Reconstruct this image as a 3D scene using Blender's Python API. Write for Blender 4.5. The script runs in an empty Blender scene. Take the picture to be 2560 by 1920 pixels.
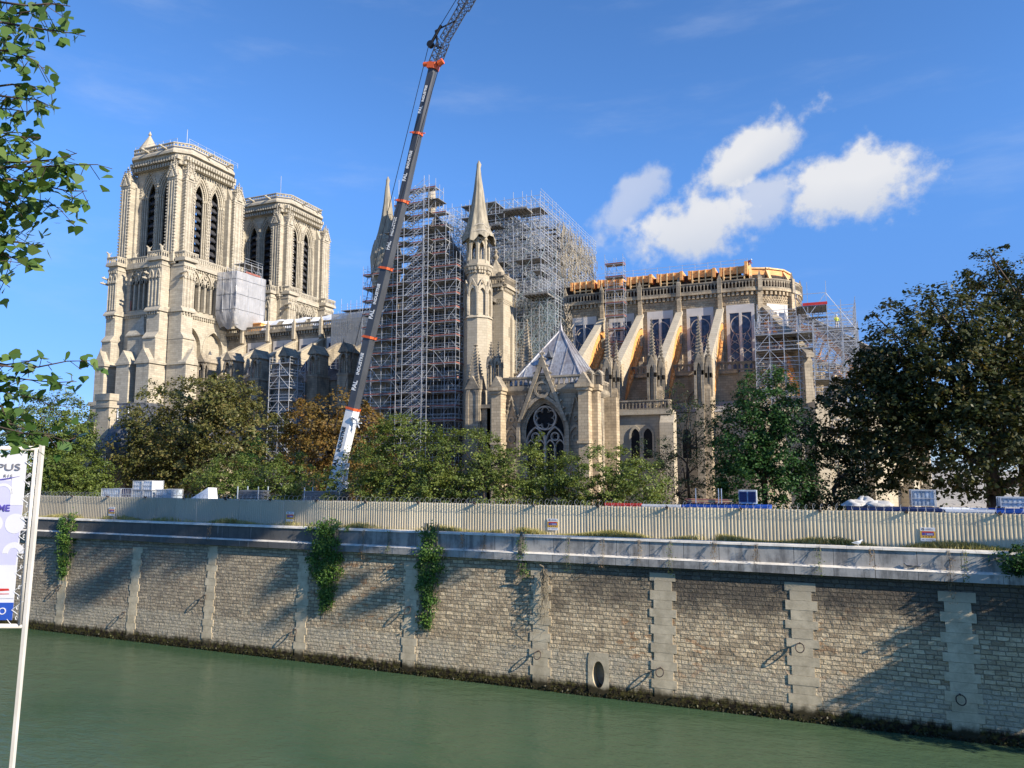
import bpy, math, random
import numpy as np
from mathutils import Vector, Matrix

R = math.radians
C = bpy.context.scene.collection
scene = bpy.context.scene
RND = random.Random(7)

# ------------------------------------------------------------------ camera
cd = bpy.data.cameras.new('camera')
cam = bpy.data.objects.new('camera', cd)
C.objects.link(cam)
cam.location = (120.9, -118.78, 9.40)
cam.rotation_euler = (R(90 + 6.509), 0, R(22.835))
cd.sensor_width = 36.0
cd.lens = 26.53
cd.clip_start = 0.1
cd.clip_end = 20000
scene.camera = cam
scene.view_settings.view_transform = 'Standard'
scene.view_settings.look = 'None'
scene.view_settings.gamma = 1.0
scene.view_settings.exposure = 1.05
scene.cycles.use_denoising = True
scene.cycles.max_bounces = 6
scene.cycles.transparent_max_bounces = 12
scene.cycles.caustics_reflective = False
scene.cycles.caustics_refractive = False

# ------------------------------------------------------------------ sun and sky
SUN_AZ, SUN_EL = 102.0, 27.5        # degrees; azimuth clockwise from +Y
sdir = Vector((math.sin(R(SUN_AZ)) * math.cos(R(SUN_EL)), math.cos(R(SUN_AZ)) * math.cos(R(SUN_EL)), math.sin(R(SUN_EL))))
sl = bpy.data.lights.new('sun', 'SUN')
sl.energy = 3.9
sl.angle = R(0.5)
sl.color = (1.0, 0.90, 0.76)
so = bpy.data.objects.new('sun', sl)
C.objects.link(so)
so.rotation_euler = (-sdir).to_track_quat('-Z', 'Y').to_euler()
so.location = (200, -200, 150)

world = bpy.data.worlds.new('World')
scene.world = world
world.use_nodes = True


def build_world():
    nt = world.node_tree
    nt.nodes.clear()
    N = nt.nodes.new
    L = nt.links.new
    out = N('ShaderNodeOutputWorld')
    bg = N('ShaderNodeBackground')
    bg.inputs['Strength'].default_value = 0.15
    L(bg.outputs[0], out.inputs[0])
    sky = N('ShaderNodeTexSky')
    sky.sky_type = 'NISHITA'
    sky.sun_disc = False
    sky.sun_elevation = R(SUN_EL)
    sky.sun_rotation = R(SUN_AZ)
    sky.altitude = 50
    sky.air_density = 0.6
    sky.dust_density = 0.0
    sky.ozone_density = 4.5
    hs = N('ShaderNodeHueSaturation')
    hs.inputs['Saturation'].default_value = 1.10
    tc = N('ShaderNodeTexCoord')
    D = tc.outputs['Generated']

    def math_(op, a, b=None, c=None):
        n = N('ShaderNodeMath')
        n.operation = op
        for i, v in enumerate((a, b, c)):
            if v is None:
                continue
            if isinstance(v, (int, float)):
                n.inputs[i].default_value = v
            else:
                L(v, n.inputs[i])
        return n.outputs[0]

    def dot(v):
        n = N('ShaderNodeVectorMath')
        n.operation = 'DOT_PRODUCT'
        L(D, n.inputs[0])
        n.inputs[1].default_value = v
        return n.outputs['Value']

    def noise(scale, detail, rough, stretch=(1, 1, 1), rot=(0, 0, 0)):
        mp = N('ShaderNodeMapping')
        mp.inputs['Scale'].default_value = stretch
        mp.inputs['Rotation'].default_value = rot
        L(D, mp.inputs['Vector'])
        n = N('ShaderNodeTexNoise')
        n.inputs['Scale'].default_value = scale
        n.inputs['Detail'].default_value = detail
        n.inputs['Roughness'].default_value = rough
        L(mp.outputs[0], n.inputs['Vector'])
        return n.outputs['Fac']

    def ss(v, lo, hi, a=0.0, b=1.0):
        n = N('ShaderNodeMapRange')
        n.interpolation_type = 'SMOOTHSTEP'
        L(v, n.inputs['Value'])
        for k, x in (('From Min', lo), ('From Max', hi), ('To Min', a), ('To Max', b)):
            n.inputs[k].default_value = x
        return n.outputs[0]

    # clear dry air: less horizon glow than the model sky
    dim = N('ShaderNodeMixRGB')
    dim.inputs[1].default_value = (0.40, 0.38, 0.44, 1)
    dim.inputs[2].default_value = (1, 1, 1, 1)
    L(ss(dot((0, 0, 1)), 0.0, 0.42), dim.inputs[0])
    mul = N('ShaderNodeMixRGB')
    mul.blend_type = 'MULTIPLY'
    mul.inputs[0].default_value = 1.0
    L(sky.outputs[0], mul.inputs[1])
    L(dim.outputs[0], mul.inputs[2])
    L(mul.outputs[0], hs.inputs['Color'])

    fine = noise(30, 12, 0.66)
    broad = noise(15, 3, 0.5)
    nz = math_('ADD', math_('MULTIPLY', math_('SUBTRACT', fine, 0.5), 1.5), math_('MULTIPLY', math_('SUBTRACT', broad, 0.5), 1.3))
    dens = None
    shade = None
    for c, t1, t2, ra, rb, gain in (
            ((-0.081, 0.9225, 0.3775), (0.9064, -0.0894, 0.4128), (-0.4459, -0.3722, 0.814), 0.098, 0.031, 1.0),
            ((0.0344, 0.9427, 0.332), (0.9972, -0.0102, -0.0744), (-0.028, -0.3311, 0.9432), 0.098, 0.044, 1.2),
            ((-0.035, 0.938, 0.338), (0.96, -0.02, 0.25), (-0.25, -0.33, 0.91), 0.06, 0.036, 0.7),
            ((-0.1418, 0.9407, 0.3081), (0.986, 0.1068, 0.1278), (-0.129, -0.3262, 0.9365), 0.092, 0.045, 0.95),
            ((-0.2165, 0.9138, 0.3436), (0.8421, -0.0033, 0.5394), (-0.5152, -0.4059, 0.7548), 0.07, 0.028, 0.6)):
        w = dot(c)
        a = math_('DIVIDE', math_('DIVIDE', dot(t1), w), ra)
        b = math_('DIVIDE', math_('DIVIDE', dot(t2), w), rb)
        r = math_('SQRT', math_('ADD', math_('MULTIPLY', a, a), math_('MULTIPLY', b, b)))
        v = math_('ADD', math_('SUBTRACT', 1.0, r), math_('MULTIPLY', nz, 0.9))
        v = ss(v, -0.14, 0.5, 0.0, min(gain, 1.0))
        v = math_('MULTIPLY', v, math_('GREATER_THAN', w, 0.2))
        dens = v if dens is None else math_('MAXIMUM', dens, v)
        s = math_('MULTIPLY', v, math_('MULTIPLY', ss(b, -1.0, 0.4), math_('ADD', math_('MULTIPLY', broad, 0.9), 0.5)))
        shade = s if shade is None else math_('MAXIMUM', shade, s)
    # faint high wisps
    w1 = ss(noise(5.0, 6, 0.6, (0.6, 1.0, 3.2), (0.25, 0.5, 0.3)), 0.5, 0.86, 0.0, 0.22)
    w2 = ss(dot((0, 0, 1)), 0.02, 0.30)
    wisp = math_('MULTIPLY', w1, w2)
    cl = N('ShaderNodeMixRGB')
    cl.inputs[1].default_value = (2.05, 2.2, 2.5, 1)
    cl.inputs[2].default_value = (2.7, 2.72, 2.8, 1)
    L(math_('MINIMUM', shade, 1.0), cl.inputs[0])
    m1 = N('ShaderNodeMixRGB')
    L(wisp, m1.inputs[0])
    L(hs.outputs[0], m1.inputs[1])
    m1.inputs[2].default_value = (2.2, 2.5, 3.0, 1)
    m2 = N('ShaderNodeMixRGB')
    L(math_('MINIMUM', dens, 0.97), m2.inputs[0])
    L(m1.outputs[0], m2.inputs[1])
    L(cl.outputs[0], m2.inputs[2])
    L(m2.outputs[0], bg.inputs['Color'])


build_world()

# ------------------------------------------------------------------ helpers


def tag(o, label=None, cat=None, group=None, kind=None):
    if label:
        o['label'] = label
    if cat:
        o['category'] = cat
    if group:
        o['group'] = group
    if kind:
        o['kind'] = kind
    return o


def thing(name, loc, label, cat, group=None):
    o = bpy.data.objects.new(name, None)
    o.empty_display_size = 0.3
    C.objects.link(o)
    o.location = loc
    return tag(o, label, cat, group)


def world_loc(o):
    v = Vector(o.location)
    while o.parent:
        o = o.parent
        v = v + Vector(o.location)
    return v


def S(y):
    return lambda u, z, d=0.0: (u, y - d, z)


def Ef(x):
    return lambda u, z, d=0.0: (x + d, u, z)


def Nf(y):
    return lambda u, z, d=0.0: (u, y + d, z)


def Wf(x):
    return lambda u, z, d=0.0: (x - d, u, z)


def arch_pts(uc, h, zs, za, n=7):
    H = max(za - zs, 0.01)
    pts = []
    if H >= h * 0.999:
        Rr = (h * h + H * H) / (2 * h)
        amax = math.asin(min(1.0, H / Rr))
        for i in range(n + 1):
            a = amax * i / n
            pts.append((-(Rr * math.cos(a) - (Rr - h)), zs + Rr * math.sin(a)))
    else:
        for i in range(n + 1):
            a = math.pi / 2 * i / n
            pts.append((-h * math.cos(a), zs + H * math.sin(a)))
    pts[-1] = (0.0, za)
    full = [(uc + p[0], p[1]) for p in pts] + [(uc - p[0], p[1]) for p in reversed(pts[:-1])]
    return full


class MB:
    def __init__(self):
        self.v = []
        self.f = []
        self.m = []
        self.cur = 0

    def add(self, vs, fs):
        b = len(self.v)
        self.v.extend(vs)
        for f in fs:
            self.f.append(tuple(i + b for i in f))
            self.m.append(self.cur)

    def hexa(self, c):
        self.add(c, [(0, 3, 2, 1), (4, 5, 6, 7), (0, 1, 5, 4), (1, 2, 6, 5), (2, 3, 7, 6), (3, 0, 4, 7)])

    def box(self, x0, x1, y0, y1, z0, z1):
        self.hexa([(x0, y0, z0), (x1, y0, z0), (x1, y1, z0), (x0, y1, z0), (x0, y0, z1), (x1, y0, z1), (x1, y1, z1), (x0, y1, z1)])

    def fbox(self, F, u0, u1, z0, z1, d0, d1):
        self.hexa([F(u0, z0, d0), F(u1, z0, d0), F(u1, z0, d1), F(u0, z0, d1), F(u0, z1, d0), F(u1, z1, d0), F(u1, z1, d1), F(u0, z1, d1)])

    def quad(self, a, b, c, d):
        self.add([a, b, c, d], [(0, 1, 2, 3)])

    def fprism(self, F, poly, d0, d1):
        """polygon in (u,z), extruded from depth d0 to d1"""
        n = len(poly)
        vs = [F(u, z, d0) for u, z in poly] + [F(u, z, d1) for u, z in poly]
        fs = [tuple(range(n)), tuple(range(2 * n - 1, n - 1, -1))]
        fs += [(i, (i + 1) % n, n + (i + 1) % n, n + i) for i in range(n)]
        self.add(vs, fs)

    def zprism(self, poly, z0, z1, poly2=None):
        """polygon in (x,y) from z0 to z1 (poly2 = top outline)"""
        n = len(poly)
        p2 = poly2 or poly
        vs = [(x, y, z0) for x, y in poly] + [(x, y, z1) for x, y in p2]
        fs = [tuple(range(n - 1, -1, -1)), tuple(range(n, 2 * n))]
        fs += [(i, (i + 1) % n, n + (i + 1) % n, n + i) for i in range(n)]
        self.add(vs, fs)

    def cone(self, poly, z0, apex):
        n = len(poly)
        vs = [(x, y, z0) for x, y in poly] + [apex]
        self.add(vs, [tuple(range(n - 1, -1, -1))] + [(i, (i + 1) % n, n) for i in range(n)])

    def tube(self, p, q, r, n=4, r2=None):
        p = Vector(p)
        q = Vector(q)
        d = q - p
        if d.length < 1e-6:
            return
        d.normalize()
        a = d.orthogonal().normalized() if abs(d.z) < 0.99 else Vector((1, 0, 0))
        if abs(d.z) < 0.99:
            a = d.cross(Vector((0, 0, 1))).normalized()
        b = d.cross(a)
        r2 = r if r2 is None else r2
        vs = []
        for c, rr in ((p, r), (q, r2)):
            for i in range(n):
                t = 2 * math.pi * (i + 0.5) / n
                vs.append(tuple(c + a * (rr * math.cos(t)) + b * (rr * math.sin(t))))
        fs = [(i, (i + 1) % n, n + (i + 1) % n, n + i) for i in range(n)]
        fs += [tuple(range(n - 1, -1, -1)), tuple(range(n, 2 * n))]
        self.add(vs, fs)

    def path(self, pts, r, n=5, r2=None):
        k = len(pts) - 1
        r2 = r if r2 is None else r2
        for i in range(k):
            self.tube(pts[i], pts[i + 1], r + (r2 - r) * i / k, n, r + (r2 - r) * (i + 1) / k)

    def lathe(self, cx, cy, prof, n=12, a0=0.0):
        vs = []
        for r, z in prof:
            for i in range(n):
                t = a0 + 2 * math.pi * i / n
                vs.append((cx + r * math.cos(t), cy + r * math.sin(t), z))
        fs = []
        for k in range(len(prof) - 1):
            for i in range(n):
                j = (i + 1) % n
                fs.append((k * n + i, k * n + j, (k + 1) * n + j, (k + 1) * n + i))
        fs.append(tuple(range(n - 1, -1, -1)))
        fs.append(tuple(range((len(prof) - 1) * n, len(prof) * n)))
        self.add(vs, fs)

    def arch_wall(self, F, u0, u1, z0, z1, d, ops, t):
        """front face at depth d with pointed openings (uc,h,zb,zs,za); reveals go in by t"""
        ops = sorted(ops)
        x = u0
        Q = lambda pts: self.add([F(u, z, d) for u, z in pts], [tuple(range(len(pts)))])
        for uc, h, zb, zs, za in ops:
            if uc - h > x + 1e-4:
                Q([(x, z0), (uc - h, z0), (uc - h, z1), (x, z1)])
            if zb > z0 + 1e-4:
                Q([(uc - h, z0), (uc + h, z0), (uc + h, zb), (uc - h, zb)])
            ap = arch_pts(uc, h, zs, za)
            for i in range(len(ap) - 1):
                a, b = ap[i], ap[i + 1]
                if b[0] - a[0] > 1e-6:
                    Q([a, b, (b[0], z1), (a[0], z1)])
            loop = [(uc - h, zb)] + ap + [(uc + h, zb)]
            for i in range(len(loop)):
                a, b = loop[i], loop[(i + 1) % len(loop)]
                self.add([F(a[0], a[1], d), F(b[0], b[1], d), F(b[0], b[1], d - t), F(a[0], a[1], d - t)], [(0, 1, 2, 3)])
            x = uc + h
        if u1 > x + 1e-4:
            Q([(x, z0), (u1, z0), (u1, z1), (x, z1)])

    def arch_ring(self, F, uc, h0, h1, zb, zs, za0, za1, d0, d1, n=7):
        """pointed frame between outer half width h0 and inner h1, front at d0, inner/outer reveals to d1"""
        o = [(uc - h0, zb)] + arch_pts(uc, h0, zs, za0, n) + [(uc + h0, zb)]
        i_ = [(uc - h1, zb)] + arch_pts(uc, h1, zs, za1, n) + [(uc + h1, zb)]
        for k in range(len(o) - 1):
            a, b, c, e = o[k], o[k + 1], i_[k + 1], i_[k]
            self.add([F(*a, d0), F(*b, d0), F(*c, d0), F(*e, d0), F(*a, d1), F(*b, d1), F(*c, d1), F(*e, d1)],
                     [(0, 1, 2, 3), (3, 2, 6, 7), (0, 4, 5, 1)])

    def ring(self, F, uc, zc, r0, r1, d0, d1, n=24, a0=0.0, a1=2 * math.pi):
        vs, fs = [], []
        for k in range(n + 1):
            t = a0 + (a1 - a0) * k / n
            c, s = math.cos(t), math.sin(t)
            vs += [F(uc + r0 * c, zc + r0 * s, d0), F(uc + r1 * c, zc + r1 * s, d0), F(uc + r0 * c, zc + r0 * s, d1), F(uc + r1 * c, zc + r1 * s, d1)]
        for k in range(n):
            b = 4 * k
            fs += [(b, b + 4, b + 5, b + 1), (b + 1, b + 5, b + 7, b + 3), (b, b + 2, b + 6, b + 4)]
        self.add(vs, fs)

    def disc(self, F, uc, zc, r, d, n=24):
        self.add([F(uc + r * math.cos(2 * math.pi * k / n), zc + r * math.sin(2 * math.pi * k / n), d) for k in range(n)], [tuple(range(n))])

    def build(self, name, mats, parent=None, smooth=False, loc=None):
        if not self.v:
            return None
        if not isinstance(mats, (list, tuple)):
            mats = [mats]
        org = world_loc(parent) if parent else Vector(loc or (0, 0, 0))
        me = bpy.data.meshes.new(name)
        o_ = np.array(org)
        me.from_pydata((np.array(self.v, dtype=float) - o_).tolist(), [], self.f)
        for m in mats:
            me.materials.append(m)
        if len(mats) > 1:
            me.polygons.foreach_set('material_index', self.m)
        if smooth:
            me.polygons.foreach_set('use_smooth', [True] * len(self.f))
        me.update()
        o = bpy.data.objects.new(name, me)
        C.objects.link(o)
        if parent:
            o.parent = parent
        else:
            o.location = org
        return o


def clone(o, dloc, parent=None):
    """copy of a part (sharing its mesh) moved by dloc, with copies of its sub-parts"""
    c = o.copy()
    C.objects.link(c)
    if parent is not None:
        c.parent = parent
    c.location = Vector(o.location) + Vector(dloc)
    for ch in o.children:
        d = ch.copy()
        C.objects.link(d)
        d.parent = c
    return c


def clone_thing(o, loc, label, rotz=None):
    c = o.copy()
    C.objects.link(c)
    c.location = loc
    if rotz is not None:
        c.rotation_euler = (0, 0, rotz)
    c['label'] = label
    for ch in o.children:
        d = ch.copy()
        C.objects.link(d)
        d.parent = c
        for g in ch.children:
            e = g.copy()
            C.objects.link(e)
            e.parent = d
    return c


def text_part(name, body, size, mat, parent, mtx, extrude=0.01, bold=0.0, align='CENTER'):
    cu = bpy.data.curves.new(name, 'FONT')
    cu.body = body
    cu.size = size
    cu.extrude = extrude
    cu.offset = bold
    cu.align_x = align
    cu.align_y = 'CENTER'
    cu.resolution_u = 3
    to = bpy.data.objects.new(name, cu)
    C.objects.link(to)
    bpy.context.view_layer.update()
    me = bpy.data.meshes.new_from_object(to.evaluated_get(bpy.context.evaluated_depsgraph_get()))
    bpy.data.objects.remove(to)
    me.materials.clear()
    me.materials.append(mat)
    me.transform(Matrix.Translation(-world_loc(parent)) @ mtx)
    o = bpy.data.objects.new(name, me)
    C.objects.link(o)
    o.parent = parent
    return o


def frame_mtx(origin, xdir, ydir):
    x = Vector(xdir).normalized()
    y = Vector(ydir).normalized()
    z = x.cross(y)
    m = Matrix((x, y, z)).transposed().to_4x4()
    m.translation = Vector(origin)
    return m
# ------------------------------------------------------------------ materials


class NT:
    def __init__(self, name):
        self.mat = bpy.data.materials.new(name)
        self.mat.use_nodes = True
        self.t = self.mat.node_tree
        self.b = self.t.nodes['Principled BSDF']
        self.out = self.t.nodes['Material Output']

    def N(self, ty, **kw):
        n = self.t.nodes.new(ty)
        for k, v in kw.items():
            setattr(n, k, v)
        return n

    def L(self, a, b):
        self.t.links.new(a, b)

    def put(self, sock, v):
        if hasattr(v, 'is_linked') or hasattr(v, 'links'):
            self.L(v, sock)
        else:
            sock.default_value = v if not (isinstance(v, tuple) and len(v) == 3 and sock.type == 'RGBA') else (*v, 1)

    def pos(self):
        if not hasattr(self, '_g'):
            self._g = self.N('ShaderNodeNewGeometry')
        return self._g.outputs['Position']

    def sep(self):
        if not hasattr(self, '_s'):
            self._s = self.N('ShaderNodeSeparateXYZ')
            self.L(self.pos(), self._s.inputs[0])
        return self._s.outputs

    def math(self, op, a, b=0.0, c=0.0):
        n = self.N('ShaderNodeMath', operation=op)
        for i, v in enumerate((a, b, c)):
            self.put(n.inputs[i], v)
        return n.outputs[0]

    def wallvec(self, dist=0.0, dscale=1.0):
        s = self.sep()
        c = self.N('ShaderNodeCombineXYZ')
        u = self.math('ADD', s[0], s[1])
        z = s[2]
        if dist:
            n1 = self.noise(dscale, 2, 0.5)
            u = self.math('ADD', u, self.math('MULTIPLY', self.math('SUBTRACT', n1, 0.5), dist * 2))
            n2 = self.noise(dscale * 0.7, 2, 0.5, off=(9, 3, 5))
            z = self.math('ADD', z, self.math('MULTIPLY', self.math('SUBTRACT', n2, 0.5), dist))
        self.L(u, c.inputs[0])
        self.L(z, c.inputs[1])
        return c.outputs[0]

    def noise(self, scale, detail=4, rough=0.55, stretch=None, off=None, vec=None, col=False):
        n = self.N('ShaderNodeTexNoise')
        n.inputs['Scale'].default_value = scale
        n.inputs['Detail'].default_value = detail
        n.inputs['Roughness'].default_value = rough
        v = vec or self.pos()
        if stretch or off:
            m = self.N('ShaderNodeMapping')
            if stretch:
                m.inputs['Scale'].default_value = stretch
            if off:
                m.inputs['Location'].default_value = off
            self.L(v, m.inputs[0])
            v = m.outputs[0]
        self.L(v, n.inputs['Vector'])
        return n.outputs['Color' if col else 'Fac']

    def ss(self, v, lo, hi, a=0.0, b=1.0):
        n = self.N('ShaderNodeMapRange', interpolation_type='SMOOTHSTEP')
        self.L(v, n.inputs['Value'])
        for k, x in (('From Min', lo), ('From Max', hi), ('To Min', a), ('To Max', b)):
            n.inputs[k].default_value = x
        return n.outputs[0]

    def mix(self, fac, a, b, mode='MIX'):
        n = self.N('ShaderNodeMixRGB', blend_type=mode)
        self.put(n.inputs[0], fac)
        self.put(n.inputs[1], a)
        self.put(n.inputs[2], b)
        return n.outputs[0]

    def bump(self, h, strength=0.5, dist=0.05, prev=None):
        n = self.N('ShaderNodeBump')
        n.inputs['Strength'].default_value = strength
        n.inputs['Distance'].default_value = dist
        self.L(h, n.inputs['Height'])
        if prev:
            self.L(prev, n.inputs['Normal'])
        return n.outputs[0]

    def done(self, col=None, rough=None, normal=None, metal=None, spec=None):
        if col is not None:
            self.put(self.b.inputs['Base Color'], col)
        if rough is not None:
            self.put(self.b.inputs['Roughness'], rough)
        if normal is not None:
            self.L(normal, self.b.inputs['Normal'])
        if metal is not None:
            self.b.inputs['Metallic'].default_value = metal
        if spec is not None:
            self.b.inputs['Specular IOR Level'].default_value = spec
        return self.mat


def m_plain(name, col, rough=0.6, var=0.15, scale=2.0, metal=0.0, spec=0.4, stretch=None):
    t = NT(name)
    n = t.noise(scale, 5, 0.6, stretch)
    d = tuple(max(0.0, c * (1 - var * 1.6)) for c in col)
    l = tuple(min(1.0, c * (1 + var)) for c in col)
    return t.done(t.mix(t.ss(n, 0.3, 0.7), d, l), rough, None, metal, spec)


def m_stone(name, c1, c2, mortar, course=0.38, length=0.95, dirt=(0.1, 0.085, 0.065), dlo=0.52, dhi=0.75, damt=0.7, bump=0.35, streak=0.5):
    t = NT(name)
    br = t.N('ShaderNodeTexBrick')
    br.inputs['Scale'].default_value = 1.0
    br.inputs['Brick Width'].default_value = length
    br.inputs['Row Height'].default_value = course
    br.inputs['Mortar Size'].default_value = 0.018
    br.inputs['Mortar Smooth'].default_value = 0.3
    t.put(br.inputs['Color1'], c1)
    t.put(br.inputs['Color2'], c2)
    t.put(br.inputs['Mortar'], mortar)
    t.L(t.wallvec(), br.inputs['Vector'])
    big = t.noise(0.12, 4, 0.6)
    fine = t.noise(3.0, 5, 0.65)
    col = t.mix(0.55, br.outputs['Color'], t.mix(big, (0.72, 0.7, 0.66), (1.12, 1.08, 1.0)), 'MULTIPLY')
    col = t.mix(0.5, col, t.mix(fine, (0.75, 0.74, 0.72), (1.2, 1.2, 1.2)), 'MULTIPLY')
    st = t.ss(t.noise(0.9, 4, 0.6, (1.0, 1.0, 0.09)), dlo, dhi, 0.0, streak)
    dm = t.ss(t.noise(0.35, 6, 0.65, off=(3, 7, 1)), dlo, dhi, 0.0, damt)
    col = t.mix(t.math('MAXIMUM', st, dm), col, dirt)
    h = t.math('ADD', t.math('MULTIPLY', br.outputs['Fac'], -0.6), fine)
    return t.done(col, 0.9, t.bump(h, bump, 0.04), spec=0.2)


M = {}
M['stone_tower'] = m_stone('tower limestone', (0.54, 0.495, 0.40), (0.42, 0.38, 0.305), (0.31, 0.28, 0.23), dirt=(0.19, 0.17, 0.14), dlo=0.52, dhi=0.74, damt=0.5, streak=0.5)
M['stone_nave'] = m_stone('weathered limestone', (0.44, 0.38, 0.29), (0.33, 0.285, 0.215), (0.2, 0.17, 0.13), dirt=(0.11, 0.10, 0.085), dlo=0.47, dhi=0.68, damt=0.75, streak=0.65)
M['stone_choir'] = m_stone('ochre limestone', (0.58, 0.475, 0.33), (0.42, 0.34, 0.235), (0.25, 0.2, 0.14), course=0.33, length=0.7, dirt=(0.10, 0.085, 0.065), dlo=0.5, dhi=0.72, damt=0.6, streak=0.55)
M['stone_black'] = m_stone('soot stained stone', (0.24, 0.215, 0.175), (0.17, 0.15, 0.125), (0.1, 0.09, 0.075), dirt=(0.04, 0.038, 0.035), dlo=0.42, dhi=0.62, damt=0.8, streak=0.7)
M['stone_clean'] = m_stone('restored pale stone', (0.51, 0.455, 0.355), (0.455, 0.40, 0.305), (0.33, 0.29, 0.23), dirt=(0.2, 0.17, 0.13), dlo=0.55, dhi=0.78, damt=0.5, streak=0.4)
M['dark'] = m_plain('dark interior', (0.012, 0.012, 0.013), 0.9, 0.2)
M['louvre'] = m_plain('slate louvre', (0.055, 0.055, 0.06), 0.6, 0.3)
M['slate'] = m_plain('slate roof', (0.105, 0.11, 0.12), 0.5, 0.35, 1.2, stretch=(1, 1, 0.3))
M['glass'] = None
M['panel'] = m_plain('pale window board', (0.60, 0.555, 0.50), 0.7, 0.06, 0.6)
M['tracery'] = m_plain('tracery stone', (0.40, 0.355, 0.30), 0.85, 0.2)
M['pinkframe'] = m_plain('window surround', (0.47, 0.40, 0.35), 0.8, 0.12)
M['timber'] = m_plain('glued timber', (0.84, 0.40, 0.13), 0.6, 0.16, 1.5, stretch=(0.6, 0.6, 4))
M['timber_pale'] = m_plain('raw pine timber', (0.74, 0.50, 0.24), 0.65, 0.14, 1.5)
M['steel'] = m_plain('galvanised tube', (0.56, 0.57, 0.58), 0.42, 0.15, 0.5, metal=0.2)
M['steel_dark'] = m_plain('weathered tube', (0.23, 0.24, 0.25), 0.5, 0.2, 0.5, metal=0.3)
M['steel_teal'] = m_plain('greenish tube', (0.36, 0.46, 0.46), 0.45, 0.2, 0.3, metal=0.3)
M['steel_burnt'] = m_plain('burnt tube', (0.33, 0.29, 0.22), 0.7, 0.3, 0.3)
M['deck'] = m_plain('scaffold deck', (0.24, 0.23, 0.21), 0.7, 0.25, 1.0)
M['toe'] = m_plain('red brown toe board', (0.33, 0.12, 0.09), 0.7, 0.2, 1.0)
M['red'] = m_plain('red paint', (0.62, 0.05, 0.04), 0.45, 0.1)
M['orange'] = m_plain('orange red paint', (0.78, 0.13, 0.03), 0.45, 0.1)
M['boom'] = m_plain('dark grey boom paint', (0.065, 0.07, 0.08), 0.32, 0.12, 0.4)
M['white'] = m_plain('white paint', (0.78, 0.78, 0.76), 0.4, 0.06)
M['black'] = m_plain('black paint', (0.015, 0.015, 0.017), 0.5, 0.1)
M['blue'] = m_plain('blue paint', (0.02, 0.09, 0.42), 0.4, 0.15)
M['navy'] = m_plain('navy paint', (0.015, 0.03, 0.11), 0.4, 0.15)
M['cream'] = m_plain('cream paint', (0.70, 0.66, 0.58), 0.45, 0.08)
M['bark'] = m_plain('bark', (0.075, 0.055, 0.04), 0.9, 0.35, 4.0, stretch=(1, 1, 0.25))
M['twig'] = m_plain('pale twig', (0.20, 0.17, 0.12), 0.9, 0.3, 4.0)
M['sheet'] = m_plain('white sheet', (0.76, 0.78, 0.80), 0.6, 0.06, 0.8)
M['crate'] = m_plain('galvanised crate', (0.50, 0.56, 0.60), 0.5, 0.25, 3.0, metal=0.2)
M['wire'] = m_plain('razor wire', (0.45, 0.45, 0.44), 0.4, 0.1, metal=0.5)
M['iron'] = m_plain('rusty iron', (0.07, 0.05, 0.04), 0.7, 0.3)
M['gravel'] = m_plain('trodden gravel', (0.44, 0.39, 0.31), 0.95, 0.25, 0.8)


def m_glass():
    t = NT('dark leaded glass')
    n = t.noise(1.6, 3, 0.6)
    col = t.mix(t.ss(n, 0.35, 0.65), (0.018, 0.026, 0.05), (0.05, 0.075, 0.135))
    return t.done(col, 0.22, t.bump(n, 0.2, 0.02), spec=0.5)


M['glass'] = m_glass()


def m_netting(name, col, alpha, scale=14.0):
    t = NT(name)
    n = t.noise(2.2, 5, 0.6, (1.6, 1.6, 0.22))
    c = t.mix(t.ss(n, 0.3, 0.7), tuple(x * 0.86 for x in col), col)
    a = t.ss(t.noise(0.5, 4, 0.6, off=(4, 4, 4)), 0.3, 0.7, alpha - 0.08, min(1.0, alpha + 0.06))
    t.L(a, t.b.inputs['Alpha'])
    tb = t.bump(n, 0.6, 0.12)
    return t.done(c, 0.8, tb, spec=0.2)


M['net_white'] = m_netting('white debris sheeting', (0.46, 0.46, 0.47), 0.80)
M['net_grey'] = m_netting('grey debris netting', (0.36, 0.37, 0.37), 0.55)
M['net_dark'] = m_netting('dark debris netting', (0.13, 0.14, 0.15), 0.6)


def m_lead():
    t = NT('lead roof')
    s = t.sep()
    c = t.N('ShaderNodeCombineXYZ')
    t.L(t.math('ADD', s[0], t.math('MULTIPLY', s[1], 0.37)), c.inputs[0])
    t.L(s[2], c.inputs[1])
    br = t.N('ShaderNodeTexBrick')
    br.offset = 0.35
    br.inputs['Scale'].default_value = 1
    br.inputs['Brick Width'].default_value = 1.45
    br.inputs['Row Height'].default_value = 1.55
    br.inputs['Mortar Size'].default_value = 0.015
    t.put(br.inputs['Color1'], (0.46, 0.485, 0.51))
    t.put(br.inputs['Color2'], (0.27, 0.255, 0.26))
    t.put(br.inputs['Mortar'], (0.2, 0.2, 0.21))
    t.L(c.outputs[0], br.inputs['Vector'])
    st = t.noise(2.6, 5, 0.6, (1.6, 1.6, 0.12))
    col = t.mix(0.75, br.outputs['Color'], t.mix(t.ss(st, 0.25, 0.75), (0.6, 0.58, 0.57), (1.35, 1.35, 1.35)), 'MULTIPLY')
    return t.done(col, 0.48, t.bump(st, 0.3, 0.03), 0.35, 0.5)


M['lead'] = m_lead()


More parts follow.
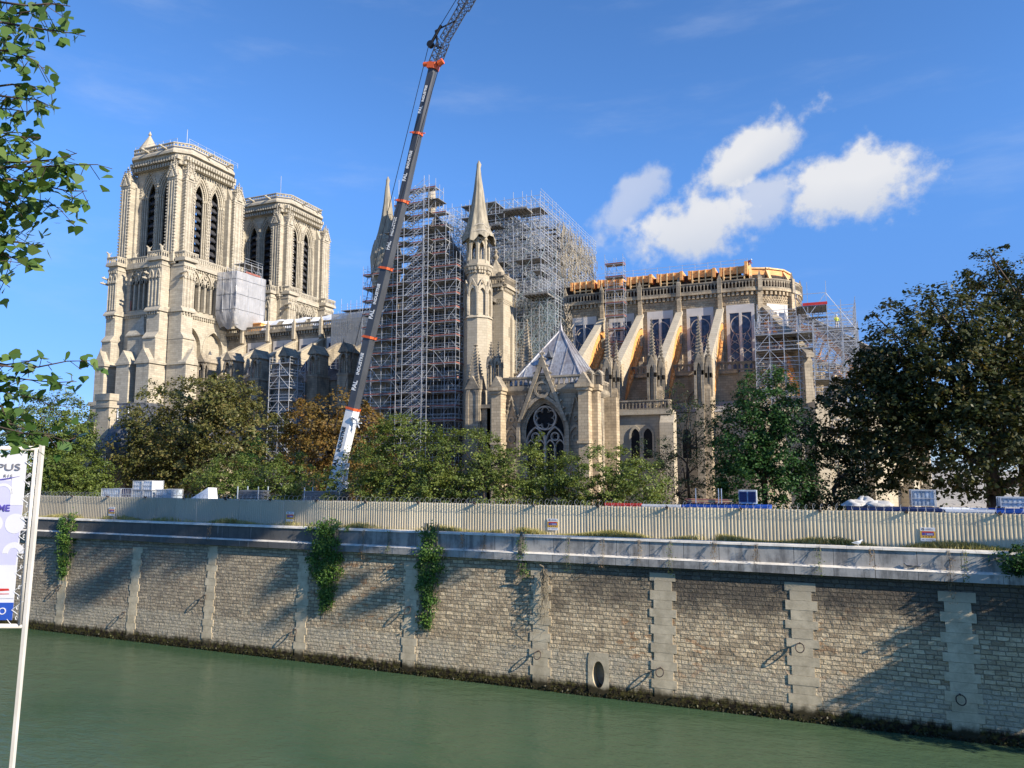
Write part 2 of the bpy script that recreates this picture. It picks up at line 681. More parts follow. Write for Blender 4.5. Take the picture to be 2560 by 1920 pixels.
def m_quay():
    t = NT('rubble quay masonry')
    s = t.sep()
    br = t.N('ShaderNodeTexBrick')
    br.offset = 0.43
    br.squash = 0.72
    br.squash_frequency = 3
    br.inputs['Scale'].default_value = 1
    br.inputs['Brick Width'].default_value = 0.62
    br.inputs['Row Height'].default_value = 0.27
    br.inputs['Mortar Size'].default_value = 0.03
    br.inputs['Mortar Smooth'].default_value = 0.6
    br.inputs['Bias'].default_value = -0.05
    t.put(br.inputs['Color1'], (0.74, 0.60, 0.40))
    t.put(br.inputs['Color2'], (0.40, 0.31, 0.205))
    t.put(br.inputs['Mortar'], (0.33, 0.275, 0.195))
    t.L(t.wallvec(0.10, 1.3), br.inputs['Vector'])
    vo = t.N('ShaderNodeTexVoronoi')
    vo.inputs['Scale'].default_value = 2.3
    mp = t.N('ShaderNodeMapping')
    mp.inputs['Scale'].default_value = (0.75, 1, 1.7)
    t.L(t.pos(), mp.inputs[0])
    t.L(mp.outputs[0], vo.inputs['Vector'])
    sv = t.N('ShaderNodeSeparateColor')
    t.L(vo.outputs['Color'], sv.inputs[0])
    col = br.outputs['Color']
    col = t.mix(t.math('MULTIPLY', t.math('SUBTRACT', 1.0, br.outputs['Fac']), 0.6), col, t.mix(sv.outputs[0], (0.74, 0.72, 0.7), (1.25, 1.22, 1.15)), 'MULTIPLY')
    rust = t.math('MULTIPLY', t.math('GREATER_THAN', sv.outputs[1], 0.90), t.ss(t.noise(0.16, 3, 0.5), 0.45, 0.62, 0.0, 0.55))
    col = t.mix(rust, col, (0.46, 0.22, 0.09))
    fine = t.noise(7.0, 5, 0.7)
    col = t.mix(0.7, col, t.mix(fine, (0.5, 0.5, 0.5), (1.5, 1.5, 1.48)), 'MULTIPLY')
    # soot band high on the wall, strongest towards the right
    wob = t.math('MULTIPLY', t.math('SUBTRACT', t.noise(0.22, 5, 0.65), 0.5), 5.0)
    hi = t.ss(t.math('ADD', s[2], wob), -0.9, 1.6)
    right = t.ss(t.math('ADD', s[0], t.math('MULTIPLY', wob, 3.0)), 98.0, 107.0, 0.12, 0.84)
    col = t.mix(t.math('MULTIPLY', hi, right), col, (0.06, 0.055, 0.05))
    left = t.ss(s[0], 60.0, 92.0, 0.52, 0.0)  # left stretch: tree shade painted into the stone colour
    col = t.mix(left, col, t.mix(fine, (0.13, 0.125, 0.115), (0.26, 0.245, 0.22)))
    # pale flood-washed band, then the dark wet foot of the wall
    zz = t.math('ADD', s[2], t.math('MULTIPLY', t.math('SUBTRACT', t.noise(0.5, 4, 0.6, off=(2, 2, 2)), 0.5), 0.8))
    pale = t.math('MULTIPLY', t.ss(zz, -2.9, -3.3), t.ss(t.noise(0.3, 3, 0.6, off=(5, 1, 8)), 0.3, 0.6, 0.12, 0.55))
    col = t.mix(pale, col, t.mix(fine, (0.46, 0.40, 0.29), (0.68, 0.62, 0.48)))
    z2 = t.math('ADD', s[2], t.math('MULTIPLY', t.math('SUBTRACT', t.noise(2.2, 5, 0.7, (1, 1, 0.4)), 0.5), 1.0))
    wet = t.ss(z2, -4.85, -5.35)
    col = t.mix(wet, col, t.mix(t.ss(t.noise(3.0, 4, 0.6), 0.4, 0.65), (0.022, 0.016, 0.01), (0.085, 0.075, 0.02)))
    h = t.math('ADD', t.math('MULTIPLY', br.outputs['Fac'], -1.0), t.math('MULTIPLY', fine, 0.7))
    h = t.math('ADD', h, t.math('MULTIPLY', sv.outputs[2], 0.5))
    h = t.math('ADD', h, t.math('MULTIPLY', t.noise(2.6, 4, 0.6, off=(7, 7, 7)), 1.3))
    return t.done(col, 0.92, t.bump(h, 0.95, 0.14), spec=0.2)


M['quay'] = m_quay()


def m_ashlar():
    t = NT('dressed quay stone')
    s = t.sep()
    n = t.noise(1.1, 6, 0.65)
    f = t.noise(9.0, 4, 0.6, (1, 1, 2.2))
    col = t.mix(t.ss(n, 0.3, 0.7), (0.46, 0.38, 0.255), (0.70, 0.585, 0.40))
    col = t.mix(0.5, col, t.mix(f, (0.7, 0.7, 0.7), (1.3, 1.3, 1.3)), 'MULTIPLY')
    soot = t.math('MULTIPLY', t.ss(t.math('ADD', s[2], t.math('MULTIPLY', n, 4.0)), 3.0, 5.5), t.ss(s[0], 100, 122, 0.3, 0.8))
    col = t.mix(soot, col, (0.075, 0.07, 0.065))
    col = t.mix(t.ss(t.math('ADD', s[2], n), -4.3, -4.9), col, (0.05, 0.04, 0.02))
    return t.done(col, 0.9, t.bump(f, 0.4, 0.04), spec=0.2)


M['ashlar'] = m_ashlar()


def m_parapet():
    t = NT('stained parapet stone')
    s = t.sep()
    c = t.N('ShaderNodeCombineXYZ')
    t.L(s[0], c.inputs[0])
    t.L(t.math('MULTIPLY', s[2], 0.05), c.inputs[1])
    br = t.N('ShaderNodeTexBrick')
    br.inputs['Scale'].default_value = 1
    br.inputs['Brick Width'].default_value = 2.3
    br.inputs['Row Height'].default_value = 40
    br.inputs['Mortar Size'].default_value = 0.022
    t.put(br.inputs['Color1'], (0.50, 0.47, 0.42))
    t.put(br.inputs['Color2'], (0.39, 0.37, 0.335))
    t.put(br.inputs['Mortar'], (0.12, 0.115, 0.105))
    t.L(c.outputs[0], br.inputs['Vector'])
    streak = t.noise(1.5, 6, 0.65, (1.0, 1.0, 0.16))
    cloud = t.noise(0.5, 6, 0.7, off=(3, 1, 2))
    dark = t.ss(t.math('ADD', t.math('MULTIPLY', streak, 0.55), t.math('MULTIPLY', cloud, 0.55)), 0.47, 0.66, 0.0, 0.8)
    lime = t.ss(t.noise(2.2, 5, 0.6, (1.0, 1.0, 0.10), off=(8, 2, 1)), 0.60, 0.75, 0.0, 0.5)
    col = t.mix(dark, br.outputs['Color'], (0.125, 0.12, 0.115))
    left = t.ss(t.math('ADD', s[0], t.math('MULTIPLY', cloud, 8)), 80.0, 99.0, 0.86, 0.0)  # left part: heavier soot, with tree shade painted in as well
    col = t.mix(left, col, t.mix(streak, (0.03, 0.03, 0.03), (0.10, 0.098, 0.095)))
    col = t.mix(lime, col, (0.50, 0.50, 0.49))
    f = t.noise(8.0, 5, 0.7)
    col = t.mix(0.5, col, t.mix(f, (0.7, 0.7, 0.7), (1.3, 1.3, 1.3)), 'MULTIPLY')
    return t.done(col, 0.85, t.bump(f, 0.3, 0.03), spec=0.25)


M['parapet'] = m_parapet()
M['coping'] = m_plain('pale coping stone', (0.70, 0.65, 0.555), 0.85, 0.14, 1.5)


def m_water():
    t = NT('green river water')
    n1 = t.noise(0.55, 4, 0.6, (1.0, 1.7, 1.0))
    n2 = t.noise(2.3, 4, 0.65, (0.8, 1.6, 1.0), off=(4, 9, 0))
    n3 = t.noise(0.055, 4, 0.6, (1.0, 1.6, 1.0))
    h = t.math('ADD', t.math('MULTIPLY', n1, 1.0), t.math('MULTIPLY', n2, 0.4))
    col = t.mix(t.ss(n3, 0.35, 0.65), (0.045, 0.088, 0.045), (0.070, 0.112, 0.058))
    t.b.inputs['IOR'].default_value = 1.33
    calm = t.ss(n3, 0.3, 0.7, 0.35, 1.0)
    bn = t.N('ShaderNodeBump')
    bn.inputs['Distance'].default_value = 0.13
    t.L(calm, bn.inputs['Strength'])
    t.L(h, bn.inputs['Height'])
    return t.done(col, 0.05, bn.outputs[0], spec=0.5)


M['water'] = m_water()


def m_leaf(name, cols, trans=0.3, rough=0.5, nscale=0.5, tcol=None):
    """cols: list of (position, colour) over the per-leaf random value"""
    t = NT(name)
    g = t.N('ShaderNodeNewGeometry')
    nz = t.noise(nscale, 3, 0.6)
    f = t.math('ADD', t.math('MULTIPLY', g.outputs['Random Per Island'], 0.6), t.math('MULTIPLY', t.ss(nz, 0.3, 0.7), 0.4))
    r = t.N('ShaderNodeValToRGB')
    el = r.color_ramp.elements
    el[0].position, el[0].color = cols[0][0], (*cols[0][1], 1)
    el[1].position, el[1].color = cols[-1][0], (*cols[-1][1], 1)
    for p, c in cols[1:-1]:
        e = el.new(p)
        e.color = (*c, 1)
    t.L(f, r.inputs[0])
    t.put(t.b.inputs['Base Color'], r.outputs[0])
    t.b.inputs['Roughness'].default_value = rough
    t.b.inputs['Specular IOR Level'].default_value = 0.35
    tr = t.N('ShaderNodeBsdfTranslucent')
    t.L(t.mix(1.0, r.outputs[0], (1.35, 1.25, 0.7), 'MULTIPLY'), tr.inputs['Color'])
    mx = t.N('ShaderNodeMixShader')
    mx.inputs[0].default_value = trans
    t.L(t.b.outputs[0], mx.inputs[1])
    t.L(tr.outputs[0], mx.inputs[2])
    t.L(mx.outputs[0], t.out.inputs['Surface'])
    return t.mat


M['leaf_chestnut'] = m_leaf('browning chestnut leaves', [(0.0, (0.05, 0.068, 0.018)), (0.45, (0.12, 0.125, 0.034)), (0.78, (0.19, 0.165, 0.052)), (1.0, (0.22, 0.14, 0.05))])
M['leaf_rust'] = m_leaf('rust chestnut leaves', [(0.0, (0.08, 0.065, 0.016)), (0.5, (0.19, 0.13, 0.032)), (1.0, (0.25, 0.125, 0.035))])
M['leaf_dark'] = m_leaf('dark chestnut leaves', [(0.0, (0.018, 0.03, 0.009)), (0.5, (0.045, 0.06, 0.016)), (0.8, (0.095, 0.085, 0.022)), (1.0, (0.14, 0.085, 0.024))])
M['leaf_bush'] = m_leaf('yellow green bush leaves', [(0.0, (0.055, 0.085, 0.016)), (0.5, (0.125, 0.17, 0.033)), (0.9, (0.21, 0.24, 0.05)), (1.0, (0.32, 0.28, 0.07))])
M['leaf_shrub'] = m_leaf('green shrub leaves', [(0.0, (0.055, 0.095, 0.018)), (0.5, (0.12, 0.17, 0.035)), (1.0, (0.19, 0.22, 0.05))])
M['leaf_deep'] = m_leaf('deep green leaves', [(0.0, (0.015, 0.05, 0.014)), (0.5, (0.04, 0.105, 0.025)), (1.0, (0.085, 0.17, 0.036))])
M['leaf_grey'] = m_leaf('dull green leaves', [(0.0, (0.022, 0.04, 0.016)), (0.5, (0.05, 0.075, 0.028)), (1.0, (0.09, 0.11, 0.04))])
M['leaf_night'] = m_leaf('blackish green leaves', [(0.0, (0.006, 0.014, 0.006)), (1.0, (0.02, 0.04, 0.014))])
M['leaf_ivy'] = m_leaf('fresh ivy leaves', [(0.0, (0.035, 0.085, 0.015)), (0.6, (0.09, 0.18, 0.03)), (0.86, (0.16, 0.24, 0.04)), (1.0, (0.42, 0.36, 0.05))], nscale=0.9)
M['leaf_poplar'] = m_leaf('poplar leaves', [(0.0, (0.045, 0.105, 0.025)), (0.6, (0.105, 0.19, 0.045)), (1.0, (0.20, 0.27, 0.075))], trans=0.42, rough=0.38)
M['leaf_dry'] = m_leaf('dry vine leaves', [(0.0, (0.16, 0.09, 0.05)), (1.0, (0.30, 0.22, 0.12))])
M['grass'] = m_leaf('dry verge grass', [(0.0, (0.18, 0.19, 0.06)), (0.5, (0.34, 0.32, 0.12)), (1.0, (0.50, 0.43, 0.20))], trans=0.35)
# ------------------------------------------------------------------ the setting: ground and water
GZ = 4.0


def sheet(name, x0, x1, y0, y1, z, mat):
    b = MB()
    b.quad((x0, y0, z), (x1, y0, z), (x1, y1, z), (x0, y1, z))
    return tag(b.build(name, mat, None, loc=((x0 + x1) / 2, (y0 + y1) / 2, z)), kind='structure')


sheet('river', -2500, 2500, -118.0, -66.0, -5.9, M['water'])
sheet('garden_ground', -2500, 2500, -66.4, 4000, GZ, M['gravel'])
sheet('river_bed', -2500, 2500, -119.0, -60.0, -9.5, M['gravel'])
_b = MB()
_b.box(-2500, 2500, -400, -118.1, -9.4, 7.8)
tag(_b.build('near_quay', M['ashlar'], None, loc=(120, -130, 7.8)), kind='structure')

# ------------------------------------------------------------------ the cathedral
CATH = thing('cathedral', (62, 0, GZ), 'huge gothic stone cathedral with two square towers, its roof gone and scaffolding all over it', 'cathedral')


def rect(x0, x1, y0, y1):
    return [(x0, y0), (x1, y0), (x1, y1), (x0, y1)]


def chamfer(x0, x1, y0, y1, c):
    return [(x0 + c, y0), (x1 - c, y0), (x1, y0 + c), (x1, y1 - c), (x1 - c, y1), (x0 + c, y1), (x0, y1 - c), (x0, y0 + c)]


def grow(p, k):
    cx = sum(a for a, _ in p) / len(p)
    cy = sum(b for _, b in p) / len(p)
    return [(cx + (a - cx) * k, cy + (b - cy) * k) for a, b in p]


def balustrade(b, pts, z0, z1, step=0.55, th=0.22, rail=0.18, rb=0.2):
    """open stone balustrade along a polyline"""
    for (xa, ya), (xb, yb) in zip(pts[:-1], pts[1:]):
        d = Vector((xb - xa, yb - ya, 0))
        L_ = d.length
        if L_ < 0.05:
            continue
        d.normalize()
        n = Vector((-d.y, d.x, 0)) * th / 2
        F = lambda u, z, k=0.0: (xa + d.x * u + n.x * k, ya + d.y * u + n.y * k, z)
        b.fbox(F, 0, L_, z1 - rail, z1, -1.3, 1.3)
        b.fbox(F, 0, L_, z0, z0 + rb, -1.1, 1.1)
        k = max(1, round(L_ / step))
        for i in range(k + 1):
            u = L_ * i / k
            b.fbox(F, max(0, u - step * 0.13), min(L_, u + step * 0.13), z0 + rb, z1 - rail, -0.7, 0.7)
            if i < k:
                zm = z1 - rail
                w = L_ / k
                for s in (0, 1):
                    uu = u + step * 0.13 if s == 0 else u + w - step * 0.13
                    uv = u + w / 2
                    b.fprism(F, [(uu, zm), (uv, zm), (uv, zm - 0.05), (uu, zm - 0.32 * (z1 - z0))], -0.6, 0.6)


def dentils(b, F, u0, u1, z0, z1, d0, d1, step=0.7, w=0.38):
    k = max(1, int((u1 - u0) / step))
    for i in range(k):
        u = u0 + (u1 - u0) * (i + 0.5) / k
        b.fbox(F, u - w / 2, u + w / 2, z0, z1, d0, d1)


def crockets(b, F, u, z0, z1, d, step=0.58, s=0.13):
    z = z0
    while z < z1:
        b.fbox(F, u - s, u + s, z, z + 0.26, d - s, d + s)
        z += step


def gablet(b, F, u0, u1, z0, zp, d0, d1):
    b.fprism(F, [(u0, z0), (u1, z0), ((u0 + u1) / 2, zp)], d0, d1)


def pinnacle(b, x, y, r, z0, z1, knobs=True, n=4):
    a0 = math.pi / 4
    b.lathe(x, y, [(r, z0), (r * 0.12, z1 - (z1 - z0) * 0.08), (r * 0.3, z1 - (z1 - z0) * 0.05), (0.02, z1)], n, a0)
    if knobs:
        k = max(3, int((z1 - z0) / 0.45))
        for i in range(k):
            t = (i + 0.5) / k * 0.9
            rr = r * (1 - 0.88 * t) + 0.02
            z = z0 + (z1 - z0) * t
            s = 0.05 + 0.07 * (1 - t)
            for q in range(4):
                a = a0 + q * math.pi / 2
                cx, cy = x + rr * math.cos(a), y + rr * math.sin(a)
                b.box(cx - s, cx + s, cy - s, cy + s, z, z + s * 2)


def gargoyle(b, p, d, L_=1.5, r=0.16):
    p = Vector(p)
    d = Vector(d).normalized()
    q = p + d * L_ * 0.75 + Vector((0, 0, 0.12))
    b.tube(p, q, r * 1.3, 6, r * 0.8)
    b.tube(q, q + d * L_ * 0.25 + Vector((0, 0, 0.06)), r * 1.25, 6, r * 0.5)
    b.tube(q - d * 0.1 + Vector((0, 0, 0.1)), q + Vector((0, 0, 0.42)) - d * 0.1, r * 0.6, 4, 0.03)


def belfry_face(b, F, u0, u1, cs, hw, z0=46.5, z1=65.0):
    zs, za, zb = 60.3, 64.55, 48.2
    b.arch_wall(F, u0, u1, z0, z1, 0.0, [(c, hw, zb, zs, za) for c in cs], 0.22)
    h, a, d = hw, za, -0.22
    for k in range(3):
        h2, a2 = h - 0.29, a - 0.52
        for c in cs:
            b.arch_ring(F, c, h + 0.05, h2, zb, zs, a + 0.05, a2, d, d - 0.22)
            for s in (-1, 1):
                uu = c + s * (h2 + 0.06)
                b.tube(F(uu, zb, d + 0.08), F(uu, zs - 0.3, d + 0.08), 0.12, 5)
                b.fbox(F, uu - 0.2, uu + 0.2, zs - 0.45, zs, d - 0.05, d + 0.26)
        h, a, d = h2, a2, d - 0.22
    for c in cs:
        # carved beads round the hood and up the jambs
        for k, (hh, aa) in enumerate(((hw + 0.28, za + 0.35), (hw - 0.55, za - 0.95))):
            dd = 0.06 if k == 0 else -0.4
            for p in arch_pts(c, hh, zs, aa, 10):
                b.fbox(F, p[0] - 0.1, p[0] + 0.1, p[1] - 0.1, p[1] + 0.1, dd - 0.14, dd + 0.1)
        for s in (-1, 1):
            crockets(b, F, c + s * (hw - 0.16), 48.5, 59.6, 0.02, 0.62, 0.09)
    return h, d


def louvres(F, c, h, d, parent):
    m = MB()
    for k in range(9):
        z = 49.0 + k * 1.45
        w = h + 0.25
        m.hexa([F(c - w, z, d - 0.1), F(c + w, z, d - 0.1), F(c + w, z + 1.35, d - 1.35), F(c - w, z + 1.35, d - 1.35),
                F(c - w, z + 0.12, d - 0.1), F(c + w, z + 0.12, d - 0.1), F(c + w, z + 1.47, d - 1.35), F(c - w, z + 1.47, d - 1.35)])
        for i in range(7):
            u = c - w + 2 * w * (i + 0.5) / 7
            m.fprism(F, [(u - w / 9, z + 0.02), (u + w / 9, z + 0.02), (u, z - 0.3)], d - 0.16, d - 0.1)
    m.build('louvre', M['louvre'], parent)


def tower(y0, y1, cE, cS, south):
    x0, x1 = 1.5, 14.5
    b = MB()
    st = M['stone_tower']
    faces = ((S(y0 + 1.0), x0 + 1, x1 - 1, cS), (Ef(x1 - 1.0), y0 + 1, y1 - 1, cE), (Nf(y1 - 1.0), x0 + 1, x1 - 1, cS), (Wf(x0 + 1.0), y0 + 1, y1 - 1, cE))
    hw = 1.86
    hd = None
    for F, a, c, cs in faces:
        hd = belfry_face(b, F, a, c, cs, hw)
        dentils(b, F, a - 0.6, c + 0.6, 64.9, 65.5, 0.0, 1.15, 0.62, 0.34)
        dentils(b, F, a - 0.6, c + 0.6, 65.7, 66.4, 0.0, 1.6, 0.62, 0.36)
        b.fbox(F, a - 0.5, c + 0.5, 65.5, 67.0, -1.4, 0.75)
    # corner buttresses with beaded edges and gabled heads
    for F, us in ((S(y0), ((x0 + 0.1, 1.1), (x1 - 1.25, 1.05))), (Nf(y1), ((x0 + 0.1, 1.1), (x1 - 1.0, 1.1))),
                  (Ef(x1), ((y0 + 1.35, 1.0), (y1 + 0.3, 1.25))), (Wf(x0), ((y0 + 1.35, 1.0), (y1 - 1.0, 1.1)))):
        for uc, w in us:
            dp = 0.8
            b.fbox(F, uc - w, uc + w, 46.5, 62.0, -1.6, dp)
            b.fbox(F, uc - w - 0.1, uc + w + 0.1, 61.7, 62.1, -0.2, dp + 0.12)
            for s in (-1, 1):
                crockets(b, F, uc + s * w, 48.4, 61.6, dp, 0.58, 0.15)
                crockets(b, F, uc + s * w, 48.4, 61.6, -0.6, 0.58, 0.13)
                b.tube(F(uc + s * w * 0.62, 48, dp + 0.03), F(uc + s * w * 0.62, 61.5, dp + 0.03), 0.13, 5)
            b.tube(F(uc, 48, dp + 0.05), F(uc, 61.5, dp + 0.05), 0.1, 5)
            gablet(b, F, uc - w - 0.1, uc + w + 0.1, 62.1, 64.7, -1.2, dp + 0.1)
            gablet(b, F, uc - w * 0.55, uc + w * 0.55, 62.1, 63.6, dp, dp + 0.35)
            for du, dd, zt in ((-0.6, dp - 0.1, 65.3), (0.6, dp - 0.1, 65.4), (0.0, dp - 0.2, 66.0)):
                p = F(uc + du, 0, dd)
                pinnacle(b, p[0], p[1], 0.42, 62.6, zt, True)
            for t in range(6):
                for s in (-1, 1):
                    u = uc + s * (w + 0.1) * (1 - t / 6)
                    b.fbox(F, u - 0.14, u + 0.14, 62.2 + t * 0.4, 62.5 + t * 0.4, dp - 0.05, dp + 0.3)
    # cornice, sloping band and roof deck with cut corners
    oc = chamfer(x0 - 0.95, x1 + 0.95, y0 - 0.95, y1 + 0.95, 2.3)
    b.zprism(chamfer(x0 - 0.4, x1 + 0.4, y0 - 0.4, y1 + 0.4, 1.7), 66.2, 66.9)
    b.zprism(oc, 66.9, 67.3)
    b.zprism(oc, 67.3, 68.1, grow(oc, 0.93))
    b.zprism(chamfer(x0 + 0.3, x1 - 0.3, y0 + 0.3, y1 - 0.3, 1.2), 46.4, 46.9)
    # belfry floor gallery and the stage below it
    body = b.build('tower', st, CATH)
    inner = MB()
    inner.box(x0 + 5.6, x1 - 5.6, y0 + 5.6, y1 - 5.6, 46.8, 60.0)
    inner.zprism(rect(x0 + 5.2, x1 - 5.2, y0 + 5.2, y1 - 5.2), 60.0, 64.5, grow(rect(x0 + 5.2, x1 - 5.2, y0 + 5.2, y1 - 5.2), 0.1))
    inner.build('bell_frame', M['louvre'], body)
    for F, a, c, cs in faces:
        for cc in cs:
            louvres(F, cc, hd[0], hd[1], body)
    bl = MB()
    p = grow(oc, 0.955)
    balustrade(bl, p + [p[0]], 68.1, 68.95, 0.6, 0.25)
    bl.build('roof_balustrade', st, body)
    for F, a, c, cs in faces:
        for u in (a + 4.2, c - 2.4):
            g = MB()
            q0 = Vector(F(u, 67.9, 1.6))
            q1 = Vector(F(u, 67.9, 2.6))
            gargoyle(g, q0, q1 - q0, 1.7, 0.2)
            g.build('gargoyle', st, body)
    return body


# lower stages of both towers: one outline swept down in steps
def tower_base(y0, y1, south, body):
    x0, x1 = 1.5, 14.5
    st = M['stone_tower']
    b = MB()
    if south:
        sb = [(1.1, 2.3), (11.6, 3.0)]             # south buttresses (centre, width)
        eb = [(-19.5, 2.6)]
        S0, Fs, Fe = S(y0), S(y0), Ef(x1)
    else:
        sb = [(2.3, 2.6), (12.0, 3.0)]
        eb = [(y0 + 1.45, 2.7), (y1 + 0.6, 3.2)]
        Fs, Fe = S(y0), Ef(x1)
    # gallery stage 38 - 46: arcades between the buttresses
    if south:
        ucs = [3.2 + 0.72 + i * 1.18 for i in range(6)]
        b.arch_wall(Fs, 1.5, 14.5, 37.4, 46.4, 0.0, [(u, 0.46, 38.4, 43.6, 44.9) for u in ucs], 0.7)
        ue = [-17.4 + i * 1.42 for i in range(6)]
    else:
        b.arch_wall(Fs, 1.5, 14.5, 37.4, 46.4, 0.0, [(3.6 + i * 1.2, 0.46, 38.4, 43.6, 44.9) for i in range(6)], 0.7)
        ue = [y0 + 3.6 + i * 1.42 for i in range(6)]
    b.arch_wall(Fe, y0, y1, 37.4, 46.4, 0.0, [(u, 0.52, 38.4, 43.4, 44.8) for u in ue], 0.7)
    ucs2 = ucs if south else [3.6 + i * 1.2 for i in range(6)]
    for F, us in ((Fs, ucs2), (Fe, ue)):
        w = us[1] - us[0]
        for i, u in enumerate(us):
            for s in (-1, 1):
                b.tube(F(u + s * w * 0.46, 38.4, 0.1), F(u + s * w * 0.46, 43.3, 0.1), 0.16, 6)
                b.fbox(F, u + s * w * 0.46 - 0.26, u + s * w * 0.46 + 0.26, 43.2, 43.7, -0.1, 0.34)
            b.ring(F, u, 44.0, 0.3, 0.2, 0.1, -0.2, 10)
        for i in range(0, len(us) - 1, 2):
            b.arch_ring(F, (us[i] + us[i + 1]) / 2, w + 0.05, w - 0.14, 43.5, 43.6, 46.1, 45.85, 0.28, 0.0)
            b.ring(F, (us[i] + us[i + 1]) / 2, 45.05, 0.38, 0.24, 0.22, 0.0, 12)
    b.box(x0 + 1.6, x1 - 1.6, y0 + 1.6, y1 - 1.6, 36, 46)
    b.box(x0 + 0.03, x1 - 0.03, y0 + 0.03, y1 - 0.03, 45.4, 46.5)
    b.fbox(Nf(y1), x0 + 0.02, x1 - 0.02, GZ, 46.4, -0.8, 0)
    b.fbox(Wf(x0), y0 + 0.02, y1 - 0.82, GZ, 46.4, -0.8, 0)
    # projecting buttresses by stage
    def butt(F, uc, w, d):
        h = w / 2
        b.fbox(F, uc - h, uc + h, 37.6, 46.6, -1.2, d)
        for s in (-0.8, -0.27, 0.27, 0.8):
            b.tube(F(uc + s * h, 38.3, d + 0.04), F(uc + s * h, 43.4, d + 0.04), 0.13, 5)
            b.fbox(F, uc + s * h - 0.2, uc + s * h + 0.2, 43.3, 43.8, d - 0.1, d + 0.28)
        b.arch_ring(F, uc - h * 0.53, 0.5, 0.34, 43.6, 43.7, 45.0, 44.7, d + 0.18, d)
        b.arch_ring(F, uc + h * 0.53, 0.5, 0.34, 43.6, 43.7, 45.0, 44.7, d + 0.18, d)
        b.fbox(F, uc - h - 0.12, uc + h + 0.12, 45.6, 46.0, -0.5, d + 0.14)
        dentils(b, F, uc - h, uc + h, 45.2, 45.6, d, d + 0.2, 0.5, 0.26)
        b.fbox(F, uc - h - 0.35, uc + h + 0.35, 46.5, 46.95, -0.6, d + 0.5)
        # string course
        b.fprism(lambda a, z, q=0.0: F(uc - h - 0.3 + q * (w + 0.6), z, a), [(-0.4, 37.3), (d + 0.45, 37.3), (d + 0.45, 37.55), (d, 38.2), (-0.4, 38.2)], 0.0, 1.0)
        dentils(b, F, uc - h, uc + h, 36.8, 37.3, d - 0.05, d + 0.28, 0.55, 0.28)
        b.fbox(F, uc - h, uc + h, 33.4, 37.4, -1.0, d - 0.02)
        # weathered step at 33, then a fuller shaft, gabled shoulder at 28
        b.fprism(lambda a, z, q=0.0: F(uc - h - 0.05 + q * (w + 0.1), z, a), [(-1.0, 32.4), (d + 0.75, 32.4), (d + 0.75, 32.6), (d, 33.6), (-1.0, 33.6)], 0.0, 1.0)
        b.fbox(F, uc - h, uc + h, 28.0, 32.5, -1.0, d + 0.55)
        gablet(b, F, uc - h - 0.25, uc + h + 0.25, 28.1, 30.6, d - 0.2, d + 1.75)
        b.fbox(F, uc - h - 0.3, uc + h + 0.3, 27.8, 28.15, -0.6, d + 1.85)
        b.fbox(F, uc - h, uc + h, GZ, 27.9, -1.0, d + 1.6)
        pp = F(uc, 0, d + 1.6)
        pinnacle(b, pp[0], pp[1], 0.2, 30.4, 31.4, False)

    for uc, w in sb:
        butt(Fs, uc, w, 2.0)
    for uc, w in eb:
        butt(Fe, uc, w, 1.9)
    if south:
        # middle pier with its pyramid cap
        F = Fs
        b.fbox(F, 4.9, 8.9, 28, 33.3, -0.8, 1.3)
        b.zprism([(4.6, y0 - 1.6), (9.2, y0 - 1.6), (9.2, y0 + 0.4), (4.6, y0 + 0.4)], 33.3, 33.55)
        b.cone([(4.6, y0 - 1.6), (9.2, y0 - 1.6), (9.2, y0 + 0.2), (4.6, y0 + 0.2)], 33.55, (7.1, y0 - 0.1, 37.4))
        gablet(b, F, 5.0, 8.4, 28.1, 30.4, 1.0, 3.6)
        b.fbox(F, 4.95, 8.45, 27.8, 28.15, 0.0, 3.7)
        b.fbox(F, 5.15, 8.25, GZ, 27.9, -0.8, 3.5)
    # east wall with two blank arches
    zc = (y0 + y1) / 2
    if south:
        ops = [(-16.75, 2.35, 14, 31.6, 35.3), (-11.25, 2.35, 14, 31.6, 35.1)]
        b.arch_wall(Fe, y0, y1, GZ, 37.4, 0.0, ops, 0.75)
        b.fbox(Fe, y0 + 0.85, y1 - 0.85, GZ, 37.4, -1.6, -0.75)
        for uc, h, zb, zs, za in ops:
            b.arch_ring(Fe, uc, h + 0.3, h, zs - 3, zs, za + 0.35, za, 0.14, 0.0)
        b.fbox(Fs, x0 + 0.82, x1 - 0.02, GZ, 37.4, -0.8, 0.0)
    else:
        b.fbox(Fe, y0 + 0.02, y1 - 0.82, GZ, 37.4, -1.0, 0.0)
        b.fbox(Fs, x0 + 0.82, x1 - 1.02, GZ, 37.4, -0.8, 0.0)
        k = 0
        for r_ in range(3):
            for i in range(12):
                b.ring(Fe, y0 + 2.6 + i * 0.8 + (0.4 if r_ % 2 else 0), 44.2 + r_ * 0.62, 0.36, 0.24, 0.16, 0.0, 8)
    for F, a, c in ((Fs, x0, x1), (Fe, y0, y1)):
        dentils(b, F, a, c, 36.9, 37.4, 0.0, 0.3, 0.5, 0.26)
        b.fbox(F, a - 0.2, c, 37.4, 37.8, -0.5, 0.42)
        b.fbox(F, a - 0.2, c, 46.1, 46.9, -0.5, 0.55)
        dentils(b, F, a, c, 45.7, 46.1, 0.0, 0.28, 0.5, 0.26)
    bo = b.build('tower_base', st, CATH)
    # gallery balustrade following the buttresses
    bl = MB()
    ys = y0 - 0.4
    pts = [(x0 - 0.4, y1), (x0 - 0.4, ys)]
    for uc, w in sb:
        pts += [(uc - w / 2 - 0.2, ys), (uc - w / 2 - 0.2, y0 - 2.35), (uc + w / 2 + 0.2, y0 - 2.35), (uc + w / 2 + 0.2, ys)]
    pts += [(x1 + 0.4, ys)]
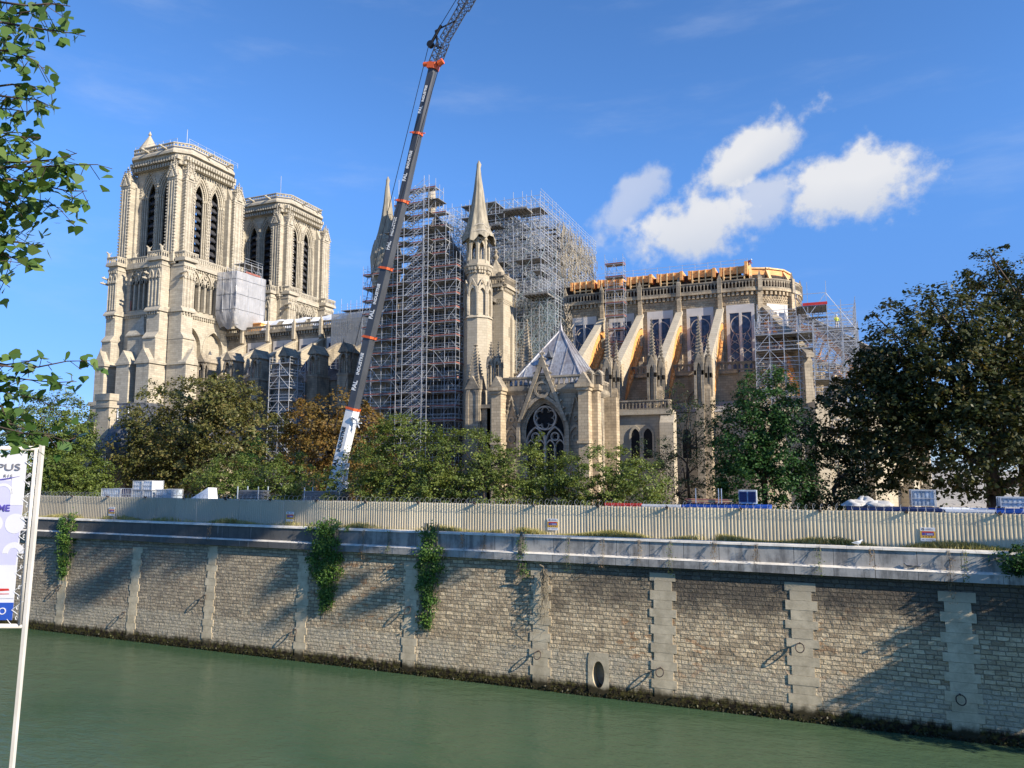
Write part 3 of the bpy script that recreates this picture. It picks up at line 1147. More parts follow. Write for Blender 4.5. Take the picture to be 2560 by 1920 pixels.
    for uc, w in eb:
        pts += [(x1 + 0.4, uc - w / 2 - 0.2), (x1 + 2.25, uc - w / 2 - 0.2), (x1 + 2.25, uc + w / 2 + 0.2), (x1 + 0.4, uc + w / 2 + 0.2)]
    pts += [(x1 + 0.4, y1)]
    balustrade(bl, pts, 46.95, 48.2, 0.55, 0.2)
    bl.build('gallery_balustrade', st, bo)
    dk = MB()
    for F, us in ((Fs, ucs2), (Fe, ue)):
        dk.fbox(F, us[0] - 0.6, us[-1] + 0.6, 38.2, 45.2, -1.55, -1.2)
    dk.build('gallery_recess', M['stone_black'], bo)
    if south:
        w_ = MB()
        for uc in (-16.75, -11.25):
            w_.fprism(Ef(x1), [(uc - 0.75, 30.4), (uc + 0.1, 29.0), (uc + 0.95, 30.4), (uc + 0.1, 31.8)], -0.8, -0.7)
        w_.build('diamond_window', M['slate'], bo)
        dr = MB()
        dr.fbox(Fs, 3.05, 3.75, 38.4, 40.3, 0.0, 0.04)
        dr.build('red_door', M['toe'], bo)
    for F, a in ((Fs, (sb[0][0], sb[1][0])), (Fe, [e[0] for e in eb])):
        for u in a:
            for k in range(2):
                g = MB()
                q0 = Vector(F(u - 1.6, 44.2 - k * 0.9, 1.4))
                q1 = Vector(F(u - 1.6 - 0.4 * k, 44.2, 2.6))
                gargoyle(g, q0, Vector((q1 - q0).xy.to_3d()), 1.6, 0.2)
                g.build('gargoyle', st, bo)
    for u, d in ((4.6, 0.4), (sb[1][0] - 1.6, 2.2), (sb[1][0] + 1.5, 2.2), (0.0, 2.2)):
        g = MB()   # seated stone chimera on the rail
        p = Vector(Fs(u, 48.2, d))
        g.tube(p, p + Vector((0, -0.15, 0.75)), 0.28, 6, 0.2)
        g.tube(p + Vector((0, -0.1, 0.7)), p + Vector((0, -0.55, 0.95)), 0.2, 6, 0.1)
        g.tube(p + Vector((0, 0.1, 0.5)), p + Vector((0.25, 0.35, 1.05)), 0.12, 4, 0.03)
        g.build('chimera', st, bo)


tS = tower(-20.6, -7.2, (-14.7, -10.75), (5.6, 9.5), True)
tower_base(-20.6, -7.2, True, tS)
tN = tower(7.2, 20.8, (12.95, 16.95), (5.0, 9.0), False)
tower_base(7.2, 20.8, False, tN)
# stair turret cone, lightning rods and safety rails on the tower roofs
m = MB()
m.lathe(2.9, -17.9, [(1.5, 67.6), (1.5, 69.9), (1.8, 70.0), (1.8, 70.2), (0.14, 73.2), (0.32, 73.4), (0.05, 74.1)], 12)
m.build('stair_turret', M['stone_clean'], tS)
for (x, y, z1), p in (((12.8, -18.2, 72.6), tS), ((13.6, 7.0, 72.8), tN)):
    m = MB()
    m.tube((x, y, 68), (x, y, z1), 0.05, 4)
    m.build('lightning_rod', M['steel'], p)
m = MB()
for (xa, ya), (xb, yb) in (((2.5, -20.6), (13, -20.6)), ((14.8, -19.5), (14.8, -7.2))):
    for i in range(7):
        t = i / 6
        x, y = xa + (xb - xa) * t, ya + (yb - ya) * t
        m.tube((x, y, 68.9), (x, y, 69.9), 0.04, 4)
        if i:
            m.tube((px, py, 69.85), (x, y, 69.85), 0.025, 4)
            m.tube((px, py, 69.4), (x, y, 69.4), 0.02, 4)
        px, py = x, y
m.build('safety_rail', M['steel'], tS)

# ---- nave
sn = M['stone_nave']
NX = [18.7 + 6.05 * i for i in range(8)]
m = MB()
Fn = S(-7.5)
m.fbox(Fn, 14.53, 62, 24, 35.0, -1.0, 0)
m.fbox(Fn, 14.5, 62, 34.9, 35.3, -1.2, 0.65)
dentils(m, Fn, 14.6, 62, 34.3, 34.9, 0, 0.42, 0.6, 0.3)
dentils(m, Fn, 14.6, 62, 33.9, 34.15, 0, 0.16, 0.35, 0.2)
for x in NX:
    m.fbox(Fn, x - 0.42, x + 0.42, 22, 35.0, 0, 0.55)
m.fbox(Nf(7.5), 14.5, 62, 24, 35.3, -1.0, 0)
m.box(15, 62, -6.4, 6.4, 33.2, 33.6)
# aisle: tribune wall, lean-to roofs, chapel wall
m.fbox(S(-14.2), 14.5, 60, GZ, 24.5, -0.8, 0)
m.fbox(S(-21.0), 15, 60, GZ, 15.5, -0.8, 0)
m.fbox(S(-21.0), 15, 60, 15.5, 16.0, -0.9, 0.4)
nave = m.build('nave_wall', sn, CATH)
m = MB()
m.quad((14.5, -14.6, 24.4), (60, -14.6, 24.4), (60, -8.4, 27.2), (14.5, -8.4, 27.2))
m.quad((15, -21.2, 15.9), (60, -21.2, 15.9), (60, -14.9, 18.0), (15, -14.9, 18.0))
m.build('aisle_roof', M['slate'], CATH)
m = MB()
pts = [(14.6, -8.0)] + [(62, -8.0)]
balustrade(m, pts, 35.3, 36.35, 0.42, 0.2)
m.build('nave_balustrade', sn, nave)
for x in NX:
    p_ = MB()
    p_.box(x - 0.28, x + 0.28, -8.5, -7.9, 33.3, 36.5)
    pinnacle(p_, x, -8.2, 0.3, 36.5, 37.5, False)
    p_.build('pinnacle', M['stone_clean'], nave)
for i in range(7):
    c_ = (NX[i] + NX[i + 1]) / 2
    f = MB()
    f.fbox(Fn, c_ - 2.15, c_ + 2.15, 25.5, 33.35, 0.02, 0.12)
    w = f.build('window_board', M['panel'], nave)
    g = MB()
    for s in (-1, 1):
        g.fbox(Fn, c_ + s * 0.95 - 0.7, c_ + s * 0.95 + 0.7, 26, 32.2, 0.1, 0.16)
    g.build('window_glass', M['glass'], w)
for x in NX:
    f = MB()   # flying buttress: straight coping, curved soffit
    F = lambda yy, z, d=0.0, x=x: (x + d, yy, z)
    top = [(-7.6, 32.9), (-18.0, 27.45)]
    sof = [(-15.2 + 7.2 * t, 25.6 + (30.6 - 25.6) * math.sin(t * math.pi / 2)) for t in [i / 8 for i in range(9)]]
    f.fprism(F, [(-7.6, 32.9), (-15.6, 28.7), (-15.6, 25.5)] + sof + [(-7.6, 30.6)], -0.38, 0.38)
    f.hexa([F(-7.6, 32.9, -0.5), F(-7.6, 32.9, 0.5), F(-15.8, 28.55, 0.5), F(-15.8, 28.55, -0.5), F(-7.6, 33.25, -0.5), F(-7.6, 33.25, 0.5), F(-15.8, 28.9, 0.5), F(-15.8, 28.9, -0.5)])
    f.build('flying_buttress', M['stone_clean'] if x < 40 else sn, CATH)
    p_ = MB()   # gabled pier head with open niches
    ya, yb = -18.2, -14.9
    p_.box(x - 1.0, x + 1.0, ya, yb, GZ, 24.6)
    p_.box(x - 1.15, x + 1.15, ya - 0.15, yb + 0.1, 24.6, 24.95)
    p_.box(x - 0.75, x + 0.75, ya + 1.0, yb - 0.0, 24.9, 28.4)
    for (cx, cy) in ((x - 0.7, ya + 0.15), (x + 0.7, ya + 0.15)):
        p_.tube((cx, cy, 24.9), (cx, cy, 27.3), 0.16, 6)
    p_.arch_ring(S(ya), x, 0.85, 0.5, 27.2, 27.3, 28.7, 28.2, 0.0, -0.35)
    p_.arch_ring(Ef(x + 0.85), ya + 0.55, 0.55, 0.3, 25.0, 27.3, 28.3, 27.9, 0.0, -0.25)
    p_.arch_ring(Wf(x - 0.85), ya + 0.55, 0.55, 0.3, 25.0, 27.3, 28.3, 27.9, 0.0, -0.25)
    p_.box(x - 0.85, x + 0.85, ya, yb, 28.25, 28.5)
    p_.fprism(S(0), [(x - 1.05, 28.4), (x + 1.05, 28.4), (x, 30.0)], -ya + 0.1, -yb)
    pinnacle(p_, x, ya, 0.15, 29.8, 30.6, False)
    p_.tube((x, ya + 0.5, 24.9), (x, ya + 0.5, 27.0), 0.24, 6, 0.16)
    p_.build('pier_head', sn, CATH)

# ---- transept south front (behind the scaffold), turrets
sb_ = M['stone_black']
m = MB()
Ft = S(-22.0)
m.arch_wall(Ft, 60.5, 75.0, GZ, 36.5, 0, [(67.6, 5.2, 8, 25.0, 32.0)], 0.9)
m.fbox(Ft, 62, 73.5, GZ, 36, -2.0, -1.2)
m.fprism(Ft, [(61.0, 36.5), (74.4, 36.5), (67.7, 47.6)], -1.0, 0)
m.ring(Ft, 67.6, 25.5, 5.2, 4.6, 0.1, -0.6, 40)
for k in range(24):
    a = math.pi * 2 * k / 24
    m.tube(Ft(67.6 + 0.9 * math.cos(a), 25.5 + 0.9 * math.sin(a), -0.5), Ft(67.6 + 4.7 * math.cos(a), 25.5 + 4.7 * math.sin(a), -0.5), 0.12, 4)
m.fbox(Ef(74.6), -21.9, -7.4, GZ, 35, -1.0, 0)
m.fbox(Wf(61.0), -21.9, -7.4, GZ, 35, -1.0, 0)
m.fbox(Ef(74.63), -21.8, -7.4, 34.6, 35.2, -1.0, 0.5)
tr = m.build('transept', sb_, CATH)
m = MB()
m.lathe(67.2, -22.4, [(0.5, 47.2), (0.55, 48.4), (0.8, 48.6), (0.8, 49.6), (0.62, 50.4), (0.48, 51.4), (0.2, 51.7)], 10)
m.build('gable_statue', M['stone_clean'], tr)


def oct_poly(cx, cy, r):
    return [(cx + r * math.cos(math.pi / 8 + k * math.pi / 4), cy + r * math.sin(math.pi / 8 + k * math.pi / 4)) for k in range(8)]


def turret(cx, cy, mat):
    m = MB()
    m.zprism(oct_poly(cx, cy, 2.0), GZ, 30.7)
    m.zprism(oct_poly(cx, cy, 2.2), 30.7, 31.1, oct_poly(cx, cy, 1.9))
    m.zprism(oct_poly(cx, cy, 1.62), 31.0, 36.6)
    for k in range(8):
        a = k * math.pi / 4
        n = Vector((math.cos(a), math.sin(a), 0))
        t = Vector((-math.sin(a), math.cos(a), 0))
        o = Vector((cx, cy, 0)) + n * 1.5
        F = lambda u, z, d=0.0, o=o, n=n, t=t: tuple(o + t * u + n * d + Vector((0, 0, z)))
        m.arch_ring(F, 0, 0.66, 0.46, 31.0, 34.2, 35.5, 35.0, 0.36, -0.1)
        m.arch_ring(F, 0, 0.72, 0.56, 34.2, 34.3, 36.4, 36.1, 0.42, 0.2, 2)
        e = Vector((cx, cy, 0)) + (n * 1.76 + t * 0.72)
        m.tube((e.x, e.y, 31.1), (e.x, e.y, 35.2), 0.15, 5)
        for q in range(3):
            m.fbox(F, -0.5 + q * 0.36, -0.25 + q * 0.36, 37.2, 37.6, -0.05, 0.28)
            m.fbox(F, -0.62 + q * 0.42, -0.34 + q * 0.42, 37.6, 38.0, -0.05, 0.42)
    m.zprism(oct_poly(cx, cy, 1.6), 36.6, 37.7)
    m.zprism(oct_poly(cx, cy, 1.7), 37.6, 38.2, oct_poly(cx, cy, 2.1))
    m.zprism(oct_poly(cx, cy, 2.15), 38.2, 38.5)
    for k in range(8):
        a = math.pi / 8 + k * math.pi / 4
        x, y = cx + 1.45 * math.cos(a), cy + 1.45 * math.sin(a)
        m.box(x - 0.17, x + 0.17, y - 0.17, y + 0.17, 38.4, 42.2)
        a2 = k * math.pi / 4
        n = Vector((math.cos(a2), math.sin(a2), 0))
        t = Vector((-math.sin(a2), math.cos(a2), 0))
        o = Vector((cx, cy, 0)) + n * 1.38
        F = lambda u, z, d=0.0, o=o, n=n, t=t: tuple(o + t * u + n * d + Vector((0, 0, z)))
        m.arch_ring(F, 0, 0.5, 0.34, 40.8, 41.0, 42.2, 41.8, 0.1, -0.2)
        m.fbox(F, -0.5, 0.5, 38.5, 39.2, -0.1, 0.12)
    m.lathe(cx, cy, [(0.5, 38.4), (0.5, 42.2)], 8)
    m.zprism(oct_poly(cx, cy, 1.75), 42.1, 42.4)
    o = m.build('turret', mat, CATH)
    s = MB()   # statue standing in the front niche
    x, y = cx - 0.72, cy - 1.75
    s.lathe(x, y, [(0.2, 31.1), (0.14, 31.5), (0.26, 32.0), (0.3, 33.0), (0.26, 33.6), (0.11, 33.9), (0.16, 34.15), (0.05, 34.4)], 8)
    s.build('statue', M['stone_clean'], o)
    return o


tSE = turret(75.3, -23.0, M['stone_clean'])
tSW = turret(59.8, -23.0, sn)


def net_spire(cx, cy, tip, parent, seed, mat, base, r0):
    rnd = random.Random(seed)
    n = 40
    prof = [(base, r0), (base + 0.7, r0 * 0.93), (base + 1.6, r0 * 0.76), (base + 3.0, r0 * 0.60), (base + 5.0, r0 * 0.45), (base + 7.5, r0 * 0.30), (base + 9.5, r0 * 0.19), (tip - 1.2, r0 * 0.12), (tip - 0.6, r0 * 0.14), (tip, 0.03)]
    ph = [rnd.uniform(0, 6.28) for _ in range(4)]
    vs, fs = [], []
    for k, (z, r) in enumerate(prof):
        fold = max(0.05, 0.11 * (1 - k / 10))
        for i in range(n):
            a = 2 * math.pi * i / n
            rr = r * (1 + fold * math.sin(8 * a + ph[0] + 0.25 * k) + fold * 0.5 * math.sin(13 * a + ph[1]) + fold * 0.35 * math.sin(5 * a + ph[2] + k))
            zz = z
            if k == 0:
                zz += 0.4 * math.sin(8 * a + ph[3]) + 0.25 * math.sin(3 * a + ph[1])
            vs.append((cx + rr * math.cos(a) + 0.05 * math.sin(k * 1.7), cy + rr * math.sin(a), zz))
    for k in range(len(prof) - 1):
        for i in range(n):
            j = (i + 1) % n
            fs.append((k * n + i, k * n + j, (k + 1) * n + j, (k + 1) * n + i))
    b = MB()
    b.add(vs, fs)
    o = b.build('spire_netting', mat, parent, True)
    for z, r in ((base + 0.9, r0 * 0.95), (base + 1.9, r0 * 0.76)):
        rope = MB()
        q = [(cx + r * 1.02 * math.cos(t * math.pi / 12), cy + r * 1.02 * math.sin(t * math.pi / 12), z + 0.25 * math.sin(t)) for t in range(25)]
        rope.path(q, 0.03, 4)
        rope.build('rope', M['panel'], o)


M['net_beige'] = m_plain('beige netting', (0.33, 0.29, 0.215), 0.9, 0.22, 1.4, stretch=(2.5, 2.5, 0.25))
net_spire(75.3, -23.0, 54.4, tSE, 3, M['net_beige'], 42.2, 2.35)
net_spire(59.8, -23.0, 54.4, tSW, 8, M['net_beige'], 42.6, 2.0)
m = MB()
m.lathe(59.8, -23.0, [(2.1, 37), (2.3, 39.5), (2.45, 41.6), (1.9, 44.0)], 14)
m.build('turret_netting', M['net_beige'], tSW)

# square stair tower on the east flank of the transept
m = MB()
F1, F2 = S(-16.0), Ef(76.2)
m.box(71.2, 76.2, -16.0, -11.0, GZ, 37.1)
for F, a, c in ((F1, 71.2, 76.2), (F2, -16, -11)):
    dentils(m, F, a, c, 36.5, 37.0, 0, 0.32, 0.46, 0.24)
    m.fbox(F, a, c, 37.0, 37.35, -0.2, 0.55)
    for r_ in range(3):
        for i in range(12):
            u = a + (i + 0.5 + (0.5 if r_ % 2 else 0)) * 0.40
            m.fprism(F, [(u - 0.2, 34.6 + r_ * 0.3), (u, 34.75 + r_ * 0.3), (u + 0.2, 34.6 + r_ * 0.3), (u, 34.45 + r_ * 0.3)], -0.02, 0.06)
m.box(74.0, 76.6, -13.4, -10.2, GZ, 32.6)
m.hexa([(74, -13.4, 32.6), (76.6, -13.4, 32.6), (76.6, -10.2, 32.6), (74, -10.2, 32.6), (74, -12.3, 34.6), (76.3, -12.3, 34.6), (76.3, -10.2, 34.2), (74, -10.2, 34.2)])
st2 = m.build('stair_tower', M['stone_clean'], CATH)
m = MB()
balustrade(m, [(71.0, -16.4), (76.6, -16.4), (76.6, -10.7)], 37.35, 38.75, 0.42, 0.2)
m.build('stair_tower_balustrade', sn, st2)
m = MB()
m.lathe(73.9, -13.7, [(2.0, 37.4), (2.0, 38.5), (2.2, 38.6), (1.3, 40.3), (0.5, 41.5), (0.2, 42.0), (0.5, 42.5), (0.16, 43.0), (0.34, 43.4), (0.03, 43.9)], 8)
for k in range(8):
    a = k * math.pi / 4
    x, y = 73.9 + 1.9 * math.cos(a), -13.7 + 1.9 * math.sin(a)
    m.box(x - 0.3, x + 0.3, y - 0.3, y + 0.3, 38.2, 39.6)
m.build('stair_tower_cap', sn, st2)
m = MB()
m.fbox(F2, -13.9, -13.7, 29.6, 31.2, 0, 0.02)
m.build('arrow_slit', M['dark'], st2)

# flank of the transept, covered with dark netting
m = MB()
m.fbox(Ef(76.8), -10.5, -5, 22, 35.5, 0.0, 0.06)
m.build('dust_netting', M['net_dark'], tr)

# ---- choir and apse
so_ = M['stone_choir']
M['charred'] = m_plain('dark brown boarding', (0.05, 0.036, 0.026), 0.85, 0.3)
CX = [83.4, 89.3, 95.25, 101.1, 107.0]
AC = (109.8, 0.0)
AR = 7.5
m = MB()
Fc = S(-7.5)
m.fbox(Fc, 75, 109.8, 22, 35.0, -1.0, 0)
m.fbox(Nf(7.5), 75, 109.8, 22, 35.0, -1.0, 0)


def arcpts(r, a0, a1, n):
    return [(AC[0] + r * math.sin(R(a0 + (a1 - a0) * i / n)), AC[1] - r * math.cos(R(a0 + (a1 - a0) * i / n))) for i in range(n + 1)]


def arc_band(b, r0, r1, z0, z1, n=30):
    po = arcpts(r1, 0, 180, n)
    pi = arcpts(r0, 0, 180, n)
    for i in range(n):
        a, c, e, f = po[i], po[i + 1], pi[i + 1], pi[i]
        b.hexa([(*a, z0), (*c, z0), (*e, z0), (*f, z0), (*a, z1), (*c, z1), (*e, z1), (*f, z1)])


arc_band(m, 6.5, 7.5, 22, 35.0)
m.fbox(Fc, 75, 109.8, 35.0, 35.35, -1.0, 0.62)
arc_band(m, 6.5, 8.12, 35.0, 35.35)
m.fbox(Fc, 75, 109.8, 34.15, 34.3, 0, 0.12)
arc_band(m, 7.4, 7.62, 34.15, 34.3)
m.fbox(Fc, 75, 109.8, 33.15, 33.3, 0, 0.12)
arc_band(m, 7.4, 7.62, 33.15, 33.3)
dentils(m, Fc, 76, 109.8, 34.45, 35.0, 0, 0.45, 0.62, 0.34)


def radial(a):
    n = Vector((math.sin(R(a)), -math.cos(R(a)), 0))
    t = Vector((math.cos(R(a)), math.sin(R(a)), 0))
    o = Vector((AC[0], AC[1], 0)) + n * AR
    return lambda u, z, d=0.0: tuple(o + t * u + n * d + Vector((0, 0, z)))


for k in range(36):
    F = radial(k * 5 + 2.5)
    m.fbox(F, -0.17, 0.17, 34.45, 35.0, -0.1, 0.45)
# checkered frieze
for r_ in range(3):
    for i in range(76):
        u = 80 + i * 0.4 + (0.2 if r_ % 2 else 0)
        m.fprism(Fc, [(u - 0.2, 33.5 + r_ * 0.28), (u, 33.64 + r_ * 0.28), (u + 0.2, 33.5 + r_ * 0.28), (u, 33.36 + r_ * 0.28)], -0.02, 0.07)
    for i in range(52):
        F = radial(3 + i * 3 + (1.5 if r_ % 2 else 0))
        m.fprism(F, [(-0.19, 33.5 + r_ * 0.28), (0, 33.64 + r_ * 0.28), (0.19, 33.5 + r_ * 0.28), (0, 33.36 + r_ * 0.28)], -0.05, 0.07)
for x in CX:
    m.fbox(Fc, x - 0.3, x + 0.3, 21, 35.0, 0, 0.6)
APS = (20, 60, 100, 140)
for a in APS:
    m.fbox(radial(a), -0.34, 0.34, 21, 35.0, -0.2, 0.6)
m.box(76, 109.8, -6.4, 6.4, 33.2, 33.6)
choir = m.build('choir_wall', so_, CATH)
m = MB()
m.fbox(S(-6.9), 80, 109.8, 33.6, 38.3, -0.1, 0)
arc_band(m, 6.7, 6.8, 33.6, 37.6)
m.box(80, 109.8, -6.8, 6.8, 38.2, 38.3)
m.build('vault_cover', M['charred'], choir)
m = MB()
balustrade(m, [(75, -8.0), (109.8, -8.0)] + arcpts(8.0, 0, 180, 14)[1:], 35.35, 36.75, 0.5, 0.2)
m.build('choir_balustrade', sn, choir)
for F, name in [(S(-7.5), x) for x in CX] + [(radial(a), 0) for a in APS]:
    p_ = MB()
    u = name if name else 0
    p_.fbox(F, u - 0.3, u + 0.3, 34.9, 37.0, 0.2, 0.8)
    q = F(u, 0, 0.5)
    pinnacle(p_, q[0], q[1], 0.36, 37.0, 38.0, False)
    p_.build('pinnacle', sn, choir)


def choir_window(F, c, hw=2.0):
    f = MB()
    f.fbox(F, c - hw, c + hw, 31.9, 33.1, 0.02, 0.14)
    f.fbox(F, c - hw, c - hw + 0.42, 23.2, 31.9, 0.02, 0.14)
    f.fbox(F, c + hw - 0.42, c + hw, 23.2, 31.9, 0.02, 0.14)
    f.fbox(F, c - 0.17, c + 0.17, 23.2, 31.9, 0.05, 0.2)
    w = f.build('window_board', M['panel'], choir)
    g = MB()
    g.fbox(F, c - hw + 0.42, c + hw - 0.42, 23.2, 31.9, -0.02, 0.03)
    g.build('window_glass', M['glass'], w)
    t = MB()
    r = hw - 0.5
    t.ring(F, c, 30.1, r, r - 0.13, 0.10, 0.03, 32)
    for s in (-1, 1):
        uc = c + s * (hw - 0.42 + 0.17) / 2
        h = (hw - 0.42 - 0.17) / 2
        t.arch_ring(F, uc, h, h - 0.1, 23.3, 26.8, 29.2, 29.0, 0.10, 0.03)
        for z in (24.6, 25.9, 27.2):
            t.tube(F(uc - h, z, 0.08), F(uc + h, z + 1.0, 0.08), 0.05, 4)
            t.tube(F(uc - h, z + 1.0, 0.08), F(uc + h, z, 0.08), 0.05, 4)
        for q in (-1, 1):
            t.fbox(F, uc + q * h - 0.06, uc + q * h + 0.06, 23.2, 31.8, 0.03, 0.09)
    t.build('tracery', M['pinkframe'], w)


for i in range(4):
    choir_window(Fc, (CX[i] + CX[i + 1]) / 2, 1.95)
choir_window(S(-7.62), 109.75, 1.95)
for a in (40, 80, 120):
    choir_window(radial(a), 0, 1.75)

# tribune stage with its parapet, then the chapels
m = MB()
m.fbox(S(-13.6), 77, 109.8, GZ, 22.6, -0.9, 0)
po = arcpts(13.6, 0, 180, 18)
m.zprism(po, GZ, 22.6)
m.fbox(S(-13.6), 77, 109.8, 22.4, 22.8, -0.9, 0.4)
for x in CX:
    m.arch_ring(S(-13.6), x - 2.9, 1.6, 1.2, 15, 18.5, 20.8, 20.3, 0.2, 0)
trib = m.build('tribune_wall', so_, CATH)
m = MB()
balustrade(m, [(77, -13.8), (109.8, -13.8)] + arcpts(13.8, 0, 180, 12)[1:], 22.8, 24.0, 0.7, 0.25)
m.build('tribune_balustrade', sn, trib)
m = MB()
m.fbox(S(-22.0), 96, 109.8, GZ, 16.6, -0.9, 0)
m.zprism(arcpts(22.0, 0, 180, 14), GZ, 16.6)
m.box(93.6, 102.6, -25.0, -13.5, GZ, 16.3)
m.box(93.4, 103.0, -25.5, -13.5, 16.3, 16.9)
m.box(101.6, 103.3, -26.2, -24.2, GZ, 15.2)
m.hexa([(101.6, -26.2, 15.2), (103.3, -26.2, 15.2), (103.3, -24.2, 15.2), (101.6, -24.2, 15.2), (101.6, -25.0, 16.6), (103.3, -25.0, 16.6), (103.3, -24.2, 16.6), (101.6, -24.2, 16.6)])
m.zprism(arcpts(22.4, 0, 180, 14), 16.5, 17.0)
for x in (98.3, 104.2):
    for s in (-0.8, 0.8):
        m.arch_ring(S(-25.0 if x < 100 else -22.0), x + s + 0.8, 0.78, 0.55, 10.8, 13.7, 15.0, 14.6, 0.16, 0)
for k in range(9):
    a = 8 + k * 18
    F = lambda u, z, d=0.0, a=a: tuple(Vector((AC[0] + 22.0 * math.sin(R(a)), AC[1] - 22.0 * math.cos(R(a)), z)) + Vector((math.cos(R(a)), math.sin(R(a)), 0)) * u + Vector((math.sin(R(a)), -math.cos(R(a)), 0)) * d)
    m.fbox(F, -0.8, 0.8, GZ, 17.6, -0.5, 1.6)
    m.arch_ring(F, 3.4, 1.9, 1.5, 7.5, 12.8, 15.4, 14.9, 0.2, 0.0)
chap = m.build('chapel_wall', M['stone_clean'], CATH)
for x in (98.3, 104.2):
    for s in (0.0, 1.6):
        m = MB()
        m.fprism(S(-25.0 if x < 100 else -22.0), [(x + s - 0.56, 10.9)] + arch_pts(x + s, 0.56, 13.7, 14.6) + [(x + s + 0.56, 10.9)], 0.01, 0.05)
        m.build('chapel_window', M['dark'], chap)
m = MB()
balustrade(m, [(94.0, -25.2), (102.6, -25.2), (102.6, -21.0)], 16.9, 18.15, 0.45, 0.22)
m.build('chapel_balustrade', sn, chap)
m = MB()
m.quad((96, -21.9, 16.7), (109.8, -21.9, 16.7), (109.8, -14.2, 18.6), (96, -14.2, 18.6))
m.build('chapel_roof', M['lead'], chap)


def choir_flyer(F, pin=True, y1=-20.6, pd=3.4):
    """F(y, z, d): long flying buttress, its pier and its spire"""
    top0, top1 = (-7.7, 32.6), (y1 - 2.2, 22.9)
    f = MB()
    sof = []
    for i in range(13):
        t = i / 12
        yy = -19.6 + (11.9) * t
        sof.append((yy, 19.0 + 11.6 * math.sin(t * math.pi / 2) ** 0.92))
    f.fprism(F, [(-7.7, 32.4), (y1 - 0.6, 23.7), (y1 - 0.6, 18.8), (-19.6, 18.8)] + sof + [(-7.7, 30.6)], -0.36, 0.36)
    sl_ = (32.6 - 22.9) / (-7.7 - (y1 - 2.2))
    f.hexa([F(-7.7, 32.4, -0.5), F(-7.7, 32.4, 0.5), F(y1 - 1.4, 23.2, 0.5), F(y1 - 1.4, 23.2, -0.5), F(-7.7, 32.85, -0.5), F(-7.7, 32.85, 0.5), F(y1 - 1.4, 23.65, 0.5), F(y1 - 1.4, 23.65, -0.5)])
    f.build('flying_buttress', M['stone_clean'] if pin else sn, CATH)
    p_ = MB()
    p_.hexa([F(y1 - pd, GZ, -0.55), F(y1 - pd, GZ, 0.55), F(y1 + 0.6, GZ, 0.55), F(y1 + 0.6, GZ, -0.55), F(y1 - pd, 19.4, -0.55), F(y1 - pd, 19.4, 0.55), F(y1 + 0.6, 19.4, 0.55), F(y1 + 0.6, 19.4, -0.55)])
    p_.hexa([F(y1 - pd + 0.1, 19.4, -0.5), F(y1 - pd + 0.1, 19.4, 0.5), F(y1 + 0.2, 19.4, 0.5), F(y1 + 0.2, 19.4, -0.5), F(y1 - min(2.0, pd - 0.2), 23.0, -0.5), F(y1 - min(2.0, pd - 0.2), 23.0, 0.5), F(y1 + 0.2, 23.6, 0.5), F(y1 + 0.2, 23.6, -0.5)])
    p_.build('buttress_pier', so_ if pin else sn, CATH)
    if pin:
        for dd, yy, w, z0, z1, z2 in ((-0.75, y1 - 3.2, 0.46, 17.5, 23.3, 28.8), (0.3, y1 - 2.7, 0.28, 18.5, 23.0, 26.4)):
            q = MB()
            c0 = F(yy, 0, dd)
            x, y = c0[0], c0[1]
            for sx in (-1, 1):
                for sy in (-1, 1):
                    q.box(x + sx * w - 0.14, x + sx * w + 0.14, y + sy * w - 0.14, y + sy * w + 0.14, z0, z1 - 0.6)
            q.box(x - w, x + w, y - w, y + w, GZ, z0 + 0.2)
            q.box(x - w * 0.5, x + w * 0.5, y - w * 0.5, y + w * 0.5, z0, z1 - 0.6)
            for G, a in ((S(y - w - 0.1), x), (Nf(y + w + 0.1), x), (Ef(x + w + 0.1), y), (Wf(x - w - 0.1), y)):
                q.arch_ring(G, a, w + 0.14, w - 0.18, z1 - 2.2, z1 - 1.6, z1 + 0.7, z1 - 0.6, 0.02, -0.25, 3)
            pinnacle(q, x, y, w * 1.05, z1 - 0.5, z2)
            q.build('spire', sn, CATH)


for x in CX[1:]:
    choir_flyer(lambda yy, z, d=0.0, x=x: (x + d, yy, z))
for a in (25, 62):
    n = Vector((math.sin(R(a)), -math.cos(R(a)), 0))
    t = Vector((math.cos(R(a)), math.sin(R(a)), 0))
    choir_flyer(lambda yy, z, d=0.0, n=n, t=t: tuple(Vector((AC[0], AC[1], z)) + n * (-yy) + t * d), pin=False, pd=0.9)


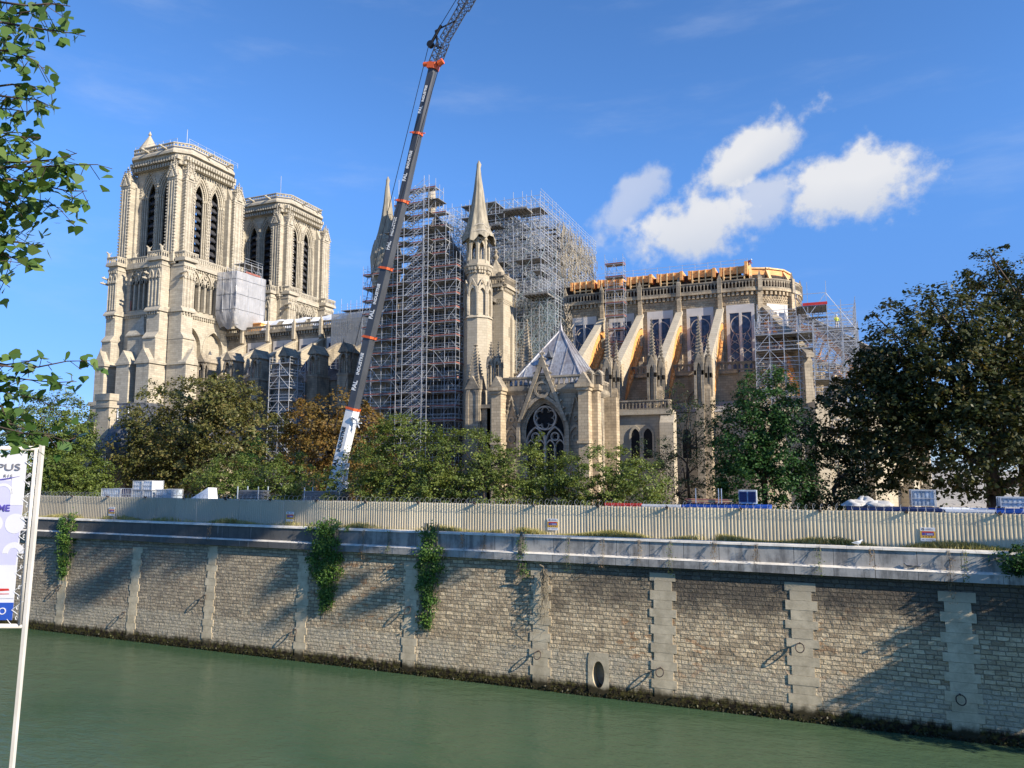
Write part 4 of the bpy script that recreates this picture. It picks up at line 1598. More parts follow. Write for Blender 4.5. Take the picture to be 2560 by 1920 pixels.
def centring(F, label):
    """orange laminated frame wedged under a flyer's arch"""
    t = thing('timber_centring', F(-14, 24.8), label, 'timber frame', 'timber frames under the flying buttresses')
    o_, i_ = [], []
    for i in range(13):
        q = i / 12
        yy = -19.55 + 11.8 * q
        zz = 18.85 + 11.55 * math.sin(q * math.pi / 2) ** 0.92
        o_.append((yy, zz))
    rib = MB()
    for dd in (-0.33, 0.05):
        for i in range(12):
            a, c = o_[i], o_[i + 1]
            na = Vector((c[0] - a[0], c[1] - a[1])).normalized()
            nn = Vector((na.y, -na.x)) * 0.8
            rib.fprism(F, [a, c, (c[0] + nn.x, c[1] + nn.y), (a[0] + nn.x, a[1] + nn.y)], dd, dd + 0.28)
    rib.build('curved_rib', M['timber'], t)
    ch = MB()
    ch.fprism(F, [(-18.9, 18.9), (-18.3, 18.9), (-7.85, 27.4), (-7.85, 28.1)], -0.3, 0.3)
    ch.build('straight_chord', M['timber'], t)
    for k in range(2, 11):
        w = MB()
        a = o_[k]
        q = k / 12
        b0 = (-18.6 + 10.7 * q, 19.0 + 8.6 * q)
        b1 = (-18.6 + 10.7 * min(1, q + 0.1), 19.0 + 8.6 * min(1, q + 0.1))
        c = a
        w.fprism(F, [(c[0] - 0.12, c[1] - 0.1), (c[0] + 0.12, c[1] - 0.1), (b1[0] + 0.12, b1[1]), (b1[0] - 0.12, b1[1])], -0.14, 0.14)
        w.build('web_strut', M['timber'], t)


_n = ['first', 'second', 'third', 'fourth']
for k, x in enumerate(CX[1:]):
    centring(lambda yy, z, d=0.0, x=x: (x + d, yy, z),
             ['orange timber frame half hidden by the grey pyramid roof, under the leftmost flyer',
              'orange timber frame with open webbing under the flyer right of the slim stair scaffold',
              'orange timber frame between the two tall crocketed spires, under the third choir flyer',
              'orange timber frame under the flyer nearest the rounded apse, right of both crocketed spires'][k])
for k, a in enumerate((25, 62)):
    n = Vector((math.sin(R(a)), -math.cos(R(a)), 0))
    t = Vector((math.cos(R(a)), math.sin(R(a)), 0))
    centring(lambda yy, z, d=0.0, n=n, t=t: tuple(Vector((AC[0], AC[1], z)) + n * (-yy) + t * d),
             ['orange timber frame under an apse flyer, showing through the left of the apse scaffolding', 'orange timber frame under an apse flyer, deep inside the apse scaffolding on the right'][k])

# edicule, double pinnacle and spirelet around the foot of the transept turret
m = MB()
m.box(75.9, 77.9, -28.0, -26.0, GZ, 20.3)
for G, a in ((S(-28.0), 76.9), (Ef(77.9), -27.0), (Wf(75.9), -27.0)):
    m.arch_ring(G, a, 0.95, 0.55, 14.5, 19.3, 21.0, 20.3, 0.1, -0.05)
    gablet(m, G, a - 1.1, a + 1.1, 20.2, 22.0, -0.3, 0.15)
pinnacle(m, 76.9, -27.0, 1.25, 20.4, 26.6)
m.build('edicule', sn, CATH)
for dx in (0.0, 1.1):
    m = MB()
    for s in (-0.35, 0.35):
        for r_ in (-0.35, 0.35):
            m.box(79.2 + dx + s - 0.1, 79.2 + dx + s + 0.1, -27 + r_ - 0.1, -27 + r_ + 0.1, 20.0, 23.4)
    m.box(78.8 + dx, 79.6 + dx, -27.4, -26.6, GZ, 20.2)
    for G, a in ((S(-27.45), 79.2 + dx), (Ef(79.65 + dx), -27.0), (Wf(78.75 + dx), -27.0)):
        m.arch_ring(G, a, 0.48, 0.26, 23.0, 23.2, 24.7, 23.9, 0.08, -0.1, 3)
    pinnacle(m, 79.2 + dx, -27.0, 0.5, 23.4, 26.7)
    m.build('edicule', sn, CATH)
m = MB()
m.box(83.6, 85.2, -27.6, -26.4, GZ, 23.5)
pinnacle(m, 84.4, -27, 0.72, 23.6, 29.4)
for dx in (-0.7, 0.7):
    pinnacle(m, 84.4 + dx, -27.4, 0.3, 22.8, 26.0)
m.build('edicule', sn, CATH)
m = MB()
m.box(76.0, 84.5, -27.4, -22.0, GZ, 17.6)
m.box(75.8, 84.5, -27.8, -22.0, 17.6, 18.1)
m.build('corridor', sn, CATH)
# ------------------------------------------------------------------ sacristy with its lead pyramid
SAC = thing('sacristy', (91, -33.5, GZ), 'small gothic chapter house with a grey lead pyramid roof, in front of the choir', 'chapel')
SX0, SX1, SY0, SY1 = 86.2, 95.7, -38.2, -28.8
m = MB()
Fs, Fe = S(SY0), Ef(SX1)
wc, wh, wzs, wza = 90.85, 2.35, 13.6, 17.2
m.arch_wall(Fs, SX0, SX1, GZ, 18.9, 0, [(wc, wh + 0.5, 6.5, wzs - 0.2, wza + 0.5)], 0.5)
for k in range(3):
    m.arch_ring(Fs, wc, wh + 0.55 - 0.19 * k, wh + 0.36 - 0.19 * k, 6.5, wzs, wza + 0.5 - 0.22 * k, wza + 0.28 - 0.22 * k, -0.12 - 0.14 * k, -0.3 - 0.14 * k, 9)
m.arch_wall(Fe, SY0, SY1, GZ, 18.9, 0, [(-33.5, 2.7, 6.5, wzs, wza)], 0.5)
for k in range(3):
    m.arch_ring(Fe, -33.5, 2.75 - 0.2 * k, 2.55 - 0.2 * k, 6.5, wzs, wza - 0.24 * k, wza - 0.24 - 0.24 * k, -0.1 - 0.14 * k, -0.3 - 0.14 * k, 9)
m.fbox(Nf(SY1), SX0 + 0.62, SX1 - 0.02, GZ, 18.88, -0.6, 0)
m.fbox(Wf(SX0), SY0 + 0.03, SY1, GZ, 18.87, -0.6, 0)
m.zprism(rect(SX0 - 0.35, SX1 + 0.35, SY0 - 0.35, SY1 + 0.35), 18.5, 18.9)
m.zprism(rect(SX0 - 0.1, SX1 + 0.1, SY0 - 0.1, SY1 + 0.1), 18.1, 18.5, rect(SX0 - 0.35, SX1 + 0.35, SY0 - 0.35, SY1 + 0.35))
# side blind gables
for u in (86.95, 94.75):
    m.arch_ring(Fs, u, 0.95, 0.72, 11.0, 12.9, 14.6, 14.2, 0.2, 0.0)
    m.fprism(Fs, [(u - 1.05, 14.2), (u - 0.85, 14.2), (u, 17.5), (u, 18.0)], 0.0, 0.24)
    m.fprism(Fs, [(u + 1.05, 14.2), (u + 0.85, 14.2), (u, 17.5), (u, 18.0)], 0.0, 0.24)
    m.ring(Fs, u, 15.2, 0.34, 0.2, 0.15, 0.0, 14)
    m.ring(Fs, u, 13.0, 0.5, 0.34, 0.15, 0.0, 14)
    for k in range(6):
        for s in (-1, 1):
            uu = u + s * 0.95 * (1 - k / 6)
            m.fbox(Fs, uu - 0.07, uu + 0.07, 14.4 + k * 0.58, 14.6 + k * 0.58, 0.0, 0.34)
sw = m.build('wall', sn, SAC)
for x in (85.7, 96.15):
    m = MB()
    w = 0.58
    m.box(x - w, x + w, -39.9, -38.0, GZ, 18.1)
    m.box(x - w - 0.14, x + w + 0.14, -40.1, -38.0, 18.1, 18.45)
    m.box(x - w - 0.3, x + w + 0.3, -40.25, -38.0, 18.45, 18.85)
    m.box(x - w - 0.12, x + w + 0.12, -40.1, -38.0, 12.3, 12.6)
    m.build('buttress', so_, SAC)
m = MB()
m.box(95.7, 97.4, -38.6, -37.2, GZ, 18.2)
m.build('buttress', so_, SAC)
m = MB()
m.box(95.7, 97.2, -30.0, -28.6, GZ, 18.2)
m.build('buttress', so_, SAC)
m = MB()
m.box(95.7, 97.6, -38.75, -37.05, 18.2, 18.85)
m.build('buttress_cap', so_, SAC)
m = MB()
m.box(84.4, 86.2, -38.6, -37.2, GZ, 18.2)
b_ = m.build('buttress', so_, SAC)
for x in (85.7, 96.15):
    m = MB()
    gablet(m, S(-40.0), x - 0.8, x + 0.8, 18.85, 20.2, -1.8, 0.0)
    m.build('buttress_gable', sn, SAC)
for (x, y) in ((96.5, -38.5), (97.3, -37.5)):
    m = MB()
    m.arch_ring(S(y - 0.45), x, 0.5, 0.34, 18.9, 19.8, 20.5, 20.3, 0.1, -0.1, 4)
    m.box(x - 0.4, x + 0.4, y - 0.35, y + 0.35, 18.85, 20.0)
    m.lathe(x, y, [(0.6, 20.0), (0.45, 20.35), (0.05, 20.6)], 6)
    m.build('corner_niche', sn, SAC)
# front gable over the window
m = MB()
m.fprism(Fs, [(87.9, 14.9), (88.25, 14.9), (90.85, 21.2), (90.85, 22.6)], 0.1, 0.55)
m.fprism(Fs, [(93.8, 14.9), (93.45, 14.9), (90.85, 21.2), (90.85, 22.6)], 0.1, 0.55)
m.arch_ring(Fs, wc, wh + 0.85, wh + 0.45, 11, wzs, wza + 0.8, wza + 0.42, 0.4, 0.0, 9)
m.ring(Fs, 90.85, 18.55, 0.98, 0.72, 0.45, 0.15, 24)
m.fprism(Fs, [(88.9, 16.9), (90.0, 17.75), (89.95, 18.9), (90.3, 19.5), (90.4, 19.9)], 0.12, 0.3)
m.fprism(Fs, [(92.8, 16.9), (91.7, 17.75), (91.75, 18.9), (91.4, 19.5), (91.3, 19.9)], 0.12, 0.3)
m.fprism(Fs, [(89.9, 17.75), (91.8, 17.75), (90.85, 17.5)], 0.12, 0.3)
m.fprism(Fs, [(89.3, 17.55), (92.4, 17.55), (91.25, 20.4), (90.45, 20.4)], 0.04, 0.16)
m.fprism(Fs, [(88.5, 15.2), (89.1, 16.4), (90.3, 17.6), (89.6, 18.2), (88.4, 15.6)], 0.04, 0.16)
m.fprism(Fs, [(93.2, 15.2), (92.6, 16.4), (91.4, 17.6), (92.1, 18.2), (93.3, 15.6)], 0.04, 0.16)
m.fbox(Fs, 90.2, 91.5, 20.2, 20.45, 0.12, 0.3)
for k in range(5):
    a = math.pi / 2 + k * 2 * math.pi / 5
    m.ring(Fs, 90.85 + 0.42 * math.cos(a), 18.55 + 0.42 * math.sin(a), 0.3, 0.2, 0.3, 0.15, 10)
for k in range(9):
    for s in (-1, 1):
        uu = 90.85 + s * 2.85 * (1 - (k + 0.4) / 9)
        z = 15.4 + k * 0.8
        m.fprism(Fs, [(uu, z), (uu + s * 0.34, z + 0.22), (uu + s * 0.1, z + 0.42)], 0.15, 0.5)
m.tube(Fs(90.85, 21.6, 0.3), Fs(90.85, 23.4, 0.3), 0.1, 6, 0.03)
m.fbox(Fs, 90.55, 91.15, 22.6, 22.8, 0.15, 0.45)
fg = m.build('front_gable', sn, SAC)
m = MB()
m.disc(Fs, 90.85, 18.55, 0.74, 0.175, 28)
m.build('gable_rose', M['stone_black'], fg)
# tracery window
m = MB()
m.disc(Fs, 0, 0, 0, 0) if False else None
m.fprism(Fs, [(wc - wh, 6.6)] + arch_pts(wc, wh, wzs, wza - 0.1, 9) + [(wc + wh, 6.6)], -0.95, -0.9)
wg = m.build('window_glass', M['dark'], SAC)
m = MB()
d0, d1 = -0.5, -0.9
m.ring(Fs, wc, 15.35, 1.42, 1.24, d0, d1, 36)
for k in range(6):
    a = math.pi / 2 + k * math.pi / 3
    m.ring(Fs, wc + 0.8 * math.cos(a), 15.35 + 0.8 * math.sin(a), 0.47, 0.38, d0 - 0.05, d1, 16, a - 2.05, a + 2.05)
for s in (-1, 1):
    uc = wc + s * wh / 2
    m.arch_ring(Fs, uc, wh / 2 + 0.02, wh / 2 - 0.12, 6.6, 12.4, 14.4, 14.2, d0, d1)
    m.ring(Fs, uc, 13.2, 0.52, 0.42, d0, d1, 20)
    for q in range(4):
        a = math.pi / 4 + q * math.pi / 2
        m.ring(Fs, uc + 0.22 * math.cos(a), 13.2 + 0.22 * math.sin(a), 0.22, 0.16, d0 - 0.05, d1, 10, a - 1.9, a + 1.9)
    for q in (-1, 1):
        m.arch_ring(Fs, uc + q * wh / 4, wh / 4 + 0.02, wh / 4 - 0.07, 6.6, 11.9, 12.9, 12.75, d0 - 0.05, d1)
    m.tube(Fs(uc, 6.6, d0), Fs(uc, 12.2, d0), 0.08, 6)
    m.fbox(Fs, uc - 0.13, uc + 0.13, 11.6, 11.85, d0 - 0.2, d0 + 0.12)
m.tube(Fs(wc, 6.6, d0), Fs(wc, 13.4, d0), 0.14, 6)
m.fbox(Fs, wc - 0.2, wc + 0.2, 11.6, 11.9, d0 - 0.2, d0 + 0.16)
m.build('window_tracery', M['tracery'], wg)
m = MB()
m.fprism(Fe, [(-35.9, 6.6)] + arch_pts(-33.5, 2.2, wzs, wza - 0.6, 9) + [(-31.1, 6.6)], -0.75, -0.7)
for q in (-1, 1):
    m.arch_ring(Fe, -33.5 + q * 1.1, 1.1, 0.95, 6.6, 12.5, 14.4, 14.2, -0.4, -0.7)
m.build('side_window', M['tracery'], SAC)
m = MB()
balustrade(m, [(SX0 - 0.2, SY1), (SX0 - 0.2, SY0 - 0.2), (SX1 + 0.2, SY0 - 0.2), (SX1 + 0.2, SY1)], 18.9, 20.1, 0.62, 0.22, 0.2, 0.16)
m.build('balustrade', sn, SAC)
m = MB()
p0 = rect(SX0 + 0.3, SX1 - 0.1, SY0 + 0.3, SY1 - 0.3)
AP = (91.4, -33.5, 26.3)
m.cone(p0, 19.2, AP)
# standing seams and hip rolls
for side in range(4):
    a, c = Vector((*p0[side], 19.2)), Vector((*p0[(side + 1) % 4], 19.2))
    m.tube(tuple(a), AP, 0.13, 5)
    for k in range(1, 6):
        q = a.lerp(c, k / 6)
        tt = 1 - abs(k / 6 - 0.5) * 2
        e = q.lerp(Vector(AP) if abs(k / 6 - 0.5) < 0.01 else (a if k < 3 else c).lerp(Vector(AP), tt), 1.0)
        m.tube(tuple(q), tuple(e), 0.095, 4)
m.lathe(AP[0], AP[1], [(0.3, 26.0), (0.2, 26.5), (0.1, 26.9), (0.03, 27.6)], 6)
rf = m.build('roof', M['lead'], SAC)
m = MB()
m.fprism(S(-36.4), [(90.6, 22.5), (91.3, 22.5), (91.0, 23.3)], -0.9, 0.35)
m.tube((91, -36.7, 23.2), (91, -36.7, 23.7), 0.04, 4)
m.build('roof_vent', M['slate'], rf)
rnd = random.Random(5)
m = MB()      # stone foliage cresting behind the roof
for k in range(170):
    t = rnd.random()
    x = 90.9 + rnd.gauss(0, 0.75) * (1.1 - t)
    m.tube((x, -29.6 + rnd.uniform(-0.4, 0.4), 23.5 + t * 6.6), (x + rnd.uniform(-0.35, 0.35), -29.6 + rnd.uniform(-0.4, 0.4), 23.9 + t * 6.6), 0.11, 4, 0.03)
m.box(90.4, 91.6, -30.1, -29.1, 18, 24.5)
m.build('finial', sn, SAC)

# ------------------------------------------------------------------ presbytery with slate roofs
PRE = thing('presbytery', (33, -38, GZ), 'stone house with steep slate roofs and a tall chimney stack, below the south tower', 'house')
st = M['stone_clean']
m = MB()
m.zprism([(18, -44), (27, -45.5), (36.0, -45.5), (41, -44), (41, -31), (18, -31)], GZ, 12.0)
m.zprism([(17.8, -44.3), (26.9, -45.9), (36.2, -45.9), (41.3, -44.2), (41.3, -30.8), (17.8, -30.8)], 12.0, 12.5)
pw = m.build('wall', sn, PRE)
m = MB()
base = [(17.9, -44.2), (26.9, -45.8), (36.1, -45.8), (41.2, -44.1), (41.2, -30.9), (17.9, -30.9)]
topp = [(22.0, -39.0), (24.4, -39.6), (27.4, -39.6), (29.6, -39.0), (29.6, -36.0), (22.0, -36.0)]
m.zprism(base, 12.5, 19.0, topp)
for a, c in zip(base, topp):
    m.tube((*a, 12.5), (*c, 19.0), 0.12, 5)
for k in range(6):
    m.tube((*topp[k], 19.0), (*topp[(k + 1) % 6], 19.0), 0.16, 5)
pr = m.build('roof', M['slate'], PRE)
m = MB()
p1 = [(29.8, -46.4), (31.4, -47.6), (33.8, -47.6), (35.3, -46.4), (34.6, -44.0), (30.5, -44.0)]
m.zprism(grow(p1, 1.06), 11.6, 12.4)
m.zprism(p1, 12.4, 16.2, [(31.3, -44.9), (31.7, -45.3), (33.1, -45.3), (33.6, -44.9), (33.2, -44.3), (31.6, -44.3)])
tr_ = m.build('bay_roof', M['slate'], PRE)
m = MB()
for x in (31.4, 33.4):
    m.lathe(x, -44.9, [(0.1, 16.0), (0.06, 17.2), (0.17, 17.4), (0.03, 17.7)], 6)
m.build('roof_finial', M['sheet'], tr_)
m = MB()
m.zprism(p1, GZ, 12.0)
m.build('bay_wall', sn, PRE)
m = MB()
m.box(26.7, 29.3, -44.6, -43.4, 12, 19.0)
m.box(26.5, 29.5, -44.8, -43.2, 18.0, 18.4)
m.box(26.55, 29.45, -44.75, -43.25, 19.0, 19.95)
m.box(26.3, 26.8, -44.8, -43.4, 12, 16.0)
m.build('chimney', st, PRE)
m = MB()
m.box(17.0, 19.2, -38, -36.8, 14, 19.3)
m.box(16.8, 19.4, -38.2, -36.6, 19.1, 19.7)
m.build('chimney', st, PRE)
m = MB()
m.fbox(S(-46.0), 34.5, 36.4, 12.4, 14.9, -2.5, 0.0)
m.fprism(S(-46.0), [(34.3, 14.7), (36.6, 14.7), (35.45, 16.0)], -2.6, 0.12)
dm = m.build('dormer', st, PRE)
for s in (35.05, 35.85):
    m = MB()
    m.fbox(S(-46.0), s - 0.3, s + 0.3, 12.7, 14.5, 0.0, 0.03)
    w_ = m.build('window', M['dark'], dm)
    m = MB()
    m.fbox(S(-46.0), s - 0.35, s - 0.28, 12.7, 14.5, 0.02, 0.08)
    m.fbox(S(-46.0), s + 0.28, s + 0.35, 12.7, 14.5, 0.02, 0.08)
    m.fbox(S(-46.0), s - 0.3, s + 0.3, 13.6, 13.68, 0.02, 0.08)
    m.build('window_bar', M['white'], dm)
for (x, y, w) in ((35.75, -45.56, 0.55), (32.6, -47.7, 0.5), (38.6, -44.95, 0.6)):
    m = MB()
    m.box(x - w, x + w, y - 0.04, y + 0.1, 8.2, 11.2)
    w_ = m.build('window', M['dark'], PRE)
    m = MB()
    for u in (-w, -0.05, w - 0.1):
        m.box(x + u, x + u + 0.1, y - 0.12, y - 0.03, 8.2, 11.2)
    m.box(x - w, x + w, y - 0.12, y - 0.03, 10.1, 10.22)
    m.box(x - w - 0.15, x + w + 0.15, y - 0.25, y, 8.0, 8.2)
    m.build('window_frame', M['white'], w_)

# ------------------------------------------------------------------ white sheets and timber over the vaults
m0 = None
for k, (xa, xb) in enumerate(((20.0, 25.0), (26.5, 31.5), (33.0, 38.5), (39.5, 45.0))):
    b = MB()
    vs, fs = [], []
    for i in range(13):
        for j in range(5):
            u, v = i / 12, j / 4
            z = 37.3 + 1.3 * v - 0.7 * math.sin(u * math.pi) * (1 - v) + 0.12 * math.sin(9 * u + k + 3 * v)
            vs.append((xa + (xb - xa) * u, -6.6 + 4.2 * v, z - (0.9 if j == 0 else 0)))
    for i in range(12):
        for j in range(4):
            fs.append((i * 5 + j, i * 5 + j + 5, i * 5 + j + 6, i * 5 + j + 1))
    b.add(vs, fs)
    b.add([(x, y, z - 0.04) for x, y, z in vs], fs)
    tag(b.build('tarpaulin', M['sheet'], None, True, loc=((xa + xb) / 2, -4, 37)),
        ['white tarpaulin over the nave wall nearest the orange timber box', 'sagging white tarpaulin over the nave wall, second east of the wrapped scaffold',
         'white tarpaulin over the nave wall in front of the far tower', 'white tarpaulin over the nave wall beside the netted scaffold'][k], 'tarpaulin', 'white tarpaulins over the nave vault')
m = MB()
m.box(18.2, 21.6, -6.6, -3.2, 33.6, 37.2)
m.box(18.0, 21.8, -6.8, -3.0, 37.2, 37.4)
for x in (18.3, 19.4, 20.5, 21.4):
    m.box(x, x + 0.12, -6.5, -6.38, 34.0, 36.9)
tag(m.build('timber_box', M['timber'], None, loc=(19.9, -4.7, 33.6)), 'orange timber box on the nave wall under the white wrapped scaffold', 'timber box')

spots = [84.6, 89.0, 93.6, 98.2, 102.9, 107.4]
LB = ['orange timber roof frame over the choir vault just right of the tall crossing scaffold', 'timber roof frame behind the slim scaffold stair on the choir',
      'orange timber roof frame over the choir above the second tall window from the stair scaffold', 'orange timber roof frame at the middle of the choir roof edge',
      'orange timber roof frame over the choir above the window next to the last straight bay', 'timber roof frame with its end beam sticking up where the choir starts to curve']
for k, x in enumerate(spots):
    t = thing('roof_frame', (x + 1.7, -6, 36.4), LB[k], 'timber frame', 'timber frames over the choir vault')
    b = MB()
    b.box(x, x + 3.2, -7.6, -7.35, 37.7, 38.7)
    b.box(x - 0.02, x + 3.22, -7.63, -5.0, 38.6, 38.75)
    b.build('beam', M['timber'], t)
    for q in range(4):
        b = MB()
        xx = x + 0.15 + q * 0.95
        b.box(xx, xx + 0.17, -7.95, -7.65, 36.8, 38.75)
        b.build('post', M['timber_pale'], t)
    b = MB()
    b.box(x, x + 3.2, -7.8, -7.62, 37.15, 37.32)
    b.build('rail', M['timber_pale'], t)
    b = MB()
    xx = x + 3.2
    b.box(xx, xx + 0.4, -8.3, -5.0, 37.4, 38.75 + (0.5 if k == 5 else 0.0))
    b.build('cross_beam', M['timber'], t)
    b = MB()
    b.box(x - 0.35, x, -8.1, -5.0, 37.4, 38.7)
    b.build('cross_beam', M['timber'], t)
for k, a in enumerate((12, 34, 62)):
    t = thing('roof_frame', radial(a)(0, 36.6, -0.6), ['pale timber frame with a tall angled board at the start of the apse curve', 'pale timber frame sloping over the rounded apse beside the railing', 'last timber frame over the rounded end of the apse'][k], 'timber frame', 'timber frames over the choir vault')
    F = radial(a)
    b = MB()
    b.hexa([F(-0.2, 36.5, 0.2), F(0.2, 36.5, 0.2), F(0.2, 36.5, -2.0), F(-0.2, 36.5, -2.0), F(-0.2, 38.4 + (1.0 if k == 0 else 0.2), -1.0), F(0.2, 38.4 + (1.0 if k == 0 else 0.2), -1.0), F(0.2, 38.6, -2.4), F(-0.2, 38.6, -2.4)])
    b.build('cross_beam', M['timber_pale'], t)
    b = MB()
    G = radial(a + 11)
    b.fbox(G, -1.5, 1.5, 37.6, 38.6, -1.2, -1.0)
    b.build('beam', M['timber'], t)
    b = MB()
    b.fbox(G, -1.6, 1.6, 38.5, 38.7, -3.4, -0.8)
    b.build('board', M['timber_pale'], t)

# ------------------------------------------------------------------ scaffolds


def scaff(t, xs, ys, zf, z0, lift, mats, decks=True, rails=True, braces=1.0, r=0.035, seed=1, stand_cap=100, toe=True, zmin=None, jit=0.0, deckf=None):
    """steel scaffold on a grid of standards; zf(x, y) gives the top of each standard, 0 where there is none"""
    rnd = random.Random(seed)
    bs = [(x, y) for x in xs for y in ys if zf(x, y) > 0]
    bs.sort(key=lambda p: p[1])
    rest = MB()
    for i, (x, y) in enumerate(bs):
        b = MB() if i < stand_cap else rest
        zb = zmin(x, y) if zmin else z0
        zt = zf(x, y)
        b.tube((x, y, zb), (x + rnd.uniform(-jit, jit), y, zt + rnd.uniform(0.1, 0.9)), r, 4)
        if b is not rest:
            b.build('standard', mats[0], t)
    if rest.v:
        tag(rest.build('standard', mats[0], t), kind='stuff')
    led, br, tb, rl = MB(), MB(), MB(), MB()
    nl = int((max(zf(x, y) for x, y in bs) - z0) / lift)
    for k in range(nl + 1):
        z = z0 + k * lift
        for j, y in enumerate(ys):
            for i in range(len(xs) - 1):
                a, c = xs[i], xs[i + 1]
                if min(zf(a, y), zf(c, y)) >= z and (not zmin or max(zmin(a, y), zmin(c, y)) <= z):
                    led.tube((a, y, z), (c, y, z), r * 0.85, 4)
                    if rails:
                        for h in (0.5, 1.0):
                            if min(zf(a, y), zf(c, y)) >= z + h:
                                rl.tube((a, y, z + h), (c, y, z + h), r * 0.7, 4)
                    if rnd.random() < 0.34 * braces and min(zf(a, y), zf(c, y)) >= z + lift:
                        if (i + j) % 2:
                            a, c = c, a
                        br.tube((a, y - 0.05, z), (c, y - 0.05, z + lift), r * 0.8, 4)
        for i, x in enumerate(xs):
            for j in range(len(ys) - 1):
                a, c = ys[j], ys[j + 1]
                if min(zf(x, a), zf(x, c)) >= z and (not zmin or max(zmin(x, a), zmin(x, c)) <= z):
                    led.tube((x, a, z), (x, c, z), r * 0.85, 4)
                    if rails and i in (0, len(xs) - 1):
                        for h in (0.5, 1.0):
                            rl.tube((x, a, z + h), (x, c, z + h), r * 0.7, 4)
                    if rnd.random() < 0.3 * braces and min(zf(x, a), zf(x, c)) >= z + lift:
                        if (i + k) % 2:
                            a, c = c, a
                        br.tube((x, a, z), (x, c, z + lift), r * 0.8, 4)
        if decks and k:
            d = MB()
            for j in range(len(ys) - 1):
                run = None
                for i in range(len(xs) - 1):
                    ok = min(zf(xs[i], ys[j]), zf(xs[i + 1], ys[j + 1])) >= z and (deckf is None or deckf(xs[i], ys[j], k))
                    if ok:
                        d.box(xs[i] + 0.02, xs[i + 1] - 0.02, ys[j], ys[j + 1], z + 0.04, z + 0.10)
                        if toe and j == 0:
                            tb.box(xs[i] + 0.02, xs[i + 1] - 0.02, ys[0] - 0.05, ys[0] - 0.02, z + 0.10, z + 0.25)
                    if ok and toe and i == len(xs) - 2:
                        tb.box(xs[-1] + 0.02, xs[-1] + 0.05, ys[j], ys[j + 1], z + 0.10, z + 0.25)
            d.build('deck', M['deck'], t)
    for b, nme, mt in ((led, 'ledger', mats[0]), (br, 'brace', mats[1]), (rl, 'guard_rail', mats[0]), (tb, 'toe_board', M['toe'])):
        o = b.build(nme, mt, t)
        if o:
            tag(o, kind='stuff')
    return nl


def lin(a, b, n):
    return [a + (b - a) * i / n for i in range(n + 1)]


# transept front
TS = thing('transept_scaffold', (66, -24.5, GZ), 'tall steel scaffold with a zigzag stair covering the transept front between the two netted spires', 'scaffold')


def tz(x, y):
    if x < 61.3:
        return 39.5
    if x <= 63.0:
        return 49.0
    if x <= 70.7:
        return 50.7
    if x <= 71.9:
        return 46.5
    return 43.0 if x < 73.0 else 40.0


tx = lin(57.6, 73.2, 9)
nl = scaff(TS, tx, [-25.8, -24.6, -23.4], tz, GZ + 0.2, 2.0, (M['steel'], M['steel']), seed=4, deckf=lambda x, y, k: y < -24.7 or k % 2 == 0)
sx0, sx1 = 65.6, 68.7
for (x, y) in ((64.4, -27.2), (69.4, -27.2), (65.4, -27.2), (68.6, -27.2)):
    b = MB()
    b.tube((x, y, GZ), (x, y, 51.6), 0.04, 4)
    b.build('standard', M['steel'], TS)
for k in range(23):
    z = GZ + 0.2 + 2.0 * k
    b = MB()
    for yy in (-27.1, -26.4):
        b.tube((sx0, yy, z), (sx1, yy, z + 2.0), 0.055, 4)
        b.tube((sx0, yy, z + 1.0), (sx1, yy, z + 3.0), 0.03, 4)
    for q in range(9):
        f = (q + 0.5) / 9
        b.box(sx0 + (sx1 - sx0) * f - 0.13, sx0 + (sx1 - sx0) * f + 0.13, -27.1, -26.4, z + 2 * f, z + 2 * f + 0.04)
    b.build('stair_flight', M['steel'], TS)
    b = MB()
    b.box(64.4, 65.6, -27.2, -25.8, z, z + 0.06)
    b.build('landing', M['deck'], TS)
    b = MB()
    b.box(68.7, 69.4, -27.2, -25.8, z, z + 0.06)
    b.build('landing', M['deck'], TS)
    b = MB()
    for h in (0, 1.0):
        b.tube((64.4, -27.2, z + h), (69.4, -27.2, z + h), 0.028, 4)
    tag(b.build('guard_rail', M['steel'], TS), kind='stuff')
# hanging drop sheets and odd boards on the top lifts
for (x, z) in ((65.0, 46.3), (69.6, 48.3), (70.0, 44.2), (62.2, 44.2), (60.6, 36.4)):
    b = MB()
    b.box(x - 0.8, x + 0.8, -26.2, -23.6, z, z + 0.07)
    b.build('loading_platform', M['deck'], TS)

# crossing: the burnt scaffold of the lost spire
XS = thing('crossing_scaffold', (72, 2, 33), 'huge burnt tangle of scaffolding standing where the cathedral crossing lost its spire', 'scaffold')


def cz(x, y):
    return 52.3


def cmin(x, y):
    # cantilevered lower edge: the upper platforms overhang
    if x > 76.5:
        return 38.0 if y < -6 else 38.5
    return 33.5


xx, yy = lin(62.5, 81.0, 12), lin(-12.5, 17.5, 17)
scaff(XS, xx, yy, cz, 34.0, 2.0, (M['steel'], M['steel_teal']), decks=True, rails=True, braces=0.85, r=0.042, seed=9, toe=False, zmin=cmin,
      deckf=lambda x, y, k: (k in (4, 8) and y < -10 and (int(x * 3) % 4 != 0)) or (k == 9 and x < 73 and y < 2 and x > 66) or (k == 3 and x > 78 and y < -9), jit=0.08)
rnd = random.Random(21)
tw, bt = MB(), MB()
for k in range(3600):
    x, y = rnd.uniform(63, 80.8), rnd.uniform(-12.4, 17)
    z = rnd.uniform(34, 50)
    b = tw if rnd.random() < 0.72 or z < 42 else bt
    d = Vector((rnd.gauss(0, 0.55), rnd.gauss(0, 0.55), rnd.gauss(0, 1.0)))
    L_ = rnd.uniform(0.7, 2.1)
    d = d.normalized() * L_
    b.tube((x, y, z), tuple(Vector((x, y, z)) + d), 0.04, 4)
